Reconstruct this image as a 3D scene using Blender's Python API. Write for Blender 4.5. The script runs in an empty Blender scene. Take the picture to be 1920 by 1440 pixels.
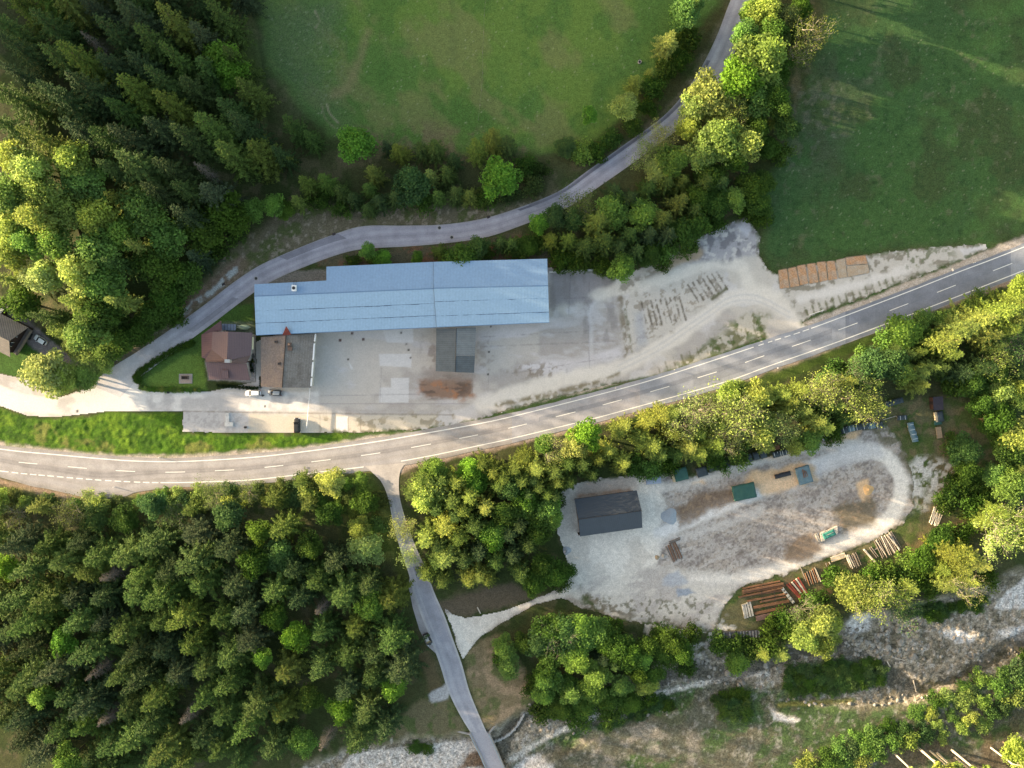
import bpy, bmesh, math, random
import numpy as np
from mathutils import Vector, Matrix
from mathutils.geometry import tessellate_polygon

# ------------------------------------------------------------------ camera, sky, sun, exposure
SC = bpy.context.scene
COL = SC.collection
S = 0.16            # metres per photo pixel on the ground
H = 220.0           # flying height of the drone
cam_data = bpy.data.cameras.new('camera')
cam_data.sensor_width = 36.0
cam_data.lens = 36.0 * H / (1920 * S)
cam_data.clip_start = 1.0
cam_data.clip_end = 8000.0
cam = bpy.data.objects.new('camera', cam_data)
cam.location = (0, 0, H)
COL.objects.link(cam)
SC.camera = cam

SUN_EL = math.radians(8.2)
SUN_DIR = Vector((-math.cos(math.radians(15)), math.sin(math.radians(15)), 0))   # towards the sun, on the ground
world = bpy.data.worlds.new('World')
SC.world = world
world.use_nodes = True
wn = world.node_tree.nodes
sky = wn.new('ShaderNodeTexSky')
sky.sky_type = 'NISHITA'
sky.sun_disc = False
sky.dust_density = 2.5
sky.sun_elevation = SUN_EL
sky.sun_rotation = math.atan2(SUN_DIR.x, SUN_DIR.y)
world.node_tree.links.new(sky.outputs[0], wn['Background'].inputs[0])
wn['Background'].inputs[1].default_value = 0.15
sun_data = bpy.data.lights.new('sun', 'SUN')
sun_data.energy = 5.0
sun_data.angle = math.radians(0.5)
sun_data.color = (1.0, 0.86, 0.66)
sun = bpy.data.objects.new('sun', sun_data)
sd = Vector((SUN_DIR.x * math.cos(SUN_EL), SUN_DIR.y * math.cos(SUN_EL), math.sin(SUN_EL)))
sun.rotation_euler = sd.to_track_quat('Z', 'Y').to_euler()
sun.location = sd * 300
COL.objects.link(sun)
SC.view_settings.view_transform = 'Standard'
SC.view_settings.look = 'None'
SC.view_settings.exposure = 2.2
SC.view_settings.use_white_balance = True
SC.view_settings.white_balance_temperature = 7750
SC.view_settings.gamma = 1.0
SC.cycles.max_bounces = 6
SC.cycles.diffuse_bounces = 4
SC.cycles.transmission_bounces = 4
SC.cycles.transparent_max_bounces = 6
SC.cycles.use_denoising = True

RNG = random.Random(7)

# ------------------------------------------------------------------ numpy noise and masks
def lin(r, g, b):
    c = np.array([r, g, b], float) / 255.0
    return np.where(c <= 0.04045, c / 12.92, ((c + 0.055) / 1.055) ** 2.4)

def hsh(ix, iy, seed):
    n = (ix.astype(np.int64) * 374761393 + iy.astype(np.int64) * 668265263 + seed * 1442695041) & 0x7fffffff
    n = ((n ^ (n >> 13)) * 1274126177) & 0x7fffffff
    n = (n ^ (n >> 16)) & 0x7fffffff
    return (n % 65521) / 65521.0

def vnoise(x, y, seed=0):
    ix = np.floor(x); iy = np.floor(y)
    fx = x - ix; fy = y - iy
    fx = fx * fx * (3 - 2 * fx); fy = fy * fy * (3 - 2 * fy)
    a = hsh(ix, iy, seed); b = hsh(ix + 1, iy, seed)
    c = hsh(ix, iy + 1, seed); d = hsh(ix + 1, iy + 1, seed)
    return (a * (1 - fx) + b * fx) * (1 - fy) + (c * (1 - fx) + d * fx) * fy

def fbm(x, y, scale, octs=4, seed=0, gain=0.55):
    s = 0; amp = 1; tot = 0
    for o in range(octs):
        s = s + amp * vnoise(x / scale * 2 ** o + 17.3 * o, y / scale * 2 ** o - 9.1 * o, seed + o * 11)
        tot += amp; amp *= gain
    return s / tot

def sstep(a, b, x):
    t = np.clip((x - a) / (b - a), 0, 1)
    return t * t * (3 - 2 * t)

def seg_dist(px, py, a, b):
    ax, ay = a; bx, by = b
    dx, dy = bx - ax, by - ay
    L = dx * dx + dy * dy + 1e-9
    t = np.clip(((px - ax) * dx + (py - ay) * dy) / L, 0, 1)
    return np.hypot(px - ax - t * dx, py - ay - t * dy)

def poly_sd(px, py, poly):
    """signed distance, negative inside"""
    d = np.full(px.shape, 1e9); inside = np.zeros(px.shape, bool)
    n = len(poly)
    for i in range(n):
        a = poly[i]; b = poly[(i + 1) % n]
        d = np.minimum(d, seg_dist(px, py, a, b))
        if a[1] != b[1]:
            c = (a[1] > py) != (b[1] > py)
            xx = (b[0] - a[0]) * (py - a[1]) / (b[1] - a[1]) + a[0]
            inside ^= c & (px < xx)
    return np.where(inside, -d, d)

def in_poly(x, y, poly):
    return bool(poly_sd(np.array([float(x)]), np.array([float(y)]), poly)[0] < 0)

def spline(pts, n=6):
    """Catmull-Rom through the points (any dimension)."""
    P = [Vector(p) for p in pts]
    out = []
    for i in range(len(P) - 1):
        p0 = P[max(i - 1, 0)]; p1 = P[i]; p2 = P[i + 1]; p3 = P[min(i + 2, len(P) - 1)]
        for k in range(n):
            t = k / n
            out.append(0.5 * ((2 * p1) + (p2 - p0) * t + (2 * p0 - 5 * p1 + 4 * p2 - p3) * t * t + (3 * p1 - p0 - 3 * p2 + p3) * t ** 3))
    out.append(P[-1])
    return [tuple(v) for v in out]

# ------------------------------------------------------------------ relief
FOREST_HILL = [(-2500, -3500), (330, -3500), (400, -600), (470, 0), (500, 180), (500, 330), (430, 420), (360, 480), (300, 570), (200, 650), (130, 610), (60, 560), (-60, 530), (-2500, -100)]
STREAM = spline([(2300, 1090), (2050, 1160), (1900, 1215), (1820, 1275), (1735, 1300), (1640, 1250), (1560, 1210), (1460, 1235), (1370, 1265), (1280, 1262), (1180, 1295), (1080, 1330), (1010, 1330), (960, 1370), (925, 1440), (880, 1540)], 5)
BED = [(2400, 1020), (1900, 1075), (1740, 1130), (1600, 1165), (1500, 1210), (1340, 1215), (1300, 1240), (1240, 1250), (1010, 1320), (930, 1365), (905, 1372), (860, 1375), (760, 1385), (650, 1405), (560, 1440), (300, 1700), (700, 1900), (1000, 1440), (1150, 1370), (1300, 1320), (1480, 1330), (1700, 1330), (1830, 1280), (1930, 1240), (2400, 1200)]

def height_w(x, y):
    """terrain height at world x, y (numpy arrays)"""
    px = 960 + x / S; py = 720 - y / S
    d = poly_sd(px, py, FOREST_HILL)
    z = np.where(d < 0, 0.5 * (1 - np.exp(d / 25)) + np.minimum(-d * S, 1e4) * 0.36, 0)
    z = np.minimum(z, 18 + 0.16 * np.maximum(-d * S, 0))
    # unseen valley wall west of the forest, added and shaped to shade meadow and yard
    v = y - (72 - 0.268 * (x + 154))
    z = np.maximum(z, (54 + 12 * sstep(58, 42, v)) * sstep(-150, -265, x) * sstep(-6, 22, v))
    z = np.minimum(z, 90)
    b = poly_sd(px, py, BED)
    z = z - 1.7 * sstep(8, -14, b)
    st = np.full(np.shape(px), 1e9)
    near = (py > 1000) & (py < 1700) & (px > 700)
    if np.any(near):
        q = np.full(np.count_nonzero(near), 1e9)
        for i in range(len(STREAM) - 1):
            q = np.minimum(q, seg_dist(px[near], py[near], STREAM[i], STREAM[i + 1]))
        st[near] = q
    z = z - 0.45 * sstep(24, 8, st)
    return z

def hz(x, y):
    return float(height_w(np.array([float(x)]), np.array([float(y)]))[0])

def at(px, py, z=0.0):
    """photo pixel + height above datum -> world point"""
    k = S * (1 - z / H)
    return Vector(((px - 960) * k, (720 - py) * k, z))

def on_ground(px, py, up=0.0):
    """foot point whose point 'up' metres above the ground shows at this pixel"""
    z = 0.0
    for _ in range(6):
        v = at(px, py, z + up)
        z = hz(v.x, v.y)
    v = at(px, py, z + up)
    return Vector((v.x, v.y, z))

# ------------------------------------------------------------------ objects, tags, meshes
def tag(o, label=None, cat=None, group=None, kind=None):
    if label: o['label'] = label
    if cat: o['category'] = cat
    if group: o['group'] = group
    if kind or cat: o['kind'] = kind or 'thing'
    return o

def link(name, mesh, parent=None):
    o = bpy.data.objects.new(name, mesh)
    COL.objects.link(o)
    if parent is not None:
        o.parent = parent
    return o

def empty(name, loc, rz=0.0, label=None, cat=None, group=None):
    o = bpy.data.objects.new(name, None)
    o.location = loc
    o.rotation_euler = (0, 0, rz)
    o.empty_display_size = 0.3
    COL.objects.link(o)
    return tag(o, label, cat, group)

class MB:
    """collects shapes and links them as ONE mesh"""
    def __init__(self):
        self.v = []; self.f = []; self.m = []
    def add(self, vs, fs, m=0):
        o = len(self.v)
        self.v += [tuple(v) for v in vs]
        self.f += [tuple(i + o for i in f) for f in fs]
        self.m += [m] * len(fs)
        return self
    def box(self, c, s, rz=0.0, m=0, top=1.0):
        cx, cy, cz = c; sx, sy, sz = s[0] / 2, s[1] / 2, s[2] / 2
        ca, sa = math.cos(rz), math.sin(rz)
        vs = []
        for z, k in ((-sz, 1.0), (sz, top)):
            for x, y in ((-sx, -sy), (sx, -sy), (sx, sy), (-sx, sy)):
                x *= k; y *= k
                vs.append((cx + x * ca - y * sa, cy + x * sa + y * ca, cz + z))
        return self.add(vs, [(3, 2, 1, 0), (4, 5, 6, 7), (0, 1, 5, 4), (1, 2, 6, 5), (2, 3, 7, 6), (3, 0, 4, 7)], m)
    def prism(self, top, down, m=0, msides=None):
        """solid from a polygon of 3-D points, extruded straight down by 'down' (number) or to height list"""
        n = len(top)
        bot = [(p[0], p[1], p[2] - down) for p in top]
        a = sum(top[i][0] * top[(i + 1) % n][1] - top[(i + 1) % n][0] * top[i][1] for i in range(n))
        if a < 0:
            top = list(reversed(top)); bot = list(reversed(bot))
        ms = m if msides is None else msides
        if n <= 4:
            self.add(top, [tuple(range(n))], m); self.add(bot, [tuple(reversed(range(n)))], ms)
        else:
            tris = tessellate_polygon([[Vector((p[0], p[1], 0)) for p in top]])
            up = []
            for t in tris:
                A, B, C = (top[i] for i in t)
                cr = (B[0] - A[0]) * (C[1] - A[1]) - (B[1] - A[1]) * (C[0] - A[0])
                up.append(t if cr > 0 else (t[0], t[2], t[1]))
            self.add(top, up, m); self.add(bot, [tuple(reversed(t)) for t in up], ms)
        vs = list(top) + list(bot)
        self.add(vs, [(i + n, (i + 1) % n + n, (i + 1) % n, i) for i in range(n)], ms)
        return self
    def wall(self, foot, z0, z1, m=0):
        return self.prism([(p[0], p[1], z1) for p in foot], z1 - z0, m)
    def tube(self, p, q, r0, r1=None, n=8, m=0):
        p = Vector(p); q = Vector(q); r1 = r0 if r1 is None else r1
        d = (q - p)
        if d.length < 1e-6: return self
        d.normalize()
        u = d.orthogonal().normalized(); w = d.cross(u)
        vs = []
        for c, r in ((p, r0), (q, r1)):
            for i in range(n):
                a = 2 * math.pi * i / n
                vs.append(c + (u * math.cos(a) + w * math.sin(a)) * r)
        fs = [(i, (i + 1) % n, (i + 1) % n + n, i + n) for i in range(n)]
        fs += [tuple(reversed(range(n))), tuple(range(n, 2 * n))]
        return self.add(vs, fs, m)
    def path(self, pts, r0, r1=None, n=6, m=0):
        r1 = r0 if r1 is None else r1
        k = len(pts) - 1
        for i in range(k):
            self.tube(pts[i], pts[i + 1], r0 + (r1 - r0) * i / k, r0 + (r1 - r0) * (i + 1) / k, n, m)
        return self
    def lathe(self, prof, c=(0, 0, 0), n=16, m=0):
        vs = []
        for r, z in prof:
            for i in range(n):
                a = 2 * math.pi * i / n
                vs.append((c[0] + r * math.cos(a), c[1] + r * math.sin(a), c[2] + z))
        fs = []
        for j in range(len(prof) - 1):
            for i in range(n):
                fs.append((j * n + i, j * n + (i + 1) % n, (j + 1) * n + (i + 1) % n, (j + 1) * n + i))
        fs += [tuple(reversed(range(n))), tuple(range((len(prof) - 1) * n, len(prof) * n))]
        return self.add(vs, fs, m)
    def mesh(self, name, mats, smooth=False):
        me = bpy.data.meshes.new(name)
        me.from_pydata(self.v, [], self.f)
        for mm in (mats if isinstance(mats, (list, tuple)) else [mats]):
            me.materials.append(mm)
        me.polygons.foreach_set('material_index', self.m)
        if smooth:
            me.polygons.foreach_set('use_smooth', [True] * len(self.f))
        me.update()
        return me
    def build(self, name, mats, parent=None, smooth=False, inv=None):
        if inv is not None:
            self.v = [tuple(inv @ Vector(v)) for v in self.v]
        return link(name, self.mesh(name, mats, smooth), parent)

def local(root):
    """matrix that takes world points to the children's space of an Empty"""
    return (Matrix.Translation(root.location) @ root.rotation_euler.to_matrix().to_4x4()).inverted()

# ------------------------------------------------------------------ materials
def nt(name):
    m = bpy.data.materials.new(name)
    m.use_nodes = True
    t = m.node_tree
    return m, t, t.nodes['Principled BSDF'], t.nodes['Material Output']

def mixrgb(t, typ, fac, a, b):
    n = t.nodes.new('ShaderNodeMix'); n.data_type = 'RGBA'; n.blend_type = typ
    for k, v in ((0, fac), (6, a), (7, b)):
        if isinstance(v, bpy.types.NodeSocket):
            t.links.new(v, n.inputs[k])
        else:
            n.inputs[k].default_value = v if k == 0 else (*v[:3], 1.0)
    return n.outputs[2]

def noise_node(t, scale, detail=4, rough=0.6, vec=None, dist=0.0):
    n = t.nodes.new('ShaderNodeTexNoise')
    n.inputs['Scale'].default_value = scale
    n.inputs['Detail'].default_value = detail
    n.inputs['Roughness'].default_value = rough
    n.inputs['Distortion'].default_value = dist
    if vec is not None: t.links.new(vec, n.inputs['Vector'])
    return n

def ramp(t, fac, a, b, lo=0.0, hi=1.0):
    n = t.nodes.new('ShaderNodeMapRange')
    n.inputs['From Min'].default_value = a; n.inputs['From Max'].default_value = b
    n.inputs['To Min'].default_value = lo; n.inputs['To Max'].default_value = hi
    t.links.new(fac, n.inputs['Value'])
    return n.outputs[0]

def bump(t, height, strength, distance, bsdf):
    b = t.nodes.new('ShaderNodeBump')
    b.inputs['Strength'].default_value = strength; b.inputs['Distance'].default_value = distance
    t.links.new(height, b.inputs['Height']); t.links.new(b.outputs[0], bsdf.inputs['Normal'])

def objvec(t, out='Object'):
    return t.nodes.new('ShaderNodeTexCoord').outputs[out]

def M(name, col, rough=0.8, var=0.35, scale=1.5, bmp=0.0, metal=0.0, spec=0.3, col2=None, ribs=None, rand=0.0, objcol=False):
    """general procedural material: colour broken up by two noises, optional ribs (direction, spacing, depth)"""
    m, t, b, o = nt(name)
    vec = objvec(t)
    c = tuple(lin(*col)); c2 = tuple(lin(*col2)) if col2 else tuple(np.array(c) * 0.55)
    n1 = noise_node(t, scale, 6, 0.65, vec); n2 = noise_node(t, scale * 7, 3, 0.6, vec)
    f = ramp(t, n1.outputs['Fac'], 0.42, 0.68, 0, min(1, var * 1.6))
    out = mixrgb(t, 'MIX', f, c, c2)
    g = ramp(t, n2.outputs['Fac'], 0.3, 0.7, 1 - var * 0.5, 1 + var * 0.35)
    cc = t.nodes.new('ShaderNodeCombineXYZ')
    for i in range(3): t.links.new(g, cc.inputs[i])
    out = mixrgb(t, 'MULTIPLY', 1.0, out, cc.outputs[0])
    if rand or objcol:
        oi = t.nodes.new('ShaderNodeObjectInfo')
        if objcol:
            out = mixrgb(t, 'MULTIPLY', 1.0, out, oi.outputs['Color'])
        if rand:
            r = ramp(t, oi.outputs['Random'], 0, 1, 1 - rand, 1 + rand)
            c3 = t.nodes.new('ShaderNodeCombineXYZ')
            for i in range(3): t.links.new(r, c3.inputs[i])
            out = mixrgb(t, 'MULTIPLY', 1.0, out, c3.outputs[0])
    h = n2.outputs['Fac']
    if ribs:
        ang, sp, dep = ribs[:3]
        mp = t.nodes.new('ShaderNodeMapping'); mp.inputs['Rotation'].default_value = (0, 0, ang)
        t.links.new(vec, mp.inputs['Vector'])
        w = t.nodes.new('ShaderNodeTexWave'); w.wave_type = 'BANDS'; w.bands_direction = 'X'; w.wave_profile = 'SIN'
        w.inputs['Scale'].default_value = 2 * math.pi / 20.0 / sp
        t.links.new(mp.outputs[0], w.inputs['Vector'])
        r = ramp(t, w.outputs['Fac'], 0.75, 1.0, 1.0, 1 - dep)
        c3 = t.nodes.new('ShaderNodeCombineXYZ')
        for i in range(3): t.links.new(r, c3.inputs[i])
        out = mixrgb(t, 'MULTIPLY', 1.0, out, c3.outputs[0])
        if len(ribs) > 3:
            bump(t, w.outputs['Fac'], 0.5, ribs[3], b)
    elif bmp:
        bump(t, h, 0.6, bmp, b)
    t.links.new(out, b.inputs['Base Color'])
    b.inputs['Roughness'].default_value = rough
    b.inputs['Metallic'].default_value = metal
    b.inputs['Specular IOR Level'].default_value = spec
    return m

def ground_mat(name, fine, coarse, amount, bmp, rough=0.95):
    """the colour of the ground is laid down per vertex (what grows or lies where); the node noise breaks it up finely"""
    m, t, b, o = nt(name)
    at_ = t.nodes.new('ShaderNodeVertexColor'); at_.layer_name = 'Col'
    vec = objvec(t)
    n1 = noise_node(t, fine, 5, 0.7, vec); n2 = noise_node(t, coarse, 4, 0.6, vec)
    g = ramp(t, n1.outputs['Fac'], 0.3, 0.7, 1 - amount, 1 + amount)
    g2 = ramp(t, n2.outputs['Fac'], 0.3, 0.7, 1 - amount * 0.4, 1 + amount * 0.4)
    mm = t.nodes.new('ShaderNodeMath'); mm.operation = 'MULTIPLY'
    t.links.new(g, mm.inputs[0]); t.links.new(g2, mm.inputs[1])
    cc = t.nodes.new('ShaderNodeCombineXYZ')
    for i in range(3): t.links.new(mm.outputs[0], cc.inputs[i])
    out = mixrgb(t, 'MULTIPLY', 1.0, at_.outputs['Color'], cc.outputs[0])
    # loose stones where the ground is stony
    sa = t.nodes.new('ShaderNodeAttribute'); sa.attribute_name = 'stone'; sa.attribute_type = 'GEOMETRY'
    for sc_, amt in ((2.6, .36), (1.3, .2)):
        vo = t.nodes.new('ShaderNodeTexVoronoi'); vo.inputs['Scale'].default_value = sc_; t.links.new(vec, vo.inputs['Vector'])
        sp = t.nodes.new('ShaderNodeSeparateColor'); t.links.new(vo.outputs['Color'], sp.inputs[0])
        rv = ramp(t, sp.outputs[0], 0, 1, 1 - amt, 1 + amt)
        c4 = t.nodes.new('ShaderNodeCombineXYZ')
        for i in range(3): t.links.new(rv, c4.inputs[i])
        out = mixrgb(t, 'MULTIPLY', sa.outputs['Fac'], out, c4.outputs[0])
    t.links.new(out, b.inputs['Base Color'])
    b.inputs['Roughness'].default_value = rough
    b.inputs['Specular IOR Level'].default_value = 0.15
    if bmp: bump(t, n1.outputs['Fac'], 0.7, bmp, b)
    return m

def leaf_mat(name, trans=0.35, spread=0.28):
    """foliage: object colour x per-leaf tint; part of the light comes through the leaf"""
    m, t, b, o = nt(name)
    oi = t.nodes.new('ShaderNodeObjectInfo')
    a = t.nodes.new('ShaderNodeAttribute'); a.attribute_name = 'tint'; a.attribute_type = 'GEOMETRY'
    g = ramp(t, a.outputs['Fac'], 0, 1, 1 - spread * 1.5, 1 + spread * 1.5)
    cc = t.nodes.new('ShaderNodeCombineXYZ')
    t.links.new(g, cc.inputs[0]); t.links.new(g, cc.inputs[1])
    t.links.new(ramp(t, a.outputs['Fac'], 0, 1, 1 - spread, 1 + spread * 0.6), cc.inputs[2])
    out = mixrgb(t, 'MULTIPLY', 1.0, oi.outputs['Color'], cc.outputs[0])
    t.links.new(out, b.inputs['Base Color'])
    b.inputs['Roughness'].default_value = 0.75
    b.inputs['Specular IOR Level'].default_value = 0.08
    tr = t.nodes.new('ShaderNodeBsdfTranslucent')
    t.links.new(out, tr.inputs['Color'])
    mx = t.nodes.new('ShaderNodeMixShader'); mx.inputs[0].default_value = trans
    t.links.new(b.outputs[0], mx.inputs[1]); t.links.new(tr.outputs[0], mx.inputs[2])
    t.links.new(mx.outputs[0], o.inputs['Surface'])
    return m

def water_mat(name, deep, clear):
    m, t, b, o = nt(name)
    b.inputs['Base Color'].default_value = (*lin(*deep), 1)
    b.inputs['Roughness'].default_value = 0.08
    b.inputs['Specular IOR Level'].default_value = 0.5
    n = noise_node(t, 1.2, 4, 0.6, objvec(t))
    bump(t, n.outputs['Fac'], 0.25, 0.05, b)
    tr = t.nodes.new('ShaderNodeBsdfTransparent')
    mx = t.nodes.new('ShaderNodeMixShader'); mx.inputs[0].default_value = clear
    t.links.new(b.outputs[0], mx.inputs[1]); t.links.new(tr.outputs[0], mx.inputs[2])
    t.links.new(mx.outputs[0], o.inputs['Surface'])
    return m

# ------------------------------------------------------------------ what covers the ground, laid out as a map
class Paint:
    def __init__(self, px, py):
        self.x = px; self.y = py
        self.c = np.zeros(px.shape + (3,)); self.s = np.zeros(px.shape); self.sharp = 1.0
    def sel(self, pts, mar):
        xs = [p[0] for p in pts]; ys = [p[1] for p in pts]
        return np.nonzero((self.x > min(xs) - mar) & (self.x < max(xs) + mar) & (self.y > min(ys) - mar) & (self.y < max(ys) + mar))[0]
    def blend(self, i, rgb, w):
        self.c[i] = self.c[i] * (1 - w[:, None]) + lin(*rgb) * w[:, None]
    def base(self, rgb): self.c[:] = lin(*rgb)
    def mottle(self, pts, rgb, scale, lo, hi, op=1.0, seed=1, soft=12, warp=14, octs=4, stretch=None):
        """second colour in patches inside a polygon (None: everywhere)"""
        if pts is None:
            i = np.arange(len(self.x)); m = 1.0
        else:
            i = self.sel(pts, soft + warp)
            if len(i) == 0: return
            m = self.inside(i, pts, soft, warp, seed)
        x = self.x[i]; y = self.y[i]
        if stretch:
            a, k = stretch
            u = x * math.cos(a) + y * math.sin(a); v = -x * math.sin(a) + y * math.cos(a)
            x, y = u / k, v
        n = fbm(x, y, scale, octs, seed)
        mid, hw = (lo + hi) / 2, (hi - lo) / 2 * self.sharp
        self.blend(i, rgb, sstep(mid - hw, mid + hw, n) * m * op)
    def inside(self, i, pts, soft, warp, seed):
        x = self.x[i]; y = self.y[i]
        d = poly_sd(x, y, pts)
        if warp:
            d = d + (fbm(x, y, max(warp * 2.2, 6), 4, seed + 50) - 0.5) * 2 * warp
        return sstep(soft, -soft, d)
    def area(self, pts, rgb, soft=4, warp=6, op=1.0, seed=1):
        i = self.sel(pts, soft + warp + 2)
        if len(i) == 0: return
        self.blend(i, rgb, self.inside(i, pts, soft, warp, seed) * op)
    def stroke(self, pts, rgb, w, soft=3, warp=2, op=1.0, seed=1, breakup=0.0):
        i = self.sel(pts, w + soft + warp + 2)
        if len(i) == 0: return
        x = self.x[i]; y = self.y[i]
        d = np.full(len(i), 1e9)
        for a, b in zip(pts[:-1], pts[1:]):
            d = np.minimum(d, seg_dist(x, y, a, b))
        if warp: d = d + (fbm(x, y, max(warp * 3, 5), 3, seed + 50) - 0.5) * 2 * warp
        m = sstep(w + soft, w - soft, d) * op
        if breakup: m = m * sstep(breakup - 0.12, breakup + 0.12, fbm(x, y, 9, 3, seed + 80))
        self.blend(i, rgb, m)

YARD = [(0, 700), (60, 712), (110, 745), (160, 728), (195, 705), (236, 684), (262, 700), (258, 715), (268, 729), (285, 734), (388, 734), (480, 715), (480, 640), (590, 600), (1028, 500), (1110, 506), (1150, 522), (1240, 484), (1275, 455), (1330, 436), (1398, 404), (1412, 420), (1428, 444), (1424, 475), (1440, 505), (1462, 512), (1530, 494), (1630, 476), (1700, 466), (1850, 456), (1852, 468), (1800, 490), (1700, 528), (1600, 566), (1530, 590), (1506, 605), (1536, 618), (1440, 655), (1432, 632), (1330, 676), (1230, 712), (1140, 722), (1020, 752), (950, 770), (900, 788), (840, 802), (760, 808), (690, 812), (600, 812), (466, 812), (342, 811), (342, 772), (205, 772), (150, 778), (100, 783), (50, 780), (0, 762), (-300, 700), (-300, 640)]
LOG_YARD = [(1040, 930), (1075, 905), (1130, 893), (1190, 890), (1250, 884), (1300, 890), (1380, 868), (1450, 850), (1540, 822), (1600, 806), (1660, 795), (1680, 812), (1700, 850), (1715, 900), (1715, 950), (1690, 985), (1640, 1015), (1560, 1045), (1480, 1075), (1400, 1100), (1370, 1120), (1350, 1160), (1340, 1185), (1300, 1185), (1240, 1170), (1180, 1168), (1120, 1150), (1050, 1122), (1000, 1136), (935, 1172), (895, 1200), (868, 1240), (858, 1215), (844, 1170), (832, 1138), (848, 1150), (872, 1158), (925, 1150), (990, 1128), (1056, 1098), (1070, 1075), (1062, 1040), (1044, 1000)]
MEADOW_N = [(495, -300), (1345, -300), (1345, 0), (1310, 85), (1250, 165), (1190, 215), (1110, 262), (1020, 280), (900, 285), (700, 262), (620, 255), (560, 195), (500, 120), (490, 40)]
MEADOW_E = [(1560, -400), (2600, -400), (2600, 300), (2050, 400), (1850, 452), (1700, 464), (1600, 476), (1500, 492), (1448, 506), (1432, 470), (1436, 430), (1420, 370), (1470, 290), (1500, 200), (1545, 80)]
VERGE_S = [(-300, 790), (0, 766), (50, 784), (100, 788), (155, 782), (205, 776), (340, 776), (340, 814), (470, 816), (600, 816), (660, 812), (620, 828), (560, 838), (480, 842), (430, 846), (340, 852), (220, 852), (120, 843), (0, 828), (-300, 790)]

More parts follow.
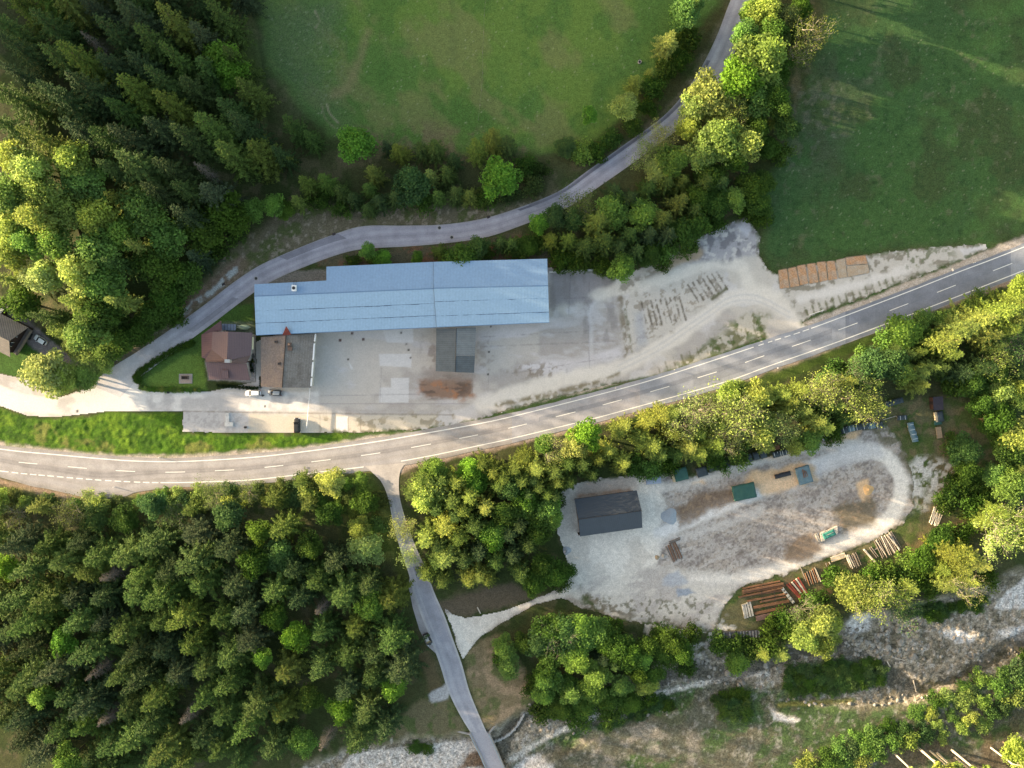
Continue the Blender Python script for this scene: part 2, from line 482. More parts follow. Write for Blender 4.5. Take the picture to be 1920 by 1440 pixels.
def paint_ground(P):
    P.base((66, 70, 44))
    P.mottle(None, (52, 66, 34), 60, 0.42, 0.6, 0.8, 3)
    P.mottle(None, (98, 90, 70), 22, 0.55, 0.7, 0.45, 4)
    far = np.maximum(np.maximum(-P.x, P.x - 1920), np.maximum(-P.y, P.y - 1440))
    P.blend(np.arange(len(P.x)), (58, 80, 44), sstep(60, 260, far))
    # upper meadow: mown green, olive and bare streaks
    P.area(MEADOW_N, (75, 104, 51), 14, 18, 1, 5)
    P.mottle(MEADOW_N, (93, 116, 54), 120, 0.45, 0.62, 0.7, 6)
    P.mottle(MEADOW_N, (64, 96, 46), 45, 0.5, 0.66, 0.6, 7)
    P.mottle(MEADOW_N, (112, 110, 74), 60, 0.58, 0.72, 0.5, 8, stretch=(0.9, 2.0))
    P.area([(490, 0), (640, 0), (600, 110), (640, 230), (560, 200), (505, 120)], (80, 98, 66), 40, 20, .75, 9)
    P.mottle([(490, 0), (660, 0), (640, 200), (560, 190)], (128, 132, 112), 3.2, 0.66, 0.76, 0.25, 10, octs=2)
    P.mottle(MEADOW_N, (150, 150, 125), 3, 0.82, 0.9, 0.5, 11, octs=2)
    P.stroke([(690, 60), (680, 100), (650, 165), (625, 180)], (122, 112, 82), 7, 10, 8, .6, 12)
    P.stroke(spline([(613, 195), (618, 212), (634, 230)], 4), (158, 146, 124), 1.2, 1.5, 1, .8, 13)
    P.stroke(spline([(604, 200), (610, 222), (628, 240)], 4), (130, 122, 100), 1.0, 1.5, 1, .7, 14)
    P.stroke([(590, 20), (600, 40), (592, 52)], (140, 130, 110), 1.5, 2, 2, .6, 15)
    P.mottle([(640, 240), (1000, 240), (1000, 300), (640, 300)], (102, 92, 72), 20, 0.4, 0.6, 0.7, 16, 20)
    # bare slope between the tree row and the hill road, and the scrub banks
    BANK = [(480, 440), (530, 395), (620, 385), (760, 385), (900, 388), (1000, 380), (1080, 340), (1150, 285), (1240, 215), (1300, 140), (1340, 60), (1365, 10), (1380, 0), (1300, 150), (1240, 222), (1170, 276), (1100, 326), (1040, 366), (960, 398), (900, 414), (830, 424), (680, 426), (625, 442), (560, 467), (490, 497), (440, 530), (380, 575), (320, 620), (255, 668), (215, 690), (190, 690), (260, 640), (340, 575), (420, 480)]
    P.area(BANK, (104, 96, 80), 8, 10, .85, 20)
    P.mottle(BANK, (70, 82, 42), 24, 0.48, 0.6, 0.75, 21)
    P.mottle(BANK, (140, 128, 116), 7, 0.58, 0.7, 0.7, 22)
    P.mottle([(1060, 340), (1300, 150), (1370, 0), (1290, 60), (1180, 200)], (66, 66, 40), 30, 0.35, 0.55, 0.9, 23, 14)
    P.stroke([(340, 588), (380, 556), (420, 522), (450, 498)], (128, 104, 92), 14, 8, 8, .6, 24)
    P.stroke([(340, 588), (370, 565), (400, 545), (425, 520), (440, 505)], (168, 172, 172), 5, 3, 4, .9, 25, .42)
    # upper bank by the hall
    P.area([(560, 480), (640, 475), (720, 470), (850, 455), (960, 440), (1030, 440), (1040, 500), (600, 500)], (88, 82, 66), 6, 8, .9, 26)
    P.mottle([(560, 480), (640, 475), (850, 455), (1030, 440), (1040, 500), (600, 500)], (112, 78, 62), 16, .55, .65, .7, 27)
    P.area([(500, 524), (560, 508), (615, 505), (612, 528), (480, 536)], (120, 114, 108), 3, 4, .9, 28)
    # gardens: house lawn, lawn behind the house, lawn of the grey house
    P.area([(258, 715), (300, 672), (370, 612), (415, 575), (475, 570), (475, 615), (400, 622), (378, 660), (388, 734), (285, 734), (266, 728)], (62, 88, 40), 3, 3, 1, 30)
    P.area([(270, 714), (310, 690), (345, 668), (372, 662), (384, 680), (386, 730), (290, 730)], (92, 116, 52), 4, 4, .9, 31)
    P.area([(0, 600), (40, 640), (90, 665), (150, 690), (185, 690), (185, 712), (110, 742), (60, 712), (0, 700), (-200, 640)], (60, 92, 40), 4, 4, 1, 32)
    P.area([(385, 676), (392, 712), (480, 718), (480, 640), (470, 620)], (152, 146, 144), 3, 2, 1, 33)
    P.area([(416, 604), (476, 602), (476, 624), (416, 624)], (96, 104, 84), 3, 3, .9, 34)
    # drive to the grey house
    P.area([(30, 572), (62, 608), (96, 640), (140, 668), (180, 684), (222, 688), (196, 702), (150, 690), (100, 674), (60, 652), (40, 628), (0, 590), (-80, 560), (-60, 540)], (122, 116, 120), 3, 3, 1, 35)
    P.mottle([(30, 572), (96, 640), (222, 688), (150, 690), (60, 652)], (98, 94, 96), 20, .45, .65, .6, 36)
    # east meadow: deep green with dry flecks
    P.area(MEADOW_E, (57, 84, 48), 12, 12, 1, 40)
    P.mottle(MEADOW_E, (61, 91, 48), 130, .42, .62, .7, 41)
    P.mottle(MEADOW_E, (60, 72, 44), 70, .52, .66, .7, 42)
    P.mottle([(1420, 380), (1450, 250), (1530, 130), (1600, 20), (1700, 0), (1640, 200), (1560, 330)], (70, 80, 58), 55, .4, .62, .6, 43, 30)
    P.mottle([(1480, 150), (1570, 150), (1590, 260), (1480, 320), (1450, 260)], (104, 100, 88), 12, .48, .68, .45, 44, 20)
    P.mottle(MEADOW_E, (136, 136, 112), 3.2, .78, .9, .5, 45, octs=2)
    P.mottle(MEADOW_E, (96, 98, 74), 22, .66, .76, .5, 48, octs=6)
    P.mottle(MEADOW_E, (40, 66, 36), 10, .55, .75, .5, 46)
    P.mottle([(1700, 0), (1920, 0), (1920, 450), (1700, 460)], (72, 104, 54), 80, .5, .66, .6, 47, 30)
    # verge of the main road, north side
    N = [(0, 836), (120, 849), (220, 858), (340, 859), (430, 853), (560, 845), (640, 832), (720, 818), (800, 806), (900, 788), (960, 774), (1080, 744), (1200, 712), (1300, 682), (1400, 648), (1500, 612), (1600, 575), (1700, 536), (1800, 498), (1930, 448)]
    P.stroke([(-300, 810)] + N, (172, 158, 146), 9, 4, 5, .95, 50)
    P.stroke(N, (196, 184, 176), 5, 4, 4, .5, 51, .5)
    G = [(600, 828), (700, 812), (760, 806), (850, 797), (930, 778), (1040, 752), (1150, 727), (1250, 700), (1340, 672), (1436, 636), (1500, 610)]
    P.stroke(G[:1] + G[1:8], (60, 84, 38), 5, 3, 4, .95, 52)
    P.stroke(G[7:10], (60, 84, 38), 8, 4, 6, .95, 53)
    P.stroke([(1502, 600), (1560, 578), (1640, 548), (1700, 522), (1770, 496), (1850, 462)], (58, 82, 40), 6, 3, 4, .95, 54)
    # lit grass between the lane and the main road
    P.area(VERGE_S, (66, 100, 28), 4, 5, 1, 55)
    P.mottle(VERGE_S, (92, 120, 36), 18, .48, .62, .8, 56)
    P.mottle(VERGE_S, (44, 74, 22), 9, .5, .64, .8, 57)
    P.mottle(VERGE_S, (124, 116, 70), 40, .6, .7, .5, 58)
    # south side of the main road
    T = [(-300, 890), (0, 905), (60, 918), (145, 935), (230, 937), (300, 918), (400, 910), (480, 905), (600, 890), (690, 880)]
    P.stroke(T, (150, 128, 110), 7, 4, 4, .95, 60)
    T2 = [(752, 882), (770, 872), (860, 850), (960, 829), (1080, 801), (1150, 783), (1250, 757), (1350, 728), (1440, 697), (1560, 650), (1680, 602), (1800, 562), (1940, 505)]
    P.stroke(T2, (146, 128, 116), 8, 4, 5, .95, 61)
    P.stroke(T2, (176, 164, 156), 5, 4, 4, .4, 62, .5)
    P.stroke([(1180, 790), (1300, 756), (1400, 722), (1500, 690), (1640, 632), (1760, 590), (1920, 540)], (66, 84, 36), 9, 5, 6, .9, 63)
    P.stroke([(690, 905), (720, 960), (745, 1040), (765, 1120)], (74, 82, 40), 12, 8, 8, .9, 64)
    P.stroke([(795, 1230), (820, 1290)], (96, 84, 62), 14, 8, 6, .9, 65)
    # clearing east of the log yard, dry grass
    CLEAR = [(1640, 760), (1760, 740), (1850, 760), (1870, 820), (1860, 920), (1830, 970), (1760, 1010), (1680, 1045), (1600, 1075), (1480, 1130), (1400, 1190), (1330, 1190), (1380, 1110), (1560, 1040), (1690, 985), (1715, 920), (1690, 830), (1640, 800)]
    P.area(CLEAR, (92, 90, 64), 8, 10, 1, 70)
    P.mottle(CLEAR, (70, 86, 42), 30, .48, .62, .8, 71)
    P.mottle(CLEAR, (112, 98, 74), 18, .52, .66, .7, 72)
    P.mottle(CLEAR, (60, 84, 40), 14, .6, .7, .8, 73)
    P.stroke([(1680, 1040), (1760, 1010), (1830, 960), (1850, 900)], (112, 96, 72), 7, 5, 5, .8, 74)
    P.mottle([(1725, 860), (1790, 870), (1775, 930), (1715, 945)], (196, 192, 188), 12, .45, .58, .9, 75)
    P.mottle([(1700, 870), (1740, 860), (1740, 960), (1705, 960)], (196, 192, 188), 14, .42, .52, .9, 76)
    P.area([(1348, 1140), (1420, 1120), (1400, 1190), (1350, 1190)], (104, 98, 70), 8, 8, .9, 77)
    P.mottle([(1460, 1090), (1560, 1070), (1600, 1100), (1500, 1180)], (104, 80, 64), 20, .4, .6, .7, 78)
    # clearing in the wood by the bridge road, and the dry banks of the stream
    P.area([(815, 1130), (850, 1120), (960, 1090), (1000, 1120), (920, 1145), (870, 1155), (835, 1150)], (94, 84, 72), 6, 6, .9, 80)
    D = [(870, 1230), (900, 1200), (940, 1190), (985, 1260), (1000, 1330), (975, 1345), (935, 1360), (915, 1375), (890, 1310)]
    P.area(D, (122, 108, 84), 6, 8, .95, 81)
    P.mottle(D, (82, 92, 54), 22, .48, .62, .8, 82)
    P.mottle(D, (158, 134, 110), 18, .56, .68, .7, 83)
    D2 = [(700, 1385), (740, 1350), (790, 1310), (840, 1310), (880, 1375), (860, 1385), (760, 1385)]
    P.area(D2, (106, 98, 74), 6, 8, .95, 84)
    P.mottle(D2, (74, 90, 48), 18, .52, .64, .8, 85)
    P.area([(803, 1302), (835, 1283), (848, 1290), (838, 1312), (810, 1318)], (170, 166, 166), 3, 3, 1, 86)
    for q in (BED, [(960, 1440), (1010, 1390), (1200, 1300), (1440, 1290), (1720, 1325), (1920, 1245), (2400, 1150), (2400, 1900), (800, 1900)], [(620, 1420), (720, 1400), (890, 1385), (930, 1450), (640, 1600)]):
        P.s = np.maximum(P.s, sstep(12, -12, poly_sd(P.x, P.y, q)) * (1 if q is BED else .75))
    # grassy fringe of the wood below the main road
    FR = [(0, 912), (140, 938), (300, 922), (480, 908), (690, 885), (730, 960), (740, 1040), (700, 1060), (640, 960), (500, 940), (300, 960), (0, 950)]
    P.area(FR, (78, 92, 42), 8, 10, .9, 88)
    P.mottle(FR, (112, 112, 62), 16, .5, .64, .7, 89)
    # the stream bed: pale shingle, brown wet stones, grey-green scrub
    P.area(BED, (136, 127, 113), 10, 16, 1, 90)
    P.mottle(BED, (96, 90, 74), 34, .5, .64, .7, 91)
    P.mottle(BED, (168, 162, 156), 7, .56, .72, .75, 92)
    P.mottle(BED, (58, 56, 48), 6.5, .58, .72, .7, 93)
    BELOW = [(960, 1440), (1010, 1390), (1100, 1345), (1200, 1300), (1320, 1275), (1440, 1290), (1600, 1320), (1720, 1325), (1800, 1300), (1920, 1245), (2400, 1150), (2400, 1900), (800, 1900)]
    P.area(BELOW, (88, 88, 76), 10, 14, .95, 94)
    P.mottle(BELOW, (62, 84, 46), 46, .46, .58, .85, 95, stretch=(-0.35, 2.0))
    P.mottle(BELOW, (88, 84, 70), 16, .5, .62, .7, 96)
    P.mottle(BELOW, (138, 134, 126), 8, .58, .74, .6, 97)
    P.stroke(spline([(960, 1425), (1010, 1392), (1070, 1362), (1150, 1330), (1240, 1300), (1300, 1285), (1380, 1268), (1440, 1262)], 4), (186, 180, 172), 5, 4, 4, .95, 98)
    P.area([(640, 1440), (660, 1412), (720, 1405), (800, 1395), (870, 1388), (890, 1395), (920, 1440), (900, 1600), (640, 1600)], (190, 182, 176), 4, 5, 1, 99)
    P.mottle([(640, 1440), (660, 1412), (800, 1395), (890, 1395), (920, 1440), (640, 1500)], (150, 142, 134), 5, .5, .7, .7, 100)
    P.area([(770, 1400), (800, 1392), (806, 1404), (786, 1412)], (58, 84, 42), 3, 4, .95, 101)
    P.area([(862, 1440), (880, 1412), (900, 1405), (915, 1440)], (110, 88, 70), 4, 5, .95, 102)
    for q, s in (([(1585, 1170), (1610, 1148), (1635, 1145), (1630, 1180), (1600, 1192)], 103), ([(1760, 1185), (1790, 1178), (1830, 1192), (1826, 1204), (1790, 1206)], 104), ([(1865, 1182), (1920, 1175), (1990, 1160), (1990, 1195), (1900, 1202)], 105), ([(1860, 1140), (1890, 1110), (1930, 1075), (2000, 1050), (2000, 1110), (1930, 1140), (1880, 1146)], 106), ([(1440, 1325), (1462, 1340), (1498, 1350), (1490, 1358), (1456, 1350)], 107), ([(960, 1440), (985, 1420), (1010, 1415), (1040, 1440), (1000, 1480)], 108)):
        P.area(q, (196, 190, 186), 4, 6, 1, s)
        P.mottle(q, (150, 146, 142), 5, .5, .65, .6, s + 20)
    for q, s in (([(1340, 1310), (1370, 1292), (1405, 1300), (1410, 1330), (1380, 1350), (1345, 1335)], 120), ([(1480, 1250), (1560, 1235), (1650, 1240), (1660, 1275), (1560, 1300), (1470, 1300)], 121), ([(1170, 1335), (1250, 1310), (1260, 1325), (1190, 1350)], 122), ([(1040, 1385), (1120, 1360), (1180, 1345), (1160, 1365), (1060, 1400)], 123), ([(1680, 1140), (1780, 1130), (1850, 1115), (1840, 1140), (1740, 1158)], 124)):
        P.area(q, (54, 80, 40), 6, 9, .95, s)
        P.mottle(q, (78, 100, 52), 8, .5, .65, .7, s + 20)
    P.mottle([(1060, 1380), (1200, 1350), (1320, 1380), (1300, 1440), (1060, 1440)], (138, 130, 122), 26, .5, .62, .5, 126)
    P.stroke([(1460, 1322), (1520, 1318), (1600, 1312)], (122, 118, 66), 4, 3, 3, .8, 127)
    P.mottle([(1560, 1410), (1720, 1390), (1900, 1350), (1920, 1440), (1560, 1500)], (92, 80, 66), 40, .4, .58, .8, 128)
    P.mottle([(1200, 1160), (1350, 1160), (1390, 1190), (1300, 1220), (1210, 1200)], (196, 190, 184), 12, .5, .62, .9, 129)
    P.stroke([(1340, 1190), (1320, 1215), (1300, 1240)], (176, 172, 168), 6, 4, 5, .8, 130, .45)
    P.stroke([(1232, 1195), (1236, 1215), (1245, 1260)], (150, 144, 144), 4, 3, 3, .8, 131)

def paint_yard(P):
    P.sharp = .8
    P.base((186, 179, 172))
    P.mottle(None, (164, 158, 156), 70, .42, .62, .8, 201)
    P.mottle(None, (194, 190, 191), 40, .52, .66, .7, 202)
    # lane surface west, smooth pale asphalt
    P.area([(-300, 690), (0, 722), (40, 738), (100, 748), (150, 736), (195, 706), (262, 690), (262, 715), (275, 731), (388, 735), (600, 735), (600, 770), (340, 772), (150, 780), (0, 768), (-300, 720)], (206, 202, 199), 3, 2, 1, 203)
    P.mottle([(0, 722), (262, 690), (388, 735), (600, 735), (600, 770), (150, 780)], (150, 146, 148), 40, .45, .65, .6, 204)
    # main concrete apron east of the annex
    A = [(590, 625), (820, 612), (900, 612), (1030, 604), (1160, 560), (1172, 668), (1120, 690), (1020, 708), (940, 735), (860, 768), (600, 768)]
    P.area(A, (180, 173, 168), 4, 3, 1, 205)
    P.mottle(A, (158, 151, 148), 80, .45, .62, .8, 206)
    P.mottle(A, (186, 182, 185), 26, .52, .66, .6, 207, stretch=(0.1, 3))
    P.mottle([(890, 620), (1030, 604), (1160, 600), (1170, 670), (900, 760)], (194, 190, 194), 50, .45, .6, .8, 208, 20, stretch=(-0.15, 4))
    P.area([(1030, 507), (1120, 510), (1150, 528), (1160, 560), (1100, 570), (1030, 575)], (140, 134, 136), 8, 6, .9, 209)
    P.mottle([(1030, 507), (1150, 515), (1168, 660), (1030, 610)], (128, 121, 120), 24, .5, .66, .55, 210, 10, stretch=(1.5, 2))
    for (x0, y0), (x1, y1) in (((1070, 515), (1066, 600)), ((1105, 515), (1104, 600)), ((1048, 560), (1160, 556)), ((900, 632), (1120, 620)), ((905, 650), (1150, 640)), ((1103, 610), (1105, 690)), ((960, 700), (1160, 668))):
        P.stroke([(x0, y0), (x1, y1)], (112, 106, 108), .8, 1.2, 1, .5, 211, .4)
    P.stroke(spline([(1110, 660), (1108, 610), (1106, 580), (1140, 545)], 5), (196, 194, 197), 3, 5, 3, .6, 212)
    P.stroke(spline([(905, 760), (960, 738), (1060, 712), (1160, 690), (1230, 655), (1290, 615), (1330, 585), (1370, 560), (1420, 555), (1460, 575), (1505, 608)], 5), (210, 203, 196), 14, 7, 5, .85, 213)
    P.stroke(spline([(1120, 555), (1180, 540), (1250, 525), (1310, 500), (1350, 490), (1390, 500), (1410, 540), (1480, 560)], 5), (208, 201, 193), 12, 8, 6, .85, 214)
    for off in (-5, 5):
        P.stroke(spline([(1160, 690 + off), (1230, 655 + off), (1290, 615 + off), (1330, 588 + off), (1370, 562 + off), (1420, 560 + off), (1480, 590 + off)], 5), (178, 176, 178), 1.6, 2, 1, .5, 215)
    # rougher lot: stones and weeds
    L1 = [(1165, 560), (1240, 540), (1320, 510), (1360, 508), (1362, 545), (1310, 585), (1250, 625), (1190, 660), (1172, 660)]
    P.area(L1, (186, 180, 174), 5, 6, .9, 216)
    P.mottle(L1, (134, 124, 112), 8, .54, .68, .7, 217)
    for k in range(9):
        x = 1208 + k * 9; P.stroke([(x - 6, 565 - k), (x + 6, 612 - k * 1.5)], (92, 84, 74), 1.5, 1.4, 1.5, .9, 218 + k, .36)
    for k in range(7):
        x = 1292 + k * 9; P.stroke([(x - 2, 534 - k * 4), (x + 18, 566 - k * 4)], (92, 84, 74), 1.4, 1.4, 1.5, .9, 228 + k, .36)
    P.stroke([(1165, 560), (1168, 600), (1176, 650), (1172, 668)], (116, 104, 86), 4, 4, 5, .8, 236, .4)
    P.stroke([(1172, 580), (1180, 620), (1184, 660)], (92, 92, 66), 2, 3, 3, .8, 237, .45)
    P.stroke([(1335, 560), (1362, 542)], (82, 84, 54), 3, 3, 3, .8, 238)
    P.area([(1190, 590), (1205, 580), (1215, 640), (1195, 655)], (158, 160, 168), 8, 5, .7, 239)
    L2 = [(1240, 700), (1310, 660), (1350, 625), (1400, 585), (1440, 590), (1440, 628), (1330, 672), (1250, 704)]
    P.area(L2, (176, 170, 160), 5, 5, .9, 240)
    P.mottle(L2, (104, 104, 76), 12, .46, .58, .9, 241)
    P.mottle(L2, (70, 88, 42), 16, .54, .64, .8, 242)
    for k in range(13):
        x = 1232 + k * 15; y = 694 - k * 6.2
        P.stroke([(x, y - 10), (x + 6, y + 8)], (92, 92, 64), 1.2, 1.8, 2, .8, 243 + k, .4)
    P.stroke([(1150, 722), (1240, 705), (1330, 674), (1436, 632)], (66, 86, 40), 4, 4, 4, .9, 256)
    P.stroke([(930, 760), (1020, 742), (1120, 716), (1160, 700)], (112, 102, 74), 4, 4, 4, .8, 257, .4)
    # head of the lot: grey rubble, orange spoil
    L3 = [(1240, 485), (1330, 438), (1398, 406), (1428, 444), (1424, 478), (1370, 486), (1300, 494)]
    P.area(L3, (158, 154, 158), 6, 6, .9, 260)
    P.mottle(L3, (116, 112, 116), 14, .48, .62, .8, 261)
    P.mottle(L3, (196, 190, 186), 9, .54, .66, .8, 262)
    P.stroke([(1248, 500), (1275, 486), (1310, 474)], (172, 148, 122), 9, 6, 5, .85, 263)
    P.stroke([(1170, 540), (1215, 515), (1250, 498)], (136, 128, 118), 8, 5, 6, .8, 264, .4)
    P.area([(1385, 425), (1400, 408), (1412, 425), (1400, 445)], (186, 184, 192), 4, 4, .9, 265)
    # strip with the orange beds
    L4 = [(1440, 505), (1530, 494), (1630, 478), (1700, 467), (1850, 457), (1852, 466), (1800, 490), (1700, 528), (1600, 566), (1530, 590), (1500, 600)]
    P.area(L4, (184, 178, 172), 4, 5, .9, 270)
    P.mottle(L4, (118, 112, 98), 12, .52, .64, .8, 271)
    P.stroke([(1500, 560), (1560, 546), (1620, 530), (1700, 505)], (204, 199, 196), 8, 6, 5, .9, 272)
    P.mottle([(1680, 462), (1770, 460), (1790, 480), (1700, 505)], (112, 116, 96), 10, .5, .6, .9, 273)
    P.area([(1798, 468), (1850, 458), (1848, 466), (1806, 480)], (196, 192, 194), 3, 4, .9, 274)
    for k in range(14):
        x = 1510 + k * 12.5; y = 588 - k * 4.4
        P.stroke([(x, y - 11), (x + 5, y + 5)], (86, 90, 58), 1.5, 2, 2, .8, 275 + k, .4)
    # south strip of slabs
    P.area([(466, 776), (600, 780), (820, 778), (820, 800), (700, 811), (466, 811)], (190, 180, 166), 3, 3, .95, 290)
    P.mottle([(600, 780), (850, 775), (850, 800), (600, 811)], (140, 130, 112), 12, .52, .64, .8, 291)
    P.area([(630, 781), (652, 781), (652, 811), (630, 811)], (206, 202, 200), 1.2, .6, 1, 292)
    P.area([(342, 772), (465, 772), (465, 810), (342, 810)], (180, 177, 177), 1.2, .8, 1, 293)
    P.mottle([(342, 772), (465, 772), (465, 810), (342, 810)], (150, 146, 146), 6, .5, .66, .6, 294)
    P.stroke([(342, 771), (600, 775), (850, 778)], (128, 120, 112), 1.0, 1.2, 1, .8, 295)
    for x in (600, 629, 653, 676):
        P.stroke([(x, 779), (x, 811)], (124, 116, 108), .7, 1, .8, .7, 296)
    # patches let into the concrete
    for q in ([(718, 620), (775, 615), (775, 642), (726, 642)], [(711, 664), (772, 663), (771, 689), (712, 686)], [(733, 709), (767, 708), (766, 755), (710, 755), (712, 726), (733, 726)]):
        P.area(q, (196, 194, 196), 1.0, .5, .8, 300)
    for a, b in (((600, 742), (860, 738)), ((715, 690), (712, 755)), ((600, 757), (880, 757)), ((887, 700), (886, 745)), ((916, 700), (915, 735))):
        P.stroke([a, b], (130, 126, 130), .7, 1.0, .6, .5, 301)
    # rusty bark heap stain below the canopy, dark stains round the canopy
    R = [(786, 712), (820, 708), (884, 712), (886, 742), (850, 747), (800, 746), (788, 735)]
    P.area(R, (132, 106, 92), 5, 6, .95, 310)
    P.mottle(R, (160, 112, 84), 12, .5, .64, .8, 311)
    P.mottle(R, (92, 80, 74), 7, .55, .66, .8, 312, stretch=(0, 4))
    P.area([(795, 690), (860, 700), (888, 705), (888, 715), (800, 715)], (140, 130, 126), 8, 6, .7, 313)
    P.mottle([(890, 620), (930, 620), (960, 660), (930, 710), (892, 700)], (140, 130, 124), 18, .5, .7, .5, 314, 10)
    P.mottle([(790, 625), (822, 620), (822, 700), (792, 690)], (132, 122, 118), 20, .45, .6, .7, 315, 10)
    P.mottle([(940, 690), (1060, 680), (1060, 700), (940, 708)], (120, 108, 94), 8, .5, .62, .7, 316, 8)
    for (x, y, r) in ((752, 624, 1.8), (762, 645, 1.6), (766, 656, 2.0), (770, 671, 1.6), (653, 674, 1.8), (917, 660, 1.8), (915, 702, 2.0), (920, 612, 1.6), (497, 762, 2.0), (145, 771, 2.4)):
        P.area([(x - r, y - r), (x + r, y - r), (x + r, y + r), (x - r, y + r)], (62, 58, 58), .8, .2, .9, 317)
    for (x, y) in ((638, 638), (660, 625), (681, 636)):
        P.area([(x - 2.5, y - 2.5), (x + 2.5, y - 2.5), (x + 2.5, y + 2.5), (x - 2.5, y + 2.5)], (84, 62, 62), .7, .2, .95, 318)
    P.stroke([(655, 681), (660, 692)], (204, 202, 202), 1.2, 1.5, 1, .8, 319)
    fringe(P, [p for p in YARD if p[0] > 560 or p[1] > 640], 12, 320, 600)

def fringe(P, poly, w, seed, x0):
    # the edge of the hard ground is ragged: weeds and dirt come in from the side
    i = np.arange(len(P.x)); d = poly_sd(P.x, P.y, poly)
    n = fbm(P.x, P.y, 8, 4, seed); e = sstep(-w, 0, d) * sstep(x0, x0 + 30, P.x)
    P.blend(i, (92, 88, 66), sstep(.62, .44, n + .35 * (1 - e)) * e * .9)
    P.blend(i, (66, 82, 42), sstep(.60, .70, fbm(P.x, P.y, 10, 4, seed + 3) + .12 * e) * e * .8)

def paint_logyard(P):
    P.sharp = .7; P.s[:] = .22
    P.base((160, 150, 142))
    P.mottle(None, (130, 122, 119), 26, .46, .62, .75, 401)
    P.mottle(None, (178, 172, 168), 7, .50, .64, .6, 402, octs=3, stretch=(-0.3, 2.2))
    P.mottle(None, (170, 164, 161), 3.5, .52, .7, .5, 404, octs=2)
    P.mottle(None, (112, 104, 99), 3.5, .56, .74, .7, 403, octs=2)
    # clean chippings round the barn and out to the road
    W = [(1038, 930), (1080, 900), (1200, 888), (1240, 905), (1248, 950), (1238, 985), (1246, 1010), (1230, 1060), (1180, 1080), (1140, 1140), (1060, 1118), (990, 1138), (930, 1172), (890, 1205), (868, 1240), (835, 1150), (1000, 1128), (1062, 1100), (1044, 1000)]
    P.area(W, (210, 203, 195), 6, 6, 1, 404)
    P.mottle(W, (188, 180, 172), 40, .48, .64, .7, 405)
    P.area([(1100, 895), (1192, 890), (1196, 918), (1110, 930), (1070, 940)], (180, 168, 160), 8, 6, .8, 406)
    P.stroke([(1085, 930), (1130, 925), (1180, 918)], (168, 132, 108), 3, 3, 3, .7, 407)
    S2 = [(1060, 1100), (1140, 1082), (1240, 1065), (1350, 1075), (1380, 1100), (1350, 1160), (1300, 1170), (1160, 1160)]
    P.area(S2, (198, 191, 183), 14, 12, .9, 408)
    P.mottle(S2, (166, 158, 154), 24, .46, .62, .7, 409, stretch=(-0.2, 2))
    # tracks
    for c, w, op in ((spline([(1235, 915), (1300, 905), (1370, 880), (1450, 858), (1540, 838), (1610, 830)], 5), 9, .55), (spline([(1250, 995), (1320, 965), (1400, 930), (1470, 900), (1540, 868), (1600, 848), (1650, 850), (1685, 885), (1690, 930), (1668, 970), (1620, 1000), (1540, 1035), (1450, 1070), (1380, 1085), (1300, 1085)], 6), 13, .95)):
        P.stroke(c, (194, 187, 181), w, 7, 6, op, 410)
        P.stroke(c, (216, 209, 202), w * .5, 5, 4, op * .7, 411)
    P.stroke(spline([(1600, 850), (1650, 850), (1685, 885), (1690, 930), (1668, 970), (1640, 990)], 5), (216, 210, 203), 13, 6, 5, .9, 412)
    P.stroke(spline([(1235, 1000), (1320, 966), (1400, 932), (1470, 902), (1540, 868)], 5), (208, 204, 203), 10, 6, 4, .8, 413)
    P.stroke(spline([(1240, 1020), (1350, 985), (1430, 955)], 5), (190, 185, 182), 7, 7, 6, .6, 415)
    P.stroke(spline([(1480, 906), (1550, 870), (1600, 850), (1640, 845)], 5), (186, 184, 186), 16, 9, 8, .7, 413)
    # bare brown earth and bark, orange sawdust
    for q, c, s in (([(1262, 960), (1300, 925), (1360, 915), (1390, 935), (1330, 960), (1275, 985)], (110, 90, 74), 414), ([(1470, 1020), (1520, 1000), (1540, 1030), (1500, 1055), (1470, 1050)], (124, 104, 86), 415), ([(1560, 950), (1640, 930), (1640, 980), (1580, 1000)], (104, 94, 76), 416)):
        P.area(q, c, 8, 9, .85, s)
        P.mottle(q, (150, 126, 104), 5, .58, .7, .7, s + 20)
    for q, s in (([(1395, 905), (1410, 882), (1460, 880), (1500, 866), (1530, 872), (1532, 900), (1470, 920), (1430, 925)], 417), ([(1610, 905), (1628, 895), (1630, 930), (1618, 938), (1608, 925)], 418), ([(1555, 828), (1590, 812), (1612, 808), (1605, 822), (1570, 830)], 419), ([(1300, 905), (1318, 898), (1320, 906)], 420), ([(1400, 852), (1450, 848), (1480, 850), (1440, 862)], 421)):
        P.area(q, (212, 176, 138), 6, 7, .85, s)
    # wet hollows and grey heaps of chippings
    P.area([(1242, 1085), (1270, 1070), (1290, 1092), (1262, 1100), (1244, 1096)], (160, 164, 172), 4, 5, .85, 425)
    P.area([(1268, 1103), (1290, 1102), (1305, 1112), (1270, 1120)], (136, 146, 160), 2.5, 3, .9, 426)
    P.mottle([(1120, 1125), (1340, 1120), (1330, 1180), (1180, 1168)], (106, 104, 86), 7, .56, .66, .8, 427, 8)
    P.mottle([(1090, 1115), (1160, 1120), (1200, 1160), (1120, 1150)], (112, 102, 84), 12, .46, .6, .8, 428, 8)
    # eastern fringe thinning into the dry grass
    P.mottle([(1600, 790), (1690, 800), (1730, 900), (1715, 960), (1700, 870)], (96, 92, 70), 12, .45, .58, .8, 429, 10)
    fringe(P, [p for p in LOG_YARD if p[0] > 1060], 11, 430, 1075)

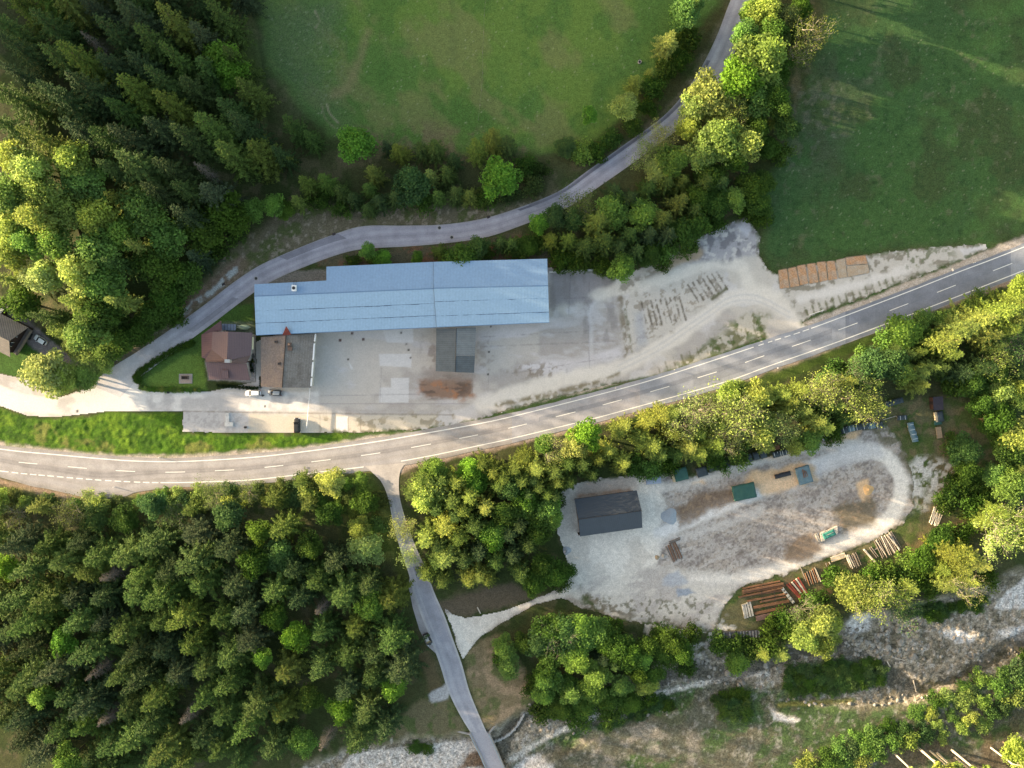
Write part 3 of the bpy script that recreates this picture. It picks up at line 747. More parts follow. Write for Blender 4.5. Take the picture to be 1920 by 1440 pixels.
# ------------------------------------------------------------------ ground sheets
def grid_mesh(name, xs, ys, zfun, paint, mat, keep=None, lift=0.0, proj=True):
    nx, ny = len(xs), len(ys)
    X, Y = np.meshgrid(xs, ys)
    x = X.ravel(); y = Y.ravel()
    z = zfun(x, y)
    k = H / np.maximum(H - z, 20.0) if proj else 1.0
    px = 960 + x / S * k; py = 720 - y / S * k
    P = Paint(px, py); paint(P)
    i = np.arange((nx - 1) * (ny - 1)); r = i // (nx - 1); c = i % (nx - 1)
    a = r * nx + c
    q = np.stack([a, a + 1, a + nx + 1, a + nx], 1)
    col = P.c; stone = P.s
    z = z + lift
    if keep is not None:
        kv = keep(px, py)
        q = q[kv[q].all(1)]
        used = np.unique(q)
        mp = np.full(len(x), -1); mp[used] = np.arange(len(used))
        q = mp[q]; x, y, z, col, stone = x[used], y[used], z[used], col[used], stone[used]
    me = bpy.data.meshes.new(name)
    me.vertices.add(len(x))
    me.vertices.foreach_set('co', np.stack([x, y, z], 1).astype(np.float32).ravel())
    me.loops.add(q.size)
    me.loops.foreach_set('vertex_index', q.astype(np.int32).ravel())
    me.polygons.add(len(q))
    me.polygons.foreach_set('loop_start', np.arange(0, q.size, 4, dtype=np.int32))
    me.polygons.foreach_set('use_smooth', np.ones(len(q), bool))
    st = me.attributes.new('stone', 'FLOAT', 'POINT'); st.data.foreach_set('value', stone.astype(np.float32))
    at_ = me.color_attributes.new('Col', 'FLOAT_COLOR', 'POINT')
    at_.data.foreach_set('color', np.concatenate([col, np.ones((len(col), 1))], 1).astype(np.float32).ravel())
    me.materials.append(mat)
    me.update(calc_edges=True); me.validate()
    return link(name, me)

def axis(lo, hi, step, far):
    a = list(np.arange(lo, hi + step / 2, step))
    out = a[:]
    d = step
    x = lo; left = []
    while x > -far:
        d = min(d * 1.25, 120); x -= d; left.append(x)
    d = step; x = out[-1]; right = []
    while x < far:
        d = min(d * 1.25, 120); x += d; right.append(x)
    return np.array(list(reversed(left)) + out + right)

def ground_z(x, y):
    z = height_w(x, y)
    px = 960 + x / S; py = 720 - y / S
    g = np.minimum(sstep(0, 6, poly_sd(px, py, YARD)), sstep(0, 6, poly_sd(px, py, LOG_YARD)))
    near = np.nonzero((np.abs(x) < 230) & (np.abs(y) < 190))[0]
    for q in ROADS:
        g[near] = np.minimum(g[near], sstep(-1, 6, poly_sd(px[near], py[near], q)))
    v = sstep(2, -6, poly_sd(px, py, VERGE_S)) * g
    n = fbm(x, y, 2.6, 3, 5) - 0.5
    n2 = fbm(x, y, 1.0, 2, 9) - 0.5
    b = sstep(10, -10, poly_sd(px, py, BED))
    return z + g * (0.16 * n) + v * (0.26 * n2 + 0.08) + b * (0.5 * n2 + .3 * n) - (1 - g) * 0.03

YM = ground_mat('concrete_cover', 2.2, 0.5, 0.12, 0.02, 0.9)
yard = tag(grid_mesh('concrete_yard', np.arange(-156, 146, 0.28), np.arange(-16, 52, 0.28), lambda x, y: np.zeros(len(x)), paint_yard, YM,
                     keep=lambda px, py: poly_sd(px, py, YARD) + (fbm(px, py, 9, 3, 77) - 0.5) * np.where(px < 600, 1.2, 6) < 0, lift=0.012), kind='structure')
LM = ground_mat('gravel_cover', 3.0, 0.7, 0.25, 0.06, 0.95)
logyard = tag(grid_mesh('gravel_yard', np.arange(-20, 122, 0.28), np.arange(-84, -6, 0.28), lambda x, y: 0.05 * (fbm(x, y, 3, 3, 4) - .5), paint_logyard, LM,
                        keep=lambda px, py: poly_sd(px, py, LOG_YARD) + (fbm(px, py, 14, 4, 78) - 0.5) * np.where(px < 1040, 5, 14) < 0, lift=0.03), kind='structure')

# ------------------------------------------------------------------ roads: ribbons with a coordinate across and along
def ribbon(name, left, right, z, mat, parent=None, kind='structure', nacross=10, step=1.0):
    """left/right: matching px polylines; built as a strip with attributes across (0..1) and along (m)"""
    L = [at(*p, z) for p in left]; R = [at(*p, z) for p in right]
    vs = []; acr = []; alo = []; fs = []
    s = 0
    for i in range(len(L)):
        if i: s += ((L[i] + R[i]) / 2 - (L[i - 1] + R[i - 1]) / 2).length
        for k in range(nacross + 1):
            t = k / nacross
            vs.append(L[i].lerp(R[i], t)); acr.append(t); alo.append(s)
    w = nacross + 1
    for i in range(len(L) - 1):
        for k in range(nacross):
            a = i * w + k
            fs.append((a, a + w, a + w + 1, a + 1))
    me = bpy.data.meshes.new(name)
    me.from_pydata(vs, [], fs)
    if me.polygons[0].normal.z < 0: me.flip_normals()
    for nm, d in (('across', acr), ('along', alo)):
        A = me.attributes.new(nm, 'FLOAT', 'POINT'); A.data.foreach_set('value', d)
    me.materials.append(mat); me.update()
    return tag(link(name, me, parent), kind=kind)

def resample(pts, n):
    P = [Vector((p[0], p[1], 0)) for p in pts]
    d = [0]
    for a, b in zip(P[:-1], P[1:]): d.append(d[-1] + (b - a).length)
    out = []; j = 0
    for i in range(n):
        t = d[-1] * i / (n - 1)
        while j < len(P) - 2 and d[j + 1] < t: j += 1
        f = (t - d[j]) / max(d[j + 1] - d[j], 1e-9)
        q = P[j].lerp(P[j + 1], f); out.append((q.x, q.y))
    return out

def yat(line, x):
    for a, b in zip(line[:-1], line[1:]):
        if a[0] <= x <= b[0]: return a[1] + (b[1] - a[1]) * (x - a[0]) / (b[0] - a[0])
    return line[-1][1]

def road_mat(name, light, dark, tracks, tone_lengths=(), fade=(), bands=0.5):
    """asphalt: worn wheel tracks (positions across), darker lengths (along ranges, new asphalt and painted shade), fine grain"""
    m, t, b, o = nt(name)
    def attr(n):
        a = t.nodes.new('ShaderNodeAttribute'); a.attribute_name = n; a.attribute_type = 'GEOMETRY'; return a.outputs['Fac']
    ac, al = attr('across'), attr('along')
    vec = objvec(t)
    cx = t.nodes.new('ShaderNodeCombineXYZ')
    s1 = t.nodes.new('ShaderNodeMath'); s1.operation = 'MULTIPLY'; s1.inputs[1].default_value = 22.0; t.links.new(ac, s1.inputs[0])
    s2 = t.nodes.new('ShaderNodeMath'); s2.operation = 'MULTIPLY'; s2.inputs[1].default_value = 0.05; t.links.new(al, s2.inputs[0])
    t.links.new(s1.outputs[0], cx.inputs[0]); t.links.new(s2.outputs[0], cx.inputs[1])
    streak = noise_node(t, 0.55, 4, 0.6, cx.outputs[0])
    out = mixrgb(t, 'MIX', ramp(t, streak.outputs['Fac'], .35, .65, 0, bands), tuple(lin(*light)), tuple(lin(*dark)))
    for pos, wid, col, op in tracks:
        d = t.nodes.new('ShaderNodeMath'); d.operation = 'SUBTRACT'; d.inputs[1].default_value = pos; t.links.new(ac, d.inputs[0])
        a_ = t.nodes.new('ShaderNodeMath'); a_.operation = 'ABSOLUTE'; t.links.new(d.outputs[0], a_.inputs[0])
        f = ramp(t, a_.outputs[0], wid * 0.3, wid, op, 0)
        out = mixrgb(t, 'MIX', f, out, tuple(lin(*col)))
    for a0, a1, c0, c1, col, op in tone_lengths:
        fs = []
        for sock, lo, hi in ((al, a0, a1), (ac, c0, c1)):
            for opn, v in (('GREATER_THAN', lo), ('LESS_THAN', hi)):
                n = t.nodes.new('ShaderNodeMath'); n.operation = opn; n.inputs[1].default_value = v; t.links.new(sock, n.inputs[0]); fs.append(n.outputs[0])
        while len(fs) > 1:
            n = t.nodes.new('ShaderNodeMath'); n.operation = 'MULTIPLY'; t.links.new(fs.pop(), n.inputs[0]); t.links.new(fs.pop(), n.inputs[1]); fs.append(n.outputs[0])
        n = t.nodes.new('ShaderNodeMath'); n.operation = 'MULTIPLY'; n.inputs[1].default_value = op; t.links.new(fs[0], n.inputs[0])
        out = mixrgb(t, 'MIX', n.outputs[0], out, tuple(lin(*col)))
    for a0, a1, col in fade:
        out = mixrgb(t, 'MIX', ramp(t, al, a0, a1), out, tuple(lin(*col)))
    g = noise_node(t, 2.5, 5, 0.7, vec); g2 = noise_node(t, 0.25, 3, 0.6, vec)
    for n, am in ((g, .14), (g2, .16)):
        c3 = t.nodes.new('ShaderNodeCombineXYZ'); r = ramp(t, n.outputs['Fac'], .3, .7, 1 - am, 1 + am)
        for i in range(3): t.links.new(r, c3.inputs[i])
        out = mixrgb(t, 'MULTIPLY', 1.0, out, c3.outputs[0])
    t.links.new(out, b.inputs['Base Color'])
    b.inputs['Roughness'].default_value = 0.85; b.inputs['Specular IOR Level'].default_value = 0.25
    return m

TOPL = [(-420, 760), (-200, 812), (0, 842), (100, 852), (200, 861), (270, 865), (350, 865), (480, 857), (600, 843), (700, 829), (800, 812), (900, 794), (960, 781), (1080, 751), (1200, 719), (1300, 688), (1440, 642), (1520, 616), (1680, 556), (1800, 509), (1920, 463), (2300, 310)]
BOTL = [(-420, 800), (-200, 855), (0, 883), (100, 893), (200, 901), (300, 905), (400, 903), (480, 899), (600, 885), (700, 873), (800, 856), (900, 835), (960, 822), (1080, 793), (1150, 775), (1350, 719), (1440, 687), (1560, 645), (1680, 600), (1800, 554), (1920, 507), (2300, 360)]
TOPL = spline([(x, y, 0) for x, y in TOPL], 5); BOTL = spline([(x, y, 0) for x, y in BOTL], 5)
TOPL = [(p[0], p[1]) for p in TOPL]; BOTL = [(p[0], p[1]) for p in BOTL]
XS = list(np.arange(-400, 2290, 12))
BAY = [(-60, 0), (0, 3), (60, 13), (120, 20), (145, 24), (185, 27), (228, 22), (250, 12), (290, 4), (330, 0)]
RL = [(x, yat(TOPL, x) - 8 + 1.5 * vnoise(np.array([x / 14.]), np.array([1.]), 3)[0]) for x in XS]
RR = [(x, yat(BOTL, x) + 8 + (yat(BAY, x) if -60 < x < 330 else 0) + 1.5 * vnoise(np.array([x / 14.]), np.array([5.]), 4)[0]) for x in XS]
# lengths along the ribbon, in metres, of a given photo x
_mid = [((a[0] + b[0]) / 2 * S, (a[1] + b[1]) / 2 * S) for a, b in zip(RL, RR)]
_cum = [0]
for a, b in zip(_mid[:-1], _mid[1:]): _cum.append(_cum[-1] + math.hypot(b[0] - a[0], b[1] - a[1]))
def along(x): return float(np.interp(x, XS, _cum))
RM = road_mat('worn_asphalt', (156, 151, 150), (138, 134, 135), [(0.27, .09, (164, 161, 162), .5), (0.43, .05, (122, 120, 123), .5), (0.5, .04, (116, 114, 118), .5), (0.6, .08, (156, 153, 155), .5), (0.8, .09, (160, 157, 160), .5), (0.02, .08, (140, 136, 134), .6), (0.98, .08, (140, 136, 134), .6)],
              [(along(960), along(1200), 0, 1, (152, 152, 160), .7), (along(1200), along(1585), 0, 1, (138, 144, 156), .8), (along(1585), along(1895), .02, .98, (112, 119, 133), .85), (along(1895), along(2300), 0, 1, (134, 140, 150), .7), (along(1585), along(1592), 0, .4, (112, 117, 128), .8), (along(1300), along(1560), .47, .72, (112, 116, 126), .45), (along(1010), along(1560), .36, .5, (108, 112, 122), .5)])  # lengths west of the newer asphalt put the road's shade into the colour
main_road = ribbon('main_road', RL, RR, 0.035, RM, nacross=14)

WHITE = M('road_paint', (232, 230, 226), 0.7, .25, 2.0)
def strip(name, pts, w, z, mat, parent):
    P = [at(*p, z) for p in pts]
    L = []; R = []
    for i, p in enumerate(P):
        d = (P[min(i + 1, len(P) - 1)] - P[max(i - 1, 0)]); d.z = 0; d.normalize()
        n = Vector((-d.y, d.x, 0)) * w / 2
        L.append(p + n); R.append(p - n)
    mb = MB()
    mb.add(L + R, [(i + len(P), i + 1 + len(P), i + 1, i) for i in range(len(P) - 1)])
    return mb.build(name, mat, parent)
def line_pts(line, x0, x1, dy=0.0):
    n = max(2, int(abs(x1 - x0) / 12) + 1)
    return [(x, yat(line, x) + dy) for x in np.linspace(x0, x1, n)]
strip('edge_line', line_pts(TOPL, -390, 1405), .26, .041, WHITE, main_road)
strip('edge_line', line_pts(TOPL, 1521, 2280), .26, .041, WHITE, main_road)
for x0, x1 in ((1405, 1413), (1422, 1432), (1440, 1448), (1453, 1464), (1471, 1482), (1488, 1500), (1505, 1517)):
    strip('edge_dash', line_pts(TOPL, x0, x1), .26, .041, WHITE, main_road)
strip('edge_line', line_pts(BOTL, 301, 682), .28, .041, WHITE, main_road)
strip('edge_line', line_pts(BOTL, 752, 2280), .26, .041, WHITE, main_road)
strip('edge_line', line_pts(BOTL, -390, 16), .26, .041, WHITE, main_road)
for x0 in (22, 39, 56, 72, 89, 107, 125, 143, 161, 178, 197, 215, 232, 251, 268, 285):
    strip('edge_dash', line_pts(BOTL, x0, x0 + 12), .28, .041, WHITE, main_road)
MIDL = [(x, (yat(TOPL, x) + yat(BOTL, x)) / 2) for x in range(-400, 2290, 10)]
for x0, x1 in ((35, 70), (127, 163), (217, 253), (310, 347), (403, 439), (496, 531), (584, 620), (677, 713), (771, 808), (861, 896), (953, 988), (1042, 1079), (1130, 1166), (1219, 1255), (1308, 1344), (1397, 1433), (1485, 1520), (1572, 1608), (1668, 1703), (1757, 1792), (1862, 1898), (-55, -20), (-145, -110), (1950, 1985), (2040, 2075)):
    strip('centre_dash', line_pts(MIDL, x0, x1), .2, .041, WHITE, main_road)

# hill road
HL = [(1450, -160), (1400, -60), (1370, 0), (1342, 72), (1302, 148), (1247, 215), (1172, 270), (1102, 320), (1045, 360), (962, 393), (900, 411), (830, 421), (755, 423), (680, 424), (625, 440), (560, 465), (490, 496), (440, 528), (380, 574), (310, 624), (250, 664), (205, 692), (170, 722)]
HR = [(1492, -150), (1445, -55), (1413, 0), (1388, 72), (1345, 165), (1278, 236), (1200, 296), (1126, 348), (1066, 388), (985, 420), (915, 444), (845, 455), (765, 462), (690, 466), (645, 474), (582, 496), (510, 527), (460, 560), (402, 604), (334, 654), (282, 693), (262, 708), (225, 745)]
n = 130
hill_l = resample([(p[0], p[1]) for p in spline([(*q, 0) for q in HL], 6)], n); hill_r = resample([(p[0], p[1]) for p in spline([(*q, 0) for q in HR], 6)], n)
HLEN = sum(math.hypot(a[0] + c[0] - b_[0] - d_[0], a[1] + c[1] - b_[1] - d_[1]) for a, c, b_, d_ in zip(hill_l[:-1], hill_r[:-1], hill_l[1:], hill_r[1:])) / 2 * S
HM = road_mat('hill_asphalt', (158, 155, 166), (140, 138, 148), [(0.3, .1, (172, 170, 180), .5), (0.5, .07, (134, 132, 142), .4), (0.7, .1, (170, 168, 178), .5), (0.03, .06, (150, 146, 148), .6), (0.97, .06, (152, 148, 148), .6)],
              [(48, 122, .08, .2, (98, 96, 108), .85), (48, 118, .03, .08, (116, 114, 124), .6), (150, 176, .22, .36, (120, 117, 126), .0), (176, 195, .02, .33, (120, 118, 128), .8), (216, 233, .55, .8, (124, 122, 130), .75), (108, 118, 0, .4, (128, 126, 136), .5)], [(HLEN - 34, HLEN - 12, (188, 183, 182))])
hill_road = ribbon('hill_road', hill_l, hill_r, 0.03, HM, nacross=12)

# bridge road, with the junction bell
BL = [(684, 874), (700, 888), (716, 905), (728, 935), (738, 985), (752, 1035), (766, 1075), (776, 1115), (790, 1155), (808, 1200), (826, 1250), (840, 1295), (862, 1340), (884, 1376)]
BR = [(762, 868), (752, 880), (748, 900), (750, 935), (764, 985), (784, 1035), (800, 1070), (814, 1110), (834, 1155), (850, 1200), (866, 1245), (880, 1295), (898, 1340), (914, 1376)]
bl = resample([(p[0], p[1]) for p in spline([(*q, 0) for q in BL], 5)], 70); br = resample([(p[0], p[1]) for p in spline([(*q, 0) for q in BR], 5)], 70)
BM = road_mat('lane_asphalt', (160, 158, 166), (146, 144, 152), [(0.3, .12, (170, 168, 174), .5), (0.5, .08, (148, 147, 156), .5), (0.72, .1, (166, 164, 172), .5), (0.03, .1, (176, 172, 172), .8), (0.97, .08, (178, 174, 172), .8)],
              [(-1, 10, 0, 1, (174, 166, 160), .8), (32, 36, .35, 1, (122, 122, 134), .7), (36, 56, .3, .8, (140, 140, 150), .5)])
bridge_road = ribbon('bridge_road', bl, br, 0.04, BM, nacross=12)
# paved lay-by on the west side of the bridge road
mb = MB(); q = [(768, 1083), (783, 1120), (800, 1165), (818, 1208), (834, 1260), (832, 1268), (818, 1226), (800, 1210), (786, 1180), (774, 1140), (766, 1100)]
mb.prism([at(*p, .03) for p in q], .05)
layby = tag(mb.build('road_shoulder', M('pale_asphalt', (164, 158, 160), .9, .3, .5)), kind='structure')

ROADS = [RL[::2] + RR[::-2], hill_l[::2] + hill_r[::-2], bl[::2] + br[::-2]]
GM = ground_mat('ground_cover', 2.4, 0.8, 0.42, 0.14)
ground = tag(grid_mesh('ground', axis(-176, 176, 0.4, 3000), axis(-136, 136, 0.4, 3000), ground_z, paint_ground, GM), kind='structure')

# water of the stream, two reaches
WM = water_mat('stream_water', (66, 64, 50), .6)
def sheet(name, pts, z, mat):
    mb = MB(); P = [at(*p, z) for p in pts]
    tri = tessellate_polygon([P]); up = []
    for t in tri:
        a, b, c = (P[i] for i in t)
        up.append(t if (b - a).cross(c - a).z > 0 else (t[0], t[2], t[1]))
    mb.add(P, up)
    return tag(mb.build(name, mat), kind='structure')
sheet('stream_water', [(860, 1560), (915, 1440), (938, 1372), (965, 1345), (1000, 1312), (1080, 1300), (1180, 1272), (1290, 1236), (1400, 1236), (1460, 1212), (1560, 1186), (1640, 1225), (1720, 1275), (1800, 1255), (1890, 1195), (2050, 1138), (2300, 1065), (2320, 1110), (2060, 1185), (1910, 1240), (1840, 1300), (1740, 1325), (1640, 1275), (1560, 1235), (1460, 1258), (1380, 1290), (1280, 1285), (1180, 1320), (1090, 1350), (1010, 1362), (985, 1400), (960, 1460), (900, 1570)], -1.92, WM)

# ------------------------------------------------------------------ trees
LEAF = leaf_mat('leaf', .45, .30)
NEEDLE = leaf_mat('needle', .18, .34)
BARK = M('bark', (92, 78, 64), .9, .5, 3.0, .03)
PALE_BARK = M('pale_bark', (176, 166, 150), .9, .4, 3.0, .02)
GREY_BARK = M('dry_grey_bark', (138, 128, 116), .9, .4, 3.0, .02)

def quads_mesh(name, q, tint, mat):
    """q: n x 4 x 3 corner points, tint per face"""
    q = np.asarray(q, np.float32); n = len(q)
    me = bpy.data.meshes.new(name)
    me.vertices.add(n * 4); me.vertices.foreach_set('co', q.ravel())
    me.loops.add(n * 4); me.loops.foreach_set('vertex_index', np.arange(n * 4, dtype=np.int32))
    me.polygons.add(n); me.polygons.foreach_set('loop_start', np.arange(0, n * 4, 4, dtype=np.int32))
    a = me.attributes.new('tint', 'FLOAT', 'FACE'); a.data.foreach_set('value', np.asarray(tint, np.float32))
    me.materials.append(mat); me.update(calc_edges=True)
    return me

def spruce_meshes(seed, h=20.0, R=3.3, whorls=26, full=1.0, mat=None, start=0.07):
    """drooping whorls of herringbone sprays; unit height 1 -> scaled later, so built at 20 m"""
    r = random.Random(seed)
    Q = []; T = []
    lop = [1 + r.uniform(-.22, .22) for _ in range(12)]
    for w in range(whorls):
        t = start + (0.985 - start) * (w / (whorls - 1)) ** 0.92
        z0 = h * t
        rad = R * (1 - t) ** 0.78 * r.uniform(.82, 1.12) + .12
        nb = max(4, int(round((5 + 5 * (1 - t)) * full)))
        a0 = r.uniform(0, 6.28)
        for b in range(nb):
            a = a0 + 6.283 * b / nb + r.uniform(-.25, .25)
            L = rad * lop[int(a / 6.283 * 12) % 12] * r.uniform(.60, 1.18)
            if r.random() < .07: continue
            droop = r.uniform(.12, .34) * (0.4 + (1 - t)) - .10 * t
            tb = r.uniform(0, 1)
            ca, sa = math.cos(a), math.sin(a)
            nseg = max(2, int(L / .36))
            for s in range(nseg):
                f = (s + .6) / nseg
                x = L * f
                z = z0 - L * droop * f + L * .16 * f ** 3 + r.uniform(-.06, .06)
                for side in (-1, 1):
                    l = (.22 + .26 * L * (1 - f * .8) * .5) * r.uniform(.7, 1.3)
                    ang = a + side * r.uniform(.65, 1.15)
                    dx, dy = math.cos(ang), math.sin(ang)
                    wd = r.uniform(.10, .20)
                    dz = -r.uniform(.1, .45) * l
                    px, py = x * ca, x * sa
                    nx, ny = -dy * wd, dx * wd
                    tilt = r.uniform(-.12, .12)
                    Q.append([(px - nx * .6, py - ny * .6, z - tilt), (px + nx * .6, py + ny * .6, z + tilt), (px + dx * l + nx * .55, py + dy * l + ny * .55, z + dz + tilt), (px + dx * l - nx * .55, py + dy * l - ny * .55, z + dz - tilt)])
                    T.append(min(1, max(0, tb * .45 + r.uniform(0, .35) + .2 * f)))
            # tip spray along the axis
            x = L * .9; px, py = x * ca, x * sa; z = z0 - L * droop * .9 + L * .12
            wd = .16; nx, ny = -sa * wd, ca * wd
            Q.append([(px - nx, py - ny, z), (px + nx, py + ny, z), (px + ca * .45, py + sa * .45, z + .03), (px + ca * .42, py + sa * .42, z + .03)])
            T.append(.7)
    mb = MB()
    mb.tube((0, 0, -.4), (0, 0, h * .5), .26, .15, 7).tube((0, 0, h * .5), (0, 0, h), .15, .02, 6)
    return quads_mesh('spruce_crown', Q, T, mat or NEEDLE), mb.mesh('trunk', BARK)

def limb(mb, r, p, d, L, rad, depth, tips, droop=0.0):
    pts = [Vector(p)]; d = Vector(d).normalized()
    k = 4
    for i in range(k):
        d = (d + Vector((r.uniform(-.22, .22), r.uniform(-.22, .22), r.uniform(-.1, .2) - droop))).normalized()
        pts.append(pts[-1] + d * L / k)
    mb.path(pts, rad, rad * .35, 5)
    if depth == 0:
        tips.append(pts[-1]); tips.append(pts[2]); return
    for i in range(2 + depth):
        f = r.uniform(.35, .95); j = min(k - 1, int(f * k)); q = pts[j].lerp(pts[j + 1], f * k - j)
        a = r.uniform(0, 6.28)
        e = (d * .7 + Vector((math.cos(a), math.sin(a), r.uniform(-.1, .5)))).normalized()
        limb(mb, r, q, e, L * r.uniform(.45, .65), rad * .42, depth - 1, tips, droop)

def broadleaf_meshes(seed, h=12.0, R=4.2, lobes=15, leaves=150, base=.22, flat=.9, leaf=.26, bark=None, spread=.74):
    """trunk and limbs; crown of many leaf clumps, each a loose shell of leaf sprays"""
    r = random.Random(seed); rn = np.random.RandomState(seed)
    cz = h * (base + (1 - base) * .52); rz = h * (1 - base) * .5
    C = []
    for i in range(lobes * 3):
        if len(C) >= lobes: break
        u = r.uniform(-.75, 1); a = 2.4 * i + r.uniform(-.5, .5); s = math.sqrt(max(0, 1 - u * u))
        rr = r.uniform(.42, spread)
        C.append((R * rr * s * math.cos(a) * r.uniform(.85, 1.2), R * rr * s * math.sin(a) * r.uniform(.85, 1.2), cz + rz * rr * u * flat, R * r.uniform(.18, .46), r.uniform(0, 1)))
    C.append((0, 0, cz + rz * .55, R * .38, .6))
    Q = []; T = []
    for x, y, z, rad, tb in C:
        n = int(leaves * (rad / (R * .36)) ** 1.6)
        d = rn.normal(size=(n, 3)); d /= np.linalg.norm(d, axis=1)[:, None]
        rr = rad * (rn.uniform(.2, 1.45, n) ** .6)
        c = np.array([x, y, z]) + d * rr[:, None] * np.array([1, 1, .8])
        out = c - np.array([0, 0, cz - rz * .4]); out /= np.linalg.norm(out, axis=1)[:, None] + 1e-6
        nrm = out * .45 + rn.normal(size=(n, 3)) * .6 + np.array([0, 0, .25]); nrm /= np.linalg.norm(nrm, axis=1)[:, None]
        u = np.cross(nrm, rn.normal(size=(n, 3))); u /= np.linalg.norm(u, axis=1)[:, None]
        v = np.cross(nrm, u)
        sz = leaf * rn.uniform(.6, 1.3, n)[:, None]; asp = rn.uniform(.45, .8, n)[:, None]
        k = nrm * sz * .25
        q = np.stack([c - u * sz, c - v * sz * asp + k, c + u * sz, c + v * sz * asp + k], 1)
        Q.append(q); T.append(np.clip(tb * .5 + rn.uniform(0, .5, n), 0, 1))
    mb = MB(); tips = []
    top = Vector((r.uniform(-.3, .3), r.uniform(-.3, .3), h * .55))
    mb.path([(0, 0, -.3), (0.05, .05, h * base), top], .022 * h, .010 * h, 7)
    for x, y, z, rad, tb in C[::2]:
        p = Vector((0, 0, h * base)).lerp(top, r.uniform(.1, .9))
        m = p.lerp(Vector((x, y, z)), .5) + Vector((0, 0, .3))
        mb.path([p, m, (x, y, z)], .009 * h, .003 * h, 5)
    return quads_mesh('crown', np.concatenate(Q), np.concatenate(T), LEAF), mb.mesh('trunk', bark or BARK)

def bare_meshes(seed, h=9.0, nleaf=260, bark=None, leaf=.2):
    """thin-leaved tree just coming into leaf: twigs show"""
    r = random.Random(seed); mb = MB(); tips = []
    mb.path([(0, 0, -.3), (0, 0, h * .25), (r.uniform(-.4, .4), r.uniform(-.4, .4), h * .5)], .016 * h, .01 * h, 6)
    for i in range(13):
        a = 2.4 * i; p = (0, 0, h * r.uniform(.18, .5))
        limb(mb, r, p, (math.cos(a) * .8, math.sin(a) * .8, .75), h * r.uniform(.38, .55), .007 * h, 2, tips)
    Q = []; T = []
    for i in range(nleaf * 4):
        p = r.choice(tips); q = Vector(p) + Vector((r.gauss(0, .5), r.gauss(0, .5), r.gauss(0, .4)))
        u = Vector((r.gauss(0, 1), r.gauss(0, 1), r.gauss(0, 1))).normalized(); v = u.orthogonal().normalized()
        s = leaf * r.uniform(.5, 1.2)
        Q.append([q - u * s, q - v * s * .6, q + u * s, q + v * s * .6]); T.append(r.random())
    return quads_mesh('crown', [[tuple(c) for c in q] for q in Q], T, LEAF), mb.mesh('trunk', bark or GREY_BARK)

DEAD_BARK = M('dead_wood', (98, 92, 86), .9, .4, 3.0, .02)
def dead_spruce_mesh(seed, h=18.0, R=2.6):
    r = random.Random(seed); mb = MB()
    mb.tube((0, 0, -.3), (0, 0, h * .6), .2, .1, 6).tube((0, 0, h * .6), (0, 0, h), .1, .02, 5)
    for w in range(30):
        t = .2 + .77 * w / 29
        for b in range(6):
            a = r.uniform(0, 6.28); L = R * (1 - t) ** .6 * r.uniform(.5, 1.1) + .2
            p = Vector((0, 0, h * t)); q = p + Vector((math.cos(a) * L, math.sin(a) * L, -.2 * L))
            mb.path([p, p.lerp(q, .5) + Vector((0, 0, .08)), q], .035, .012, 4)
            for s in (-1, 1):
                e = p.lerp(q, .6); mb.tube(e, e + Vector((math.cos(a + s * .8), math.sin(a + s * .8), -.2)) * L * .35, .014, .006, 3)
    return mb.mesh('trunk', DEAD_BARK)

def bush_meshes(seed, h=2.6, R=2.4):
    c, t = broadleaf_meshes(seed, h, R, 17, 80, .02, .7, .2, None, 1.0)
    return c, t

VAR = {
    'S': [(spruce_meshes(s, 20, R, wh), 20.0, R) for s, R, wh in ((1, 4.4, 25), (2, 4.8, 24), (3, 4.0, 26), (4, 4.6, 23), (5, 5.0, 25))],
    'B': [(broadleaf_meshes(s, 12, R, lb, lv), 12.0, R) for s, R, lb, lv in ((11, 4.2, 18, 250), (12, 3.9, 22, 210), (13, 4.5, 16, 270), (14, 4.0, 20, 230), (15, 3.6, 24, 200))],
    'P': [(bare_meshes(s, 9, n), 9.0, 3.6) for s, n in ((21, 330), (22, 480), (23, 190))],
    'U': [(bush_meshes(s), 2.6, 2.4) for s in (31, 32, 33)],
    'T': [(broadleaf_meshes(s, 16, 3.0, 10, 120, .6, .9, .34, PALE_BARK), 16.0, 3.0) for s in (61, 62)],
    'W': [(bare_meshes(s, 12, 420, PALE_BARK, .26), 12.0, 4.2) for s in (41, 42)],
}
DEAD = [(dead_spruce_mesh(s), 18.0, 2.6) for s in (51, 52)]
TONE = {
    's': (.052, .092, .028), 'k': (.036, .062, .026), 'o': (.094, .132, .032), 'm': (.066, .116, .030), 'y': (.190, .240, .060), 'b': (.042, .066, .034),  # y carries the sun's yellow on lit spruce crowns in its colour
    'g': (.145, .265, .065), 'f': (.130, .280, .045), 'l': (.320, .410, .130), 'd': (.070, .140, .028), 'v': (.260, .345, .090), 'p': (.215, .275, .090), 'e': (.075, .145, .050), 'r': (.120, .165, .055),
}
TONE_WORD = {'s': 'dark green', 'k': 'very dark', 'o': 'olive', 'm': 'mid green', 'y': 'sunlit yellow', 'b': 'bluish green', 'g': 'fresh green', 'f': 'bright green', 'l': 'pale green', 'd': 'deep green', 'v': 'yellow-green', 'p': 'tan', 'e': 'grey-green', 'r': 'olive-brown'}
KIND_NAME = {'S': ('spruce_tree', 'tree', 'spruce'), 'B': ('broadleaf_tree', 'tree', 'broadleaf tree'), 'P': ('bare_tree', 'tree', 'thinly leaved twiggy tree'), 'U': ('bush', 'bush', 'bush'), 'T': ('slender_tree', 'tree', 'bare-trunked tree'), 'W': ('birch_tree', 'tree', 'pale-trunked tree'), 'D': ('dead_spruce', 'tree', 'dead grey spruce')}
TREES = []
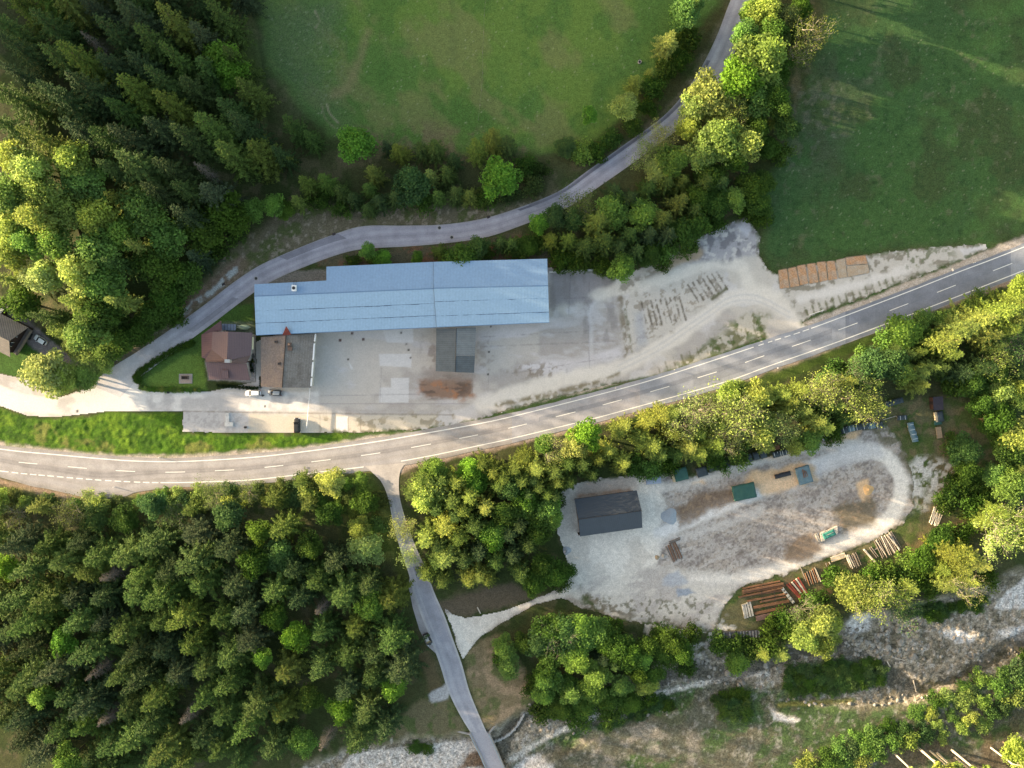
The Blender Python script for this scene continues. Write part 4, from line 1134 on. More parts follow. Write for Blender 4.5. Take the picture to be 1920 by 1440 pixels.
def plant(kind, px, py, h, w, tone, label=None, group=None, foot=False, up=None):
    """px, py: where the middle of the crown shows in the photo (or the foot, when foot); w: crown width in photo px"""
    r = RNG
    if up is None: up = {'S': .5, 'B': .62, 'P': .6, 'U': .5, 'W': .6, 'T': .6, 'D': .5}[kind]
    g = on_ground(px, py, 0.0 if foot else h * up)
    z = g.z
    width = w * S * (1 - (z + h * .5) / H)
    name, cat, word = KIND_NAME[kind]
    root = empty(name, g, r.uniform(0, 6.28), label, cat, group)
    if kind == 'D':
        me, hh, R = r.choice(DEAD); parts = [('trunk', me)]
    else:
        (cm, tm), hh, R = r.choice(VAR[kind]); parts = [('crown', cm), ('trunk', tm)]
    root.scale = (width / (2 * R), width / (2 * R), h / hh)
    c = TONE.get(tone, (.05, .05, .05)); j = r.uniform(.85, 1.18); jr = r.uniform(.9, 1.14)
    for nm, me in parts:
        o = link(nm, me, root)
        o.color = (c[0] * j * jr, c[1] * j, c[2] * j * r.uniform(.85, 1.15), 1)
    TREES.append((root, kind, px, py, h, w, tone))
    return root

# the single trees, bushes and rows, each where it shows, a few added to close gaps in the shade: kind, x, y, height, crown width px, colour
ROW = '''
B 672 271 10 68 f|S 553 240 15 46 s|S 528 292 15 44 k|S 585 262 11 34 s|S 575 345 11 40 o|S 612 342 11 38 m|S 640 360 9 34 s|S 664 375 9 34 k|S 700 325 10 34 o|S 692 355 8 30 m
S 725 275 8 24 k|S 748 285 10 36 o|S 790 282 11 32 s|S 816 280 12 38 s|B 770 346 8 64 e|S 806 330 9 32 r|S 838 325 9 34 s|S 850 300 9 32 k|S 892 280 14 42 o|S 925 262 14 42 o|S 950 272 12 38 s|B 939 334 10 76 f
U 985 312 3 40 d|U 1010 318 3 36 s|S 855 362 8 36 s|S 820 368 7 34 m|U 790 378 4 40 d|S 742 372 8 36 s|S 712 378 8 34 k|S 690 392 6 30 s|S 880 368 7 34 o|U 908 376 3 40 d|U 955 360 3 40 s|U 1000 345 3 40 r|U 640 392 3 34 d|U 600 378 4 36 d|S 560 378 9 34 o
B 512 385 8 46 g|B 536 394 5 34 d|B 420 398 13 84 d|B 375 432 12 80 d|B 470 395 8 44 g|S 372 482 13 50 b|B 345 520 9 60 d|B 318 560 9 60 d|B 290 595 8 56 d|U 440 430 4 46 d|U 400 470 4 44 d|U 330 590 3 40 d
B 1060 275 4 40 e|U 1092 290 3 44 g|U 1120 285 3 40 d|B 1105 216 7 30 f|U 1145 262 3 36 d|B 1172 197 8 50 l|S 1191 154 8 36 y|S 1219 137 6 24 y|U 1222 165 4 40 d|S 1252 80 13 48 y|U 1250 130 4 40 d|B 1285 20 8 60 g|B 1302 8 7 34 v|U 1290 70 4 50 d|U 1278 110 3 36 d|U 1185 240 3 34 d|U 1215 200 3 36 d
B 1450 182 11 50 d|B 1466 208 10 46 d|B 1452 60 11 50 d|P 1238 258 7 46 p|P 1212 290 7 48 p|B 1292 243 8 46 v|B 1330 180 11 84 v|B 1300 200 10 56 l|B 1392 150 13 78 f|B 1428 108 14 84 v|B 1395 65 9 46 g|B 1440 20 11 60 v|B 1470 35 10 50 r|B 1408 22 8 40 g|B 1345 262 12 78 v|B 1396 270 11 72 v|B 1316 285 10 62 v|B 1262 300 8 54 g|S 1278 342 9 48 o|B 1232 318 7 54 l|B 1330 330 9 56 d|P 1375 215 10 46 v|B 1415 190 10 60 g
W 1518 68 13 46 o|W 1495 100 11 40 o|B 1490 60 9 46 d|B 1468 80 9 40 r|S 1455 226 7 26 y|B 1478 240 8 48 e|B 1440 160 9 56 v|B 1462 130 9 46 d|B 1420 240 9 50 d|B 1440 275 6 40 d|U 1462 290 4 40 d|S 1470 175 7 30 s|B 1500 15 7 40 d|B 1380 300 9 50 d
B 1012 418 6 40 f|B 1042 408 7 44 e|P 1088 385 7 50 r|B 1075 412 7 44 e|B 1150 392 9 60 g|S 1120 418 15 60 o|S 1132 452 13 60 s|B 1207 402 10 62 g|S 1238 412 14 60 o|S 1272 380 14 52 o|S 1065 452 12 48 o|S 1034 452 11 44 o|B 1166 503 8 48 g|S 1192 472 11 46 s|B 1216 478 6 40 d|U 1250 470 4 44 g|S 1180 440 12 46 m|S 1096 462 11 50 s|U 1050 488 3 44 d|U 1008 452 3 40 d|U 1085 495 3 40 d|U 1130 495 3 38 d|U 1240 492 3 34 d
B 1310 370 8 56 d|B 1345 385 7 52 d|B 1380 372 7 50 g|S 1320 345 12 50 s|S 1350 345 10 46 s|B 1405 350 7 56 d|B 1425 385 6 44 d|U 1400 395 3 40 d|B 1280 430 8 56 d|B 1310 420 7 50 d|U 1340 412 3 42 d|U 1290 458 3 42 d|S 1250 440 12 50 k|S 1216 440 12 46 k|S 1160 465 12 46 k|U 1428 410 3 40 d|B 1430 340 6 44 d|S 1300 395 11 46 s|S 1150 360 10 44 k|S 1180 375 11 48 k|S 1215 355 11 46 s|S 1248 345 10 44 s
B 690 470 6 32 g|B 718 484 5 32 f|B 782 483 4 22 f|S 825 472 6 36 m|B 868 486 8 62 d|B 896 464 7 42 e|S 938 456 8 36 s|S 958 458 9 36 s|U 975 468 4 40 d|U 912 478 3 34 d|U 700 488 2 26 d|U 662 490 2 26 d|B 990 462 5 36 d
B 84 700 9 86 l|B 118 708 7 50 v|B 160 705 5 46 g|S 178 598 14 66 m|S 205 610 13 60 s|B 140 650 6 46 v|B 165 672 6 50 v|B 120 612 7 50 v|B 195 660 7 50 g|B 225 640 8 60 d|B 262 625 8 56 d|B 195 685 5 34 v
B 1098 815 11 62 f|B 1080 832 9 52 l|S 1140 845 9 42 y|S 1122 860 9 40 o|P 1040 842 7 46 p|B 1020 835 6 40 g|S 985 858 10 46 o|S 1005 880 11 48 y|S 965 880 10 46 o|S 1040 885 11 52 o|S 1065 870 10 46 m|S 1092 872 10 44 s|S 1068 905 9 40 s|S 1110 890 9 36 s|S 1168 868 10 46 y|S 1165 878 8 36 o|S 1170 800 10 40 y|S 1160 808 9 36 o
S 1215 790 11 50 y|S 1240 778 12 48 y|S 1260 778 10 42 y|S 1222 835 12 58 y|S 1238 852 10 46 o|S 1262 815 10 46 o|S 1200 820 9 40 o|P 1300 775 9 60 p|P 1322 770 9 58 p|P 1280 802 9 52 p|S 1290 840 11 50 y|S 1312 850 10 46 y|S 1340 832 11 50 y|S 1268 852 9 40 s|U 1220 880 3 40 g|U 1190 878 3 40 d|U 1250 872 3 40 d|S 1310 815 9 40 m|S 1345 845 9 40 m
P 1375 778 11 74 p|P 1400 785 9 64 p|S 1345 798 10 44 o|B 1372 740 8 46 v|B 1395 735 7 38 v|B 1422 740 9 56 v|S 1430 752 9 38 y|S 1405 755 9 38 o|B 1425 815 9 56 v|B 1440 795 8 46 v|P 1400 815 8 50 p|U 1385 852 4 44 g|U 1348 866 3 40 d|S 1440 838 7 32 y|P 1360 820 9 50 p
S 1465 740 10 46 y|S 1480 752 10 46 y|S 1500 732 9 42 y|P 1530 738 10 58 p|P 1555 732 9 56 p|S 1505 770 10 44 y|S 1470 770 9 40 o|S 1530 790 10 48 y|S 1548 800 9 44 y|S 1568 760 9 38 y|P 1600 748 10 52 p|P 1615 765 10 52 p|S 1575 722 9 42 o|S 1590 715 9 40 y|S 1640 762 10 40 y|S 1612 725 9 40 s|B 1520 828 6 46 g|B 1490 836 6 40 v|P 1460 800 9 48 p|U 1560 812 3 40 d|S 1545 760 9 40 m|S 1590 780 8 40 m
S 1635 720 9 40 m|P 1610 700 8 52 e|B 1640 690 9 60 e|B 1668 682 9 58 e|B 1690 695 8 44 v|S 1725 700 9 44 y|S 1745 690 9 36 y|S 1724 722 9 46 y|P 1630 735 8 44 p|U 1595 700 4 44 d|U 1560 700 4 44 d|U 1620 665 4 44 g|B 1690 620 6 66 g|U 1665 640 4 40 g|U 1710 640 3 44 d|U 1730 600 3 40 g|S 1700 665 9 40 s|S 1675 655 8 36 s|S 1722 660 9 36 o
S 1770 640 16 60 y|S 1800 615 16 66 y|S 1832 600 17 70 y|S 1870 585 17 70 y|S 1900 570 16 66 y|S 1850 630 13 54 y|S 1885 620 13 54 y|S 1910 600 14 56 y|S 1785 665 10 44 y|B 1905 560 9 56 v|B 1915 540 7 44 v|P 1895 650 10 56 e|P 1870 680 9 52 p|S 1800 700 12 50 k|S 1840 690 13 54 k|B 1870 700 8 50 d|B 1825 720 8 56 d|S 1760 690 11 44 s|U 1790 720 4 50 d|B 1880 735 9 56 v|B 1910 730 9 50 v|S 1860 650 11 44 s|U 1750 640 4 44 d|U 1780 600 3 44 g|U 1830 565 3 40 g
B 1840 760 8 50 d|B 1880 790 9 60 d|B 1910 820 10 60 v|B 1895 850 9 60 d|B 1810 845 6 62 e|B 1815 880 6 50 d|U 1780 930 3 50 d|U 1800 910 3 44 d|U 1770 945 3 40 d|U 1830 905 3 44 d|B 1865 890 6 50 g|B 1900 910 9 60 g|S 1910 880 10 50 o|B 1880 830 8 50 d|S 1905 760 12 50 s|B 1855 800 6 44 d|U 1790 830 3 40 d|U 1820 950 4 44 d|S 1912 700 12 50 k|U 1845 930 3 40 d
S 1865 960 11 60 y|W 1880 985 12 60 v|S 1905 975 13 56 y|S 1900 1010 12 56 o|W 1870 1010 12 50 l|S 1840 975 9 46 y|S 1770 1035 12 66 y|S 1800 1040 13 64 y|S 1830 1055 13 60 y|S 1795 1065 12 56 y|S 1760 1065 10 50 y|B 1765 1010 6 50 d|B 1735 1050 6 50 d|U 1700 1060 3 46 g|U 1720 1080 4 46 d|U 1660 1075 4 46 d|S 1770 1095 12 46 y|S 1810 1085 12 44 v|W 1800 1100 12 40 v|U 1745 1100 3 46 d|U 1690 1090 4 46 d|U 1800 1000 4 44 d|U 1850 1085 3 40 d
B 1598 1105 9 66 v|B 1620 1112 9 62 v|W 1622 1122 10 46 p|W 1662 1115 11 50 y|S 1702 1100 10 44 y|S 1690 1115 9 38 y|W 1688 1145 9 40 e|U 1580 1090 4 46 d|U 1560 1080 3 40 d|U 1640 1085 4 46 d|B 1540 1172 9 66 v|B 1552 1165 8 52 v|B 1512 1195 8 50 l|B 1548 1205 8 50 v|P 1505 1145 7 46 r|U 1500 1165 4 50 d|U 1530 1140 4 56 d|U 1480 1180 4 46 d|U 1470 1165 3 40 d|U 1450 1170 3 40 d|S 1464 1226 8 42 y|S 1430 1225 8 42 y|U 1440 1215 4 46 d|B 1380 1240 5 44 g|U 1350 1210 3 40 d|U 1375 1210 3 40 d|U 1405 1215 3 44 d
B 1262 1205 7 48 d|B 1280 1225 7 46 d|B 1248 1230 6 40 d|U 1235 1190 3 34 d|U 1300 1190 3 36 d|U 1290 1250 3 36 d
B 1026 1184 7 52 d|B 1050 1174 7 52 d|B 1088 1180 8 58 g|B 1122 1184 7 54 g|B 1010 1205 7 56 e|B 1060 1185 8 60 e|B 1100 1195 7 54 g|B 1135 1200 7 50 d|P 1045 1190 8 60 e|B 1075 1225 7 52 g|B 1030 1235 6 44 d|B 1160 1215 8 54 d|B 1180 1230 8 50 d|B 1200 1235 7 44 g|B 1085 1240 8 50 g|B 1025 1265 7 52 d|B 1028 1275 7 46 g|B 1120 1265 8 52 g|B 1110 1290 7 50 g|B 1165 1285 7 44 g|B 1210 1285 7 42 v|B 1195 1260 7 42 d|B 1225 1260 6 40 d|B 1070 1300 7 44 g|B 1020 1300 6 40 g|B 1065 1285 6 40 d|B 1145 1310 6 44 d|B 1100 1320 5 50 d|B 1050 1325 5 50 d|B 1180 1315 4 44 d|U 1020 1330 4 46 d|U 1080 1345 3 50 d|U 1140 1340 3 46 d|U 1000 1290 3 40 d|U 1215 1310 3 40 d|S 1150 1245 9 40 s|S 1130 1235 9 40 k|B 1215 1215 7 46 d|U 1156 1176 3 36 d
B 945 1212 6 42 g|B 955 1250 5 42 g|U 940 1230 3 36 d|B 984 1206 6 40 d
'''
for ln in ROW.replace('\n', '|').split('|'):
    a = ln.split()
    if len(a) == 6:
        X, Y = float(a[1]), float(a[2])
        tall = 1.3 if (X > 1260 and Y < 330) else 1.35 if (960 <= X < 1110 and 800 < Y < 960) else 1.3 if (X >= 1110 and 680 < Y < 900 and X < 1700) else 1.3 if (540 < X < 1010 and 225 < Y < 400) else 1.08
        wide = 1.32 if (540 < X < 1010 and 225 < Y < 400 and a[0] == 'S') else 1.14
        plant(a[0], X, Y, float(a[3]) * tall, float(a[4]) * wide, a[5])

WEDGE = '''
S 795 895 11 50 o|S 772 922 10 46 o|B 800 930 8 60 l|P 760 990 7 40 p|P 770 1040 6 34 l|S 830 900 11 48 o|B 815 880 7 44 g|S 855 905 11 50 y|S 880 930 12 54 y|S 850 940 12 52 o|S 835 985 15 60 y|S 820 955 11 48 s|S 862 1005 14 56 o|S 800 1010 14 56 y|S 835 1045 14 60 y|S 820 1050 11 46 s|S 800 1075 10 44 o|B 880 880 7 44 f|S 905 870 10 44 o|S 925 885 11 44 o|B 895 905 6 40 f|S 935 910 10 46 m|S 910 950 13 50 y|S 890 985 14 52 s
B 960 915 8 54 e|B 985 940 8 48 f|B 990 950 7 46 g|B 930 1000 8 52 g|B 925 1010 8 46 f|B 948 965 8 50 d|S 955 1000 12 50 k|S 975 985 12 46 k|B 1030 955 8 46 g|B 1035 970 7 40 g|S 900 1035 13 50 k|S 930 1050 12 48 s|S 960 1040 13 50 k|B 1010 1000 7 44 d|S 870 1050 12 46 s|S 990 1020 12 46 s|B 1040 1075 6 48 d|B 1060 1070 5 36 d|B 1020 1060 6 44 d|S 880 1085 9 46 y|S 900 1078 9 40 y|B 1000 1095 6 44 d|S 975 1075 11 46 s|S 915 1085 9 40 o|S 830 1090 9 40 o|B 1005 975 7 46 d|S 855 965 12 46 s|U 1050 1090 3 36 d|S 870 955 13 50 o|S 1000 900 9 40 s|U 1040 940 3 34 d|S 825 1020 12 46 s|S 1010 912 11 44 o|S 978 902 11 46 o|S 1026 926 10 42 m|S 945 895 11 46 o|S 990 925 10 40 s|S 1045 905 10 42 o|S 1040 930 9 36 s
'''
for ln in WEDGE.replace('\n', '|').split('|'):
    a = ln.split()
    if len(a) == 6: plant(a[0], float(a[1]), float(a[2]), float(a[3]) * 1.42, float(a[4]) * 1.12, a[5])
SINGLE = list(TREES)

def scatter(poly, gap, seed, fn, avoid=None):
    r = random.Random(seed); pts = []
    xs = [p[0] for p in poly]; ys = [p[1] for p in poly]
    sdp = np.array([(r.uniform(min(xs), max(xs)), r.uniform(min(ys), max(ys))) for _ in range(6000)])
    ok = poly_sd(sdp[:, 0], sdp[:, 1], poly) < 0
    cell = {}
    for x, y in sdp[ok]:
        if all((x - a) ** 2 + (y - b) ** 2 > gap * gap for a, b in pts) and not (avoid and any(in_poly(x, y, q) for q in avoid)):
            pts.append((x, y)); fn(x, y, r)

# the forest above the grey house: lit broadleaves below, tall dark spruces above
NW = [(60, -60), (470, -60), (478, 0), (486, 150), (505, 240), (520, 320), (470, 360), (415, 400), (370, 450), (320, 520), (270, 590), (215, 632), (160, 618), (110, 595), (50, 575), (60, 400)]
LEAFY = [(-100, 250), (120, 285), (210, 330), (290, 380), (370, 420), (350, 560), (230, 700), (-100, 700)]
def nw(x, y, r):
    # x, y: foot
    if in_poly(x, y, LEAFY):
        k = r.random()
        if k < .82: plant('B', x, y, r.uniform(13, 18), r.uniform(66, 92), r.choice('vgvglvd' if x < 200 else 'ggdgv'), None, 'LF', True)
        elif k < .95: plant('S', x, y, r.uniform(16, 22), r.uniform(52, 66), r.choice('soy'), None, 'NS', True)
        else: plant('W', x, y, r.uniform(13, 16), r.uniform(50, 64), 'l', None, 'LW', True)
    else:
        k = r.random()
        if k < .93: plant('S', x, y, r.uniform(18, 26), r.uniform(66, 98), r.choice('sskkomb'), None, 'NS', True)
        else: plant('D', x, y, r.uniform(15, 20), r.uniform(34, 42), 'k', None, 'ND', True)
scatter(NW, 43, 5, nw)
for x, y, h, w in ((455, 165, 17, 70), (440, 140, 17, 74)):
    plant('B', x, y, h, w, 'f', 'bright green broadleaf tree standing alone among the dark spruces beside the upper meadow', 'bright broadleaves among the dark spruces', True)

# the wood between the main road and the stream, west of the bridge road
SW = [(-30, 925), (100, 938), (230, 945), (330, 925), (450, 908), (600, 893), (664, 895), (692, 930), (712, 1000), (736, 1080), (750, 1160), (764, 1230), (772, 1285), (750, 1325), (700, 1350), (600, 1380), (520, 1400), (400, 1420), (180, 1440), (100, 1400), (40, 1365), (-20, 1330), (-40, 1100)]
EDGE = [(0, 900), (240, 930), (450, 890), (700, 880), (740, 1010), (700, 1030), (560, 960), (420, 985), (250, 990), (0, 980)]
def sw(x, y, r):
    k = r.random()
    if in_poly(x, y, EDGE):
        if k < .55: plant('B', x, y, r.uniform(6, 9), r.uniform(48, 72), r.choice('glevdr'), None, 'ED', True)
        elif k < .75: plant('P', x, y, r.uniform(6, 8), r.uniform(40, 54), r.choice('per'), None, 'EP', True)
        else: plant('S', x, y, r.uniform(9, 13), r.uniform(36, 48), r.choice('oosy'), None, 'ES', True)
    elif x > 480 and k < .38:
        plant('B', x, y, r.uniform(9, 13), r.uniform(46, 66), r.choice('gedfd'), None, 'SB', True)
    elif k < .09:
        plant('B', x, y, r.uniform(12, 15), r.uniform(46, 60), r.choice('gf'), None, 'SB', True)
    elif k > .94:
        plant('D', x, y, r.uniform(13, 17), r.uniform(36, 46), 'k', None, 'SD', True)
    else:
        plant('S', x, y, r.uniform(12, 22), r.uniform(60, 98), r.choice('ossmsmkmb' if x < 500 else 'sskmoms'), None, 'SS', True)
scatter(SW, 40, 9, sw)

def fr(x, y, r):
    plant('U', x, y, r.uniform(1.2, 2.6), r.uniform(26, 44), r.choice('vlegr'), None, 'FB', True)
scatter([(0, 916), (140, 942), (300, 924), (480, 910), (680, 890), (720, 950), (728, 1010), (690, 960), (480, 938), (300, 952), (0, 945)], 24, 14, fr)

# the scrubby south bank in the corner, and the pale leaning trunks beyond it
SE = [(1640, 1405), (1720, 1360), (1800, 1340), (1920, 1290), (1990, 1270), (1990, 1400), (1880, 1440), (1760, 1440)]
def se(x, y, r):
    plant('U', x, y, r.uniform(1.0, 2.6), r.uniform(24, 46), r.choice('vggdve'), None, 'SU', True)
scatter([(1490, 1436), (1560, 1392), (1660, 1352), (1740, 1312), (1830, 1272), (1930, 1212), (1990, 1190), (1990, 1270), (1900, 1325), (1830, 1362), (1760, 1385), (1640, 1418), (1560, 1440)], 23, 11, se)
# the belt along the hill road goes on past the picture
for x, y, h in ((1440, -30, 14), (1470, -50, 15), (1450, -85, 14), (1490, -110, 15), (1470, -150, 15), (1520, -175, 14), (1500, -15, 13), (1530, -215, 15)):
    plant('B', x, y, h, 70, 'v', 'yellow-green tree of the hill road belt beyond the upper edge', 'hill road belt beyond the upper edge', True)
def se2(x, y, r):
    plant('B', x, y, r.uniform(8, 11), r.uniform(50, 66), 'v', None, 'SC', True)
scatter([(1880, 1370), (1960, 1350), (1960, 1460), (1880, 1460)], 34, 12, se2)
for x, y, h in ((1676, 1412, 15), (1722, 1402, 16), (1744, 1408, 15), (1750, 1425, 16), (1757, 1412, 14), (1784, 1406, 17), (1790, 1420, 15), (1858, 1402, 16), (1895, 1420, 15), (1905, 1403, 14)):
    plant('T', x, y, h, RNG.uniform(34, 44), RNG.choice('vl'), None, 'SP', True)
def scrub(x, y, r):
    plant('U', x, y, r.uniform(.7, 1.4), r.uniform(18, 32), r.choice('dedee'), None, 'SX', True)
for q in ([(1342, 1310), (1370, 1292), (1405, 1300), (1410, 1330), (1380, 1350), (1345, 1335)], [(1480, 1252), (1560, 1238), (1650, 1244), (1662, 1275), (1560, 1300), (1470, 1298)], [(1180, 1337), (1250, 1312), (1258, 1325), (1190, 1348)], [(1680, 1142), (1780, 1132), (1850, 1117), (1838, 1140), (1740, 1156)], [(775, 1397), (800, 1392), (804, 1402), (786, 1410)]):
    scatter(q, 15, int(q[0][0]), scrub)
print('COUNTS', {k: sum(1 for t in TREES if t[1] == k) for k in 'SBPUWDT'})

# ------------------------------------------------------------------ buildings
def thing(name, label, cat, px=None, py=None, group=None, loc=None, rz=0.0):
    loc = loc if loc is not None else at(px, py, 0)
    return empty(name, loc, rz, label, cat, group)

def part(mb, name, mat, root, smooth=False):
    return mb.build(name, mat, root, smooth, local(root) if root.parent is None else None)

def sub(mb, name, mat, parent, root, smooth=False):
    """parent is a part sitting at its root's origin"""
    o = mb.build(name, mat, parent, smooth, local(root))
    return o

def inset(poly, d):
    c = Vector((sum(p[0] for p in poly) / len(poly), sum(p[1] for p in poly) / len(poly)))
    out = []
    for p in poly:
        v = Vector((p[0], p[1])) - c; L = v.length
        out.append(tuple(c + v * (L - d) / L))
    return out

A2 = math.radians(2.3)
BLUE_N = M('blue_sheet_shaded', (122, 152, 184), .5, .18, .25, 0, .1, .35, col2=(112, 142, 174), ribs=(A2, .9, .05, .015))  # one roof metal: the darker north slope has its shade in the colour
BLUE_S = M('blue_sheet_lit', (144, 173, 199), .5, .18, .25, 0, .1, .35, col2=(134, 163, 190), ribs=(A2, .9, .05, .015))  # same metal, brighter: the south slope's light is in the colour
BLUE_SIDE = M('blue_flashing', (96, 128, 164), .5, .2, .6)
CONCRETE = M('concrete', (160, 154, 150), .9, .35, .8, .02)
RENDER_W = M('pale_render_wall', (196, 188, 178), .9, .3, .6)
GLASS = M('window_glass', (40, 48, 56), .15, .2, 1.0, spec=.6)
DARKSEAM = M('dark_lap_line', (88, 110, 136), .8, .5, 2.0)  # lap lines: dirt in the joint, and the laps' shadow put into the colour
STEEL = M('galvanised_steel', (168, 172, 176), .45, .25, 2.0, metal=.4)
WHITEP = M('white_paint', (222, 222, 224), .6, .15, 2.0)
DARKM = M('dark_metal', (52, 52, 56), .5, .3, 2.0)

hall = thing('factory_hall', 'long low factory hall with a pale blue sheet metal roof', 'factory hall', 760, 560)
def zq(px, py, z): return at(px, py, z)
def wavy(a, b, n, amp, seed, z):
    r = random.Random(seed); out = []
    for i in range(n + 1):
        t = i / n
        out.append((a[0] + (b[0] - a[0]) * t, a[1] + (b[1] - a[1]) * t + r.uniform(-amp, amp), z[0] + (z[1] - z[0]) * t))
    return out
T = .18
# left part: north slope with a step in its eave, south slope in three overlapping lengths of sheet
mb = MB()
mb.prism([zq(477, 556, 8.4), zq(612, 550, 8.4), zq(612, 526, 7.7), zq(477, 533, 7.7)], T)
mb.prism([zq(612, 550, 8.4), zq(813, 541.5, 8.4), zq(813, 491, 7.0), zq(612, 500, 7.0)], T)
part(mb, 'roof_slope', BLUE_N, hall)
def lerp3(a, b, t): return tuple(a[i] + (b[i] - a[i]) * t for i in range(3))
def south(wr, er, we, ee, cuts, seed, name):
    """sheets from ridge (wr-er) to eave (we-ee), px,py,z corners, cut at the laps"""
    prev = 0.0
    for k, c in enumerate(cuts + [1.0]):
        a, b = lerp3(wr, we, prev), lerp3(er, ee, prev)
        d, e = lerp3(wr, we, min(1, c + .012)), lerp3(er, ee, min(1, c + .012))
        up = .05 * (len(cuts) - k)
        mb = MB().prism([zq(a[0], a[1], a[2] + up), zq(b[0], b[1], b[2] + up), zq(e[0], e[1], e[2] + up), zq(d[0], d[1], d[2] + up)], T if k == len(cuts) else .06)
        part(mb, 'roof_sheet', BLUE_S, hall)
        prev = c
    r = random.Random(seed)
    for c in cuts:
        a, b = lerp3(wr, we, c + .014), lerp3(er, ee, c + .014)
        mb = MB(); n = 46; off = 0
        for i in range(n):
            p, q = lerp3(a, b, i / n), lerp3(a, b, (i + 1) / n)
            no = max(-1.6, min(1.6, off + r.uniform(-.55, .55)))
            w = r.uniform(.05, .13)
            P, Q = zq(p[0], p[1] + off, p[2] + .045), zq(q[0], q[1] + no, q[2] + .045)
            mb.prism([P + Vector((0, w, 0)), P - Vector((0, w, 0)), Q - Vector((0, w, 0)), Q + Vector((0, w, 0))], .03); off = no * .8
        part(mb, 'lap_joint', DARKSEAM, hall)
south((477, 556, 8.42), (813, 541.5, 8.42), (480, 628, 5.8), (818, 613, 5.8), [.36, .68], 3, 'left')
mb = MB()
mb.prism([zq(813.2, 541, 8.75), zq(1027.6, 536, 8.75), zq(1026, 485, 7.3), zq(813.2, 491, 7.3)], T)
part(mb, 'roof_slope', BLUE_N, hall)
south((813.4, 541, 8.77), (1027.6, 536, 8.77), (818.5, 613, 6.1), (1030, 604, 6.1), [.32, .70], 5, 'right')
mb = MB()
mb.path([zq(477, 555.5, 8.46), zq(813, 541, 8.46)], .16, .16, 6)
part(mb, 'ridge_cap', BLUE_SIDE, hall)
part(MB().path([zq(813.4, 540.5, 8.8), zq(1027.5, 535.6, 8.8)], .16, .16, 6), 'ridge_cap', BLUE_SIDE, hall)
part(MB().path([zq(813, 491, 7.2), zq(813.2, 541, 8.7), zq(818.3, 613, 6.05)], .07, .07, 6), 'ridge_flashing', DARKSEAM, hall)
part(MB().path([zq(480, 628.4, 5.7), zq(818, 613.4, 5.7)], .11, .11, 6).path([zq(819, 613.3, 6.0), zq(1030, 604.4, 6.0)], .11, .11, 6), 'gutter', BLUE_SIDE, hall)
mb = MB()
mb.wall([zq(480, 534, 6.6).xy[:], zq(483, 624, 6.6).xy[:], zq(816, 609, 6.6).xy[:], zq(1022, 600, 6.6).xy[:], zq(1019, 492, 6.6).xy[:], zq(818, 498, 6.6).xy[:], zq(616, 506, 6.6).xy[:], zq(616, 530, 6.6).xy[:]], 0, 5.75)
part(mb, 'wall', RENDER_W, hall)
for x in range(610, 800, 38):
    q = zq(x, 618.2 - (x - 610) * .0455 - 1.2, 6.6)
    part(MB().box((q.x, q.y, 2.2), (4.2, .12, 4.0), -A2), 'gate', M('gate_panel', (120, 128, 134), .6, .3, 1.0) if x == 610 else bpy.data.materials['gate_panel'], hall)

# cooling unit on the hall roof: stands on it, a thing of its own
u = thing('cooling_unit', 'white boxy cooling unit standing on the blue hall roof', 'cooling unit', loc=at(553, 541, 7.95), rz=-A2)
MB().box((0, 0, .75), (1.25, 1.7, 1.0)).build('casing', WHITEP, u)
MB().lathe([(.48, 1.25), (.48, 1.32), (.4, 1.34), (.12, 1.30)], n=14).build('fan_guard', DARKM, u)
MB().box((-.45, 0, .12), (.1, 1.9, .25)).box((.45, 0, .12), (.1, 1.9, .25)).build('stand', STEEL, u)
MB().tube((-.3, .85, .4), (-.3, 2.6, -.15), .05).tube((.3, .85, .4), (.3, 2.6, -.15), .05).build('pipe', DARKM, u)

# annex with the two-tone tiled roof
ann = thing('annex_building', 'low annex with a patchy brown and grey gable roof between house and yard', 'annex', 538, 675)
TILE_B = M('brown_old_tiles', (136, 120, 110), .9, .5, .35, 0, col2=(118, 106, 104), ribs=(-.05, .45, .14, .04))
TILE_G = M('grey_old_tiles', (128, 122, 118), .9, .45, .35, 0, col2=(100, 92, 86), ribs=(-.05, .45, .30, .05))
mb = MB().prism([zq(489, 632, 4.1), zq(489, 725, 4.1), zq(529, 727, 5.4), zq(536, 628, 5.4)], .2)
part(mb, 'roof_slope', TILE_B, ann)
mb = MB().prism([zq(536, 628, 5.4), zq(529, 727, 5.4), zq(583, 727, 3.9), zq(590, 626, 3.9)], .2)
part(mb, 'roof_slope', TILE_G, ann)
part(MB().path([zq(536, 629, 5.47), zq(529, 726.5, 5.47)], .14, .14, 6), 'ridge_cap', M('ridge_tile', (86, 74, 68), .9, .4, 2), ann)
mb = MB().wall([zq(492, 634, 4.0).xy[:], zq(492, 722, 4.0).xy[:], zq(581, 724, 4.0).xy[:], zq(587, 628, 4.0).xy[:]], 0, 3.75)
part(mb, 'wall', RENDER_W, ann)
for (a, b) in (((591.5, 626), (589.8, 640)), ((589.3, 644), (587, 675)), ((586.6, 679), (584.6, 706)), ((584.2, 709), (583, 724))):
    part(MB().prism([zq(a[0] - 1.4, a[1], 3.95), zq(b[0] - 1.4, b[1], 3.95), zq(b[0] + 1.3, b[1], 3.95), zq(a[0] + 1.3, a[1], 3.95)], .35), 'parapet', WHITEP, ann)
part(MB().prism([zq(529, 629, 5.6), zq(546, 627.5, 5.6), zq(541, 619, 7.1), zq(536.5, 611.5, 7.6)], .2), 'red_gable', M('red_tiles', (128, 62, 56), .85, .35, 1.0), ann)
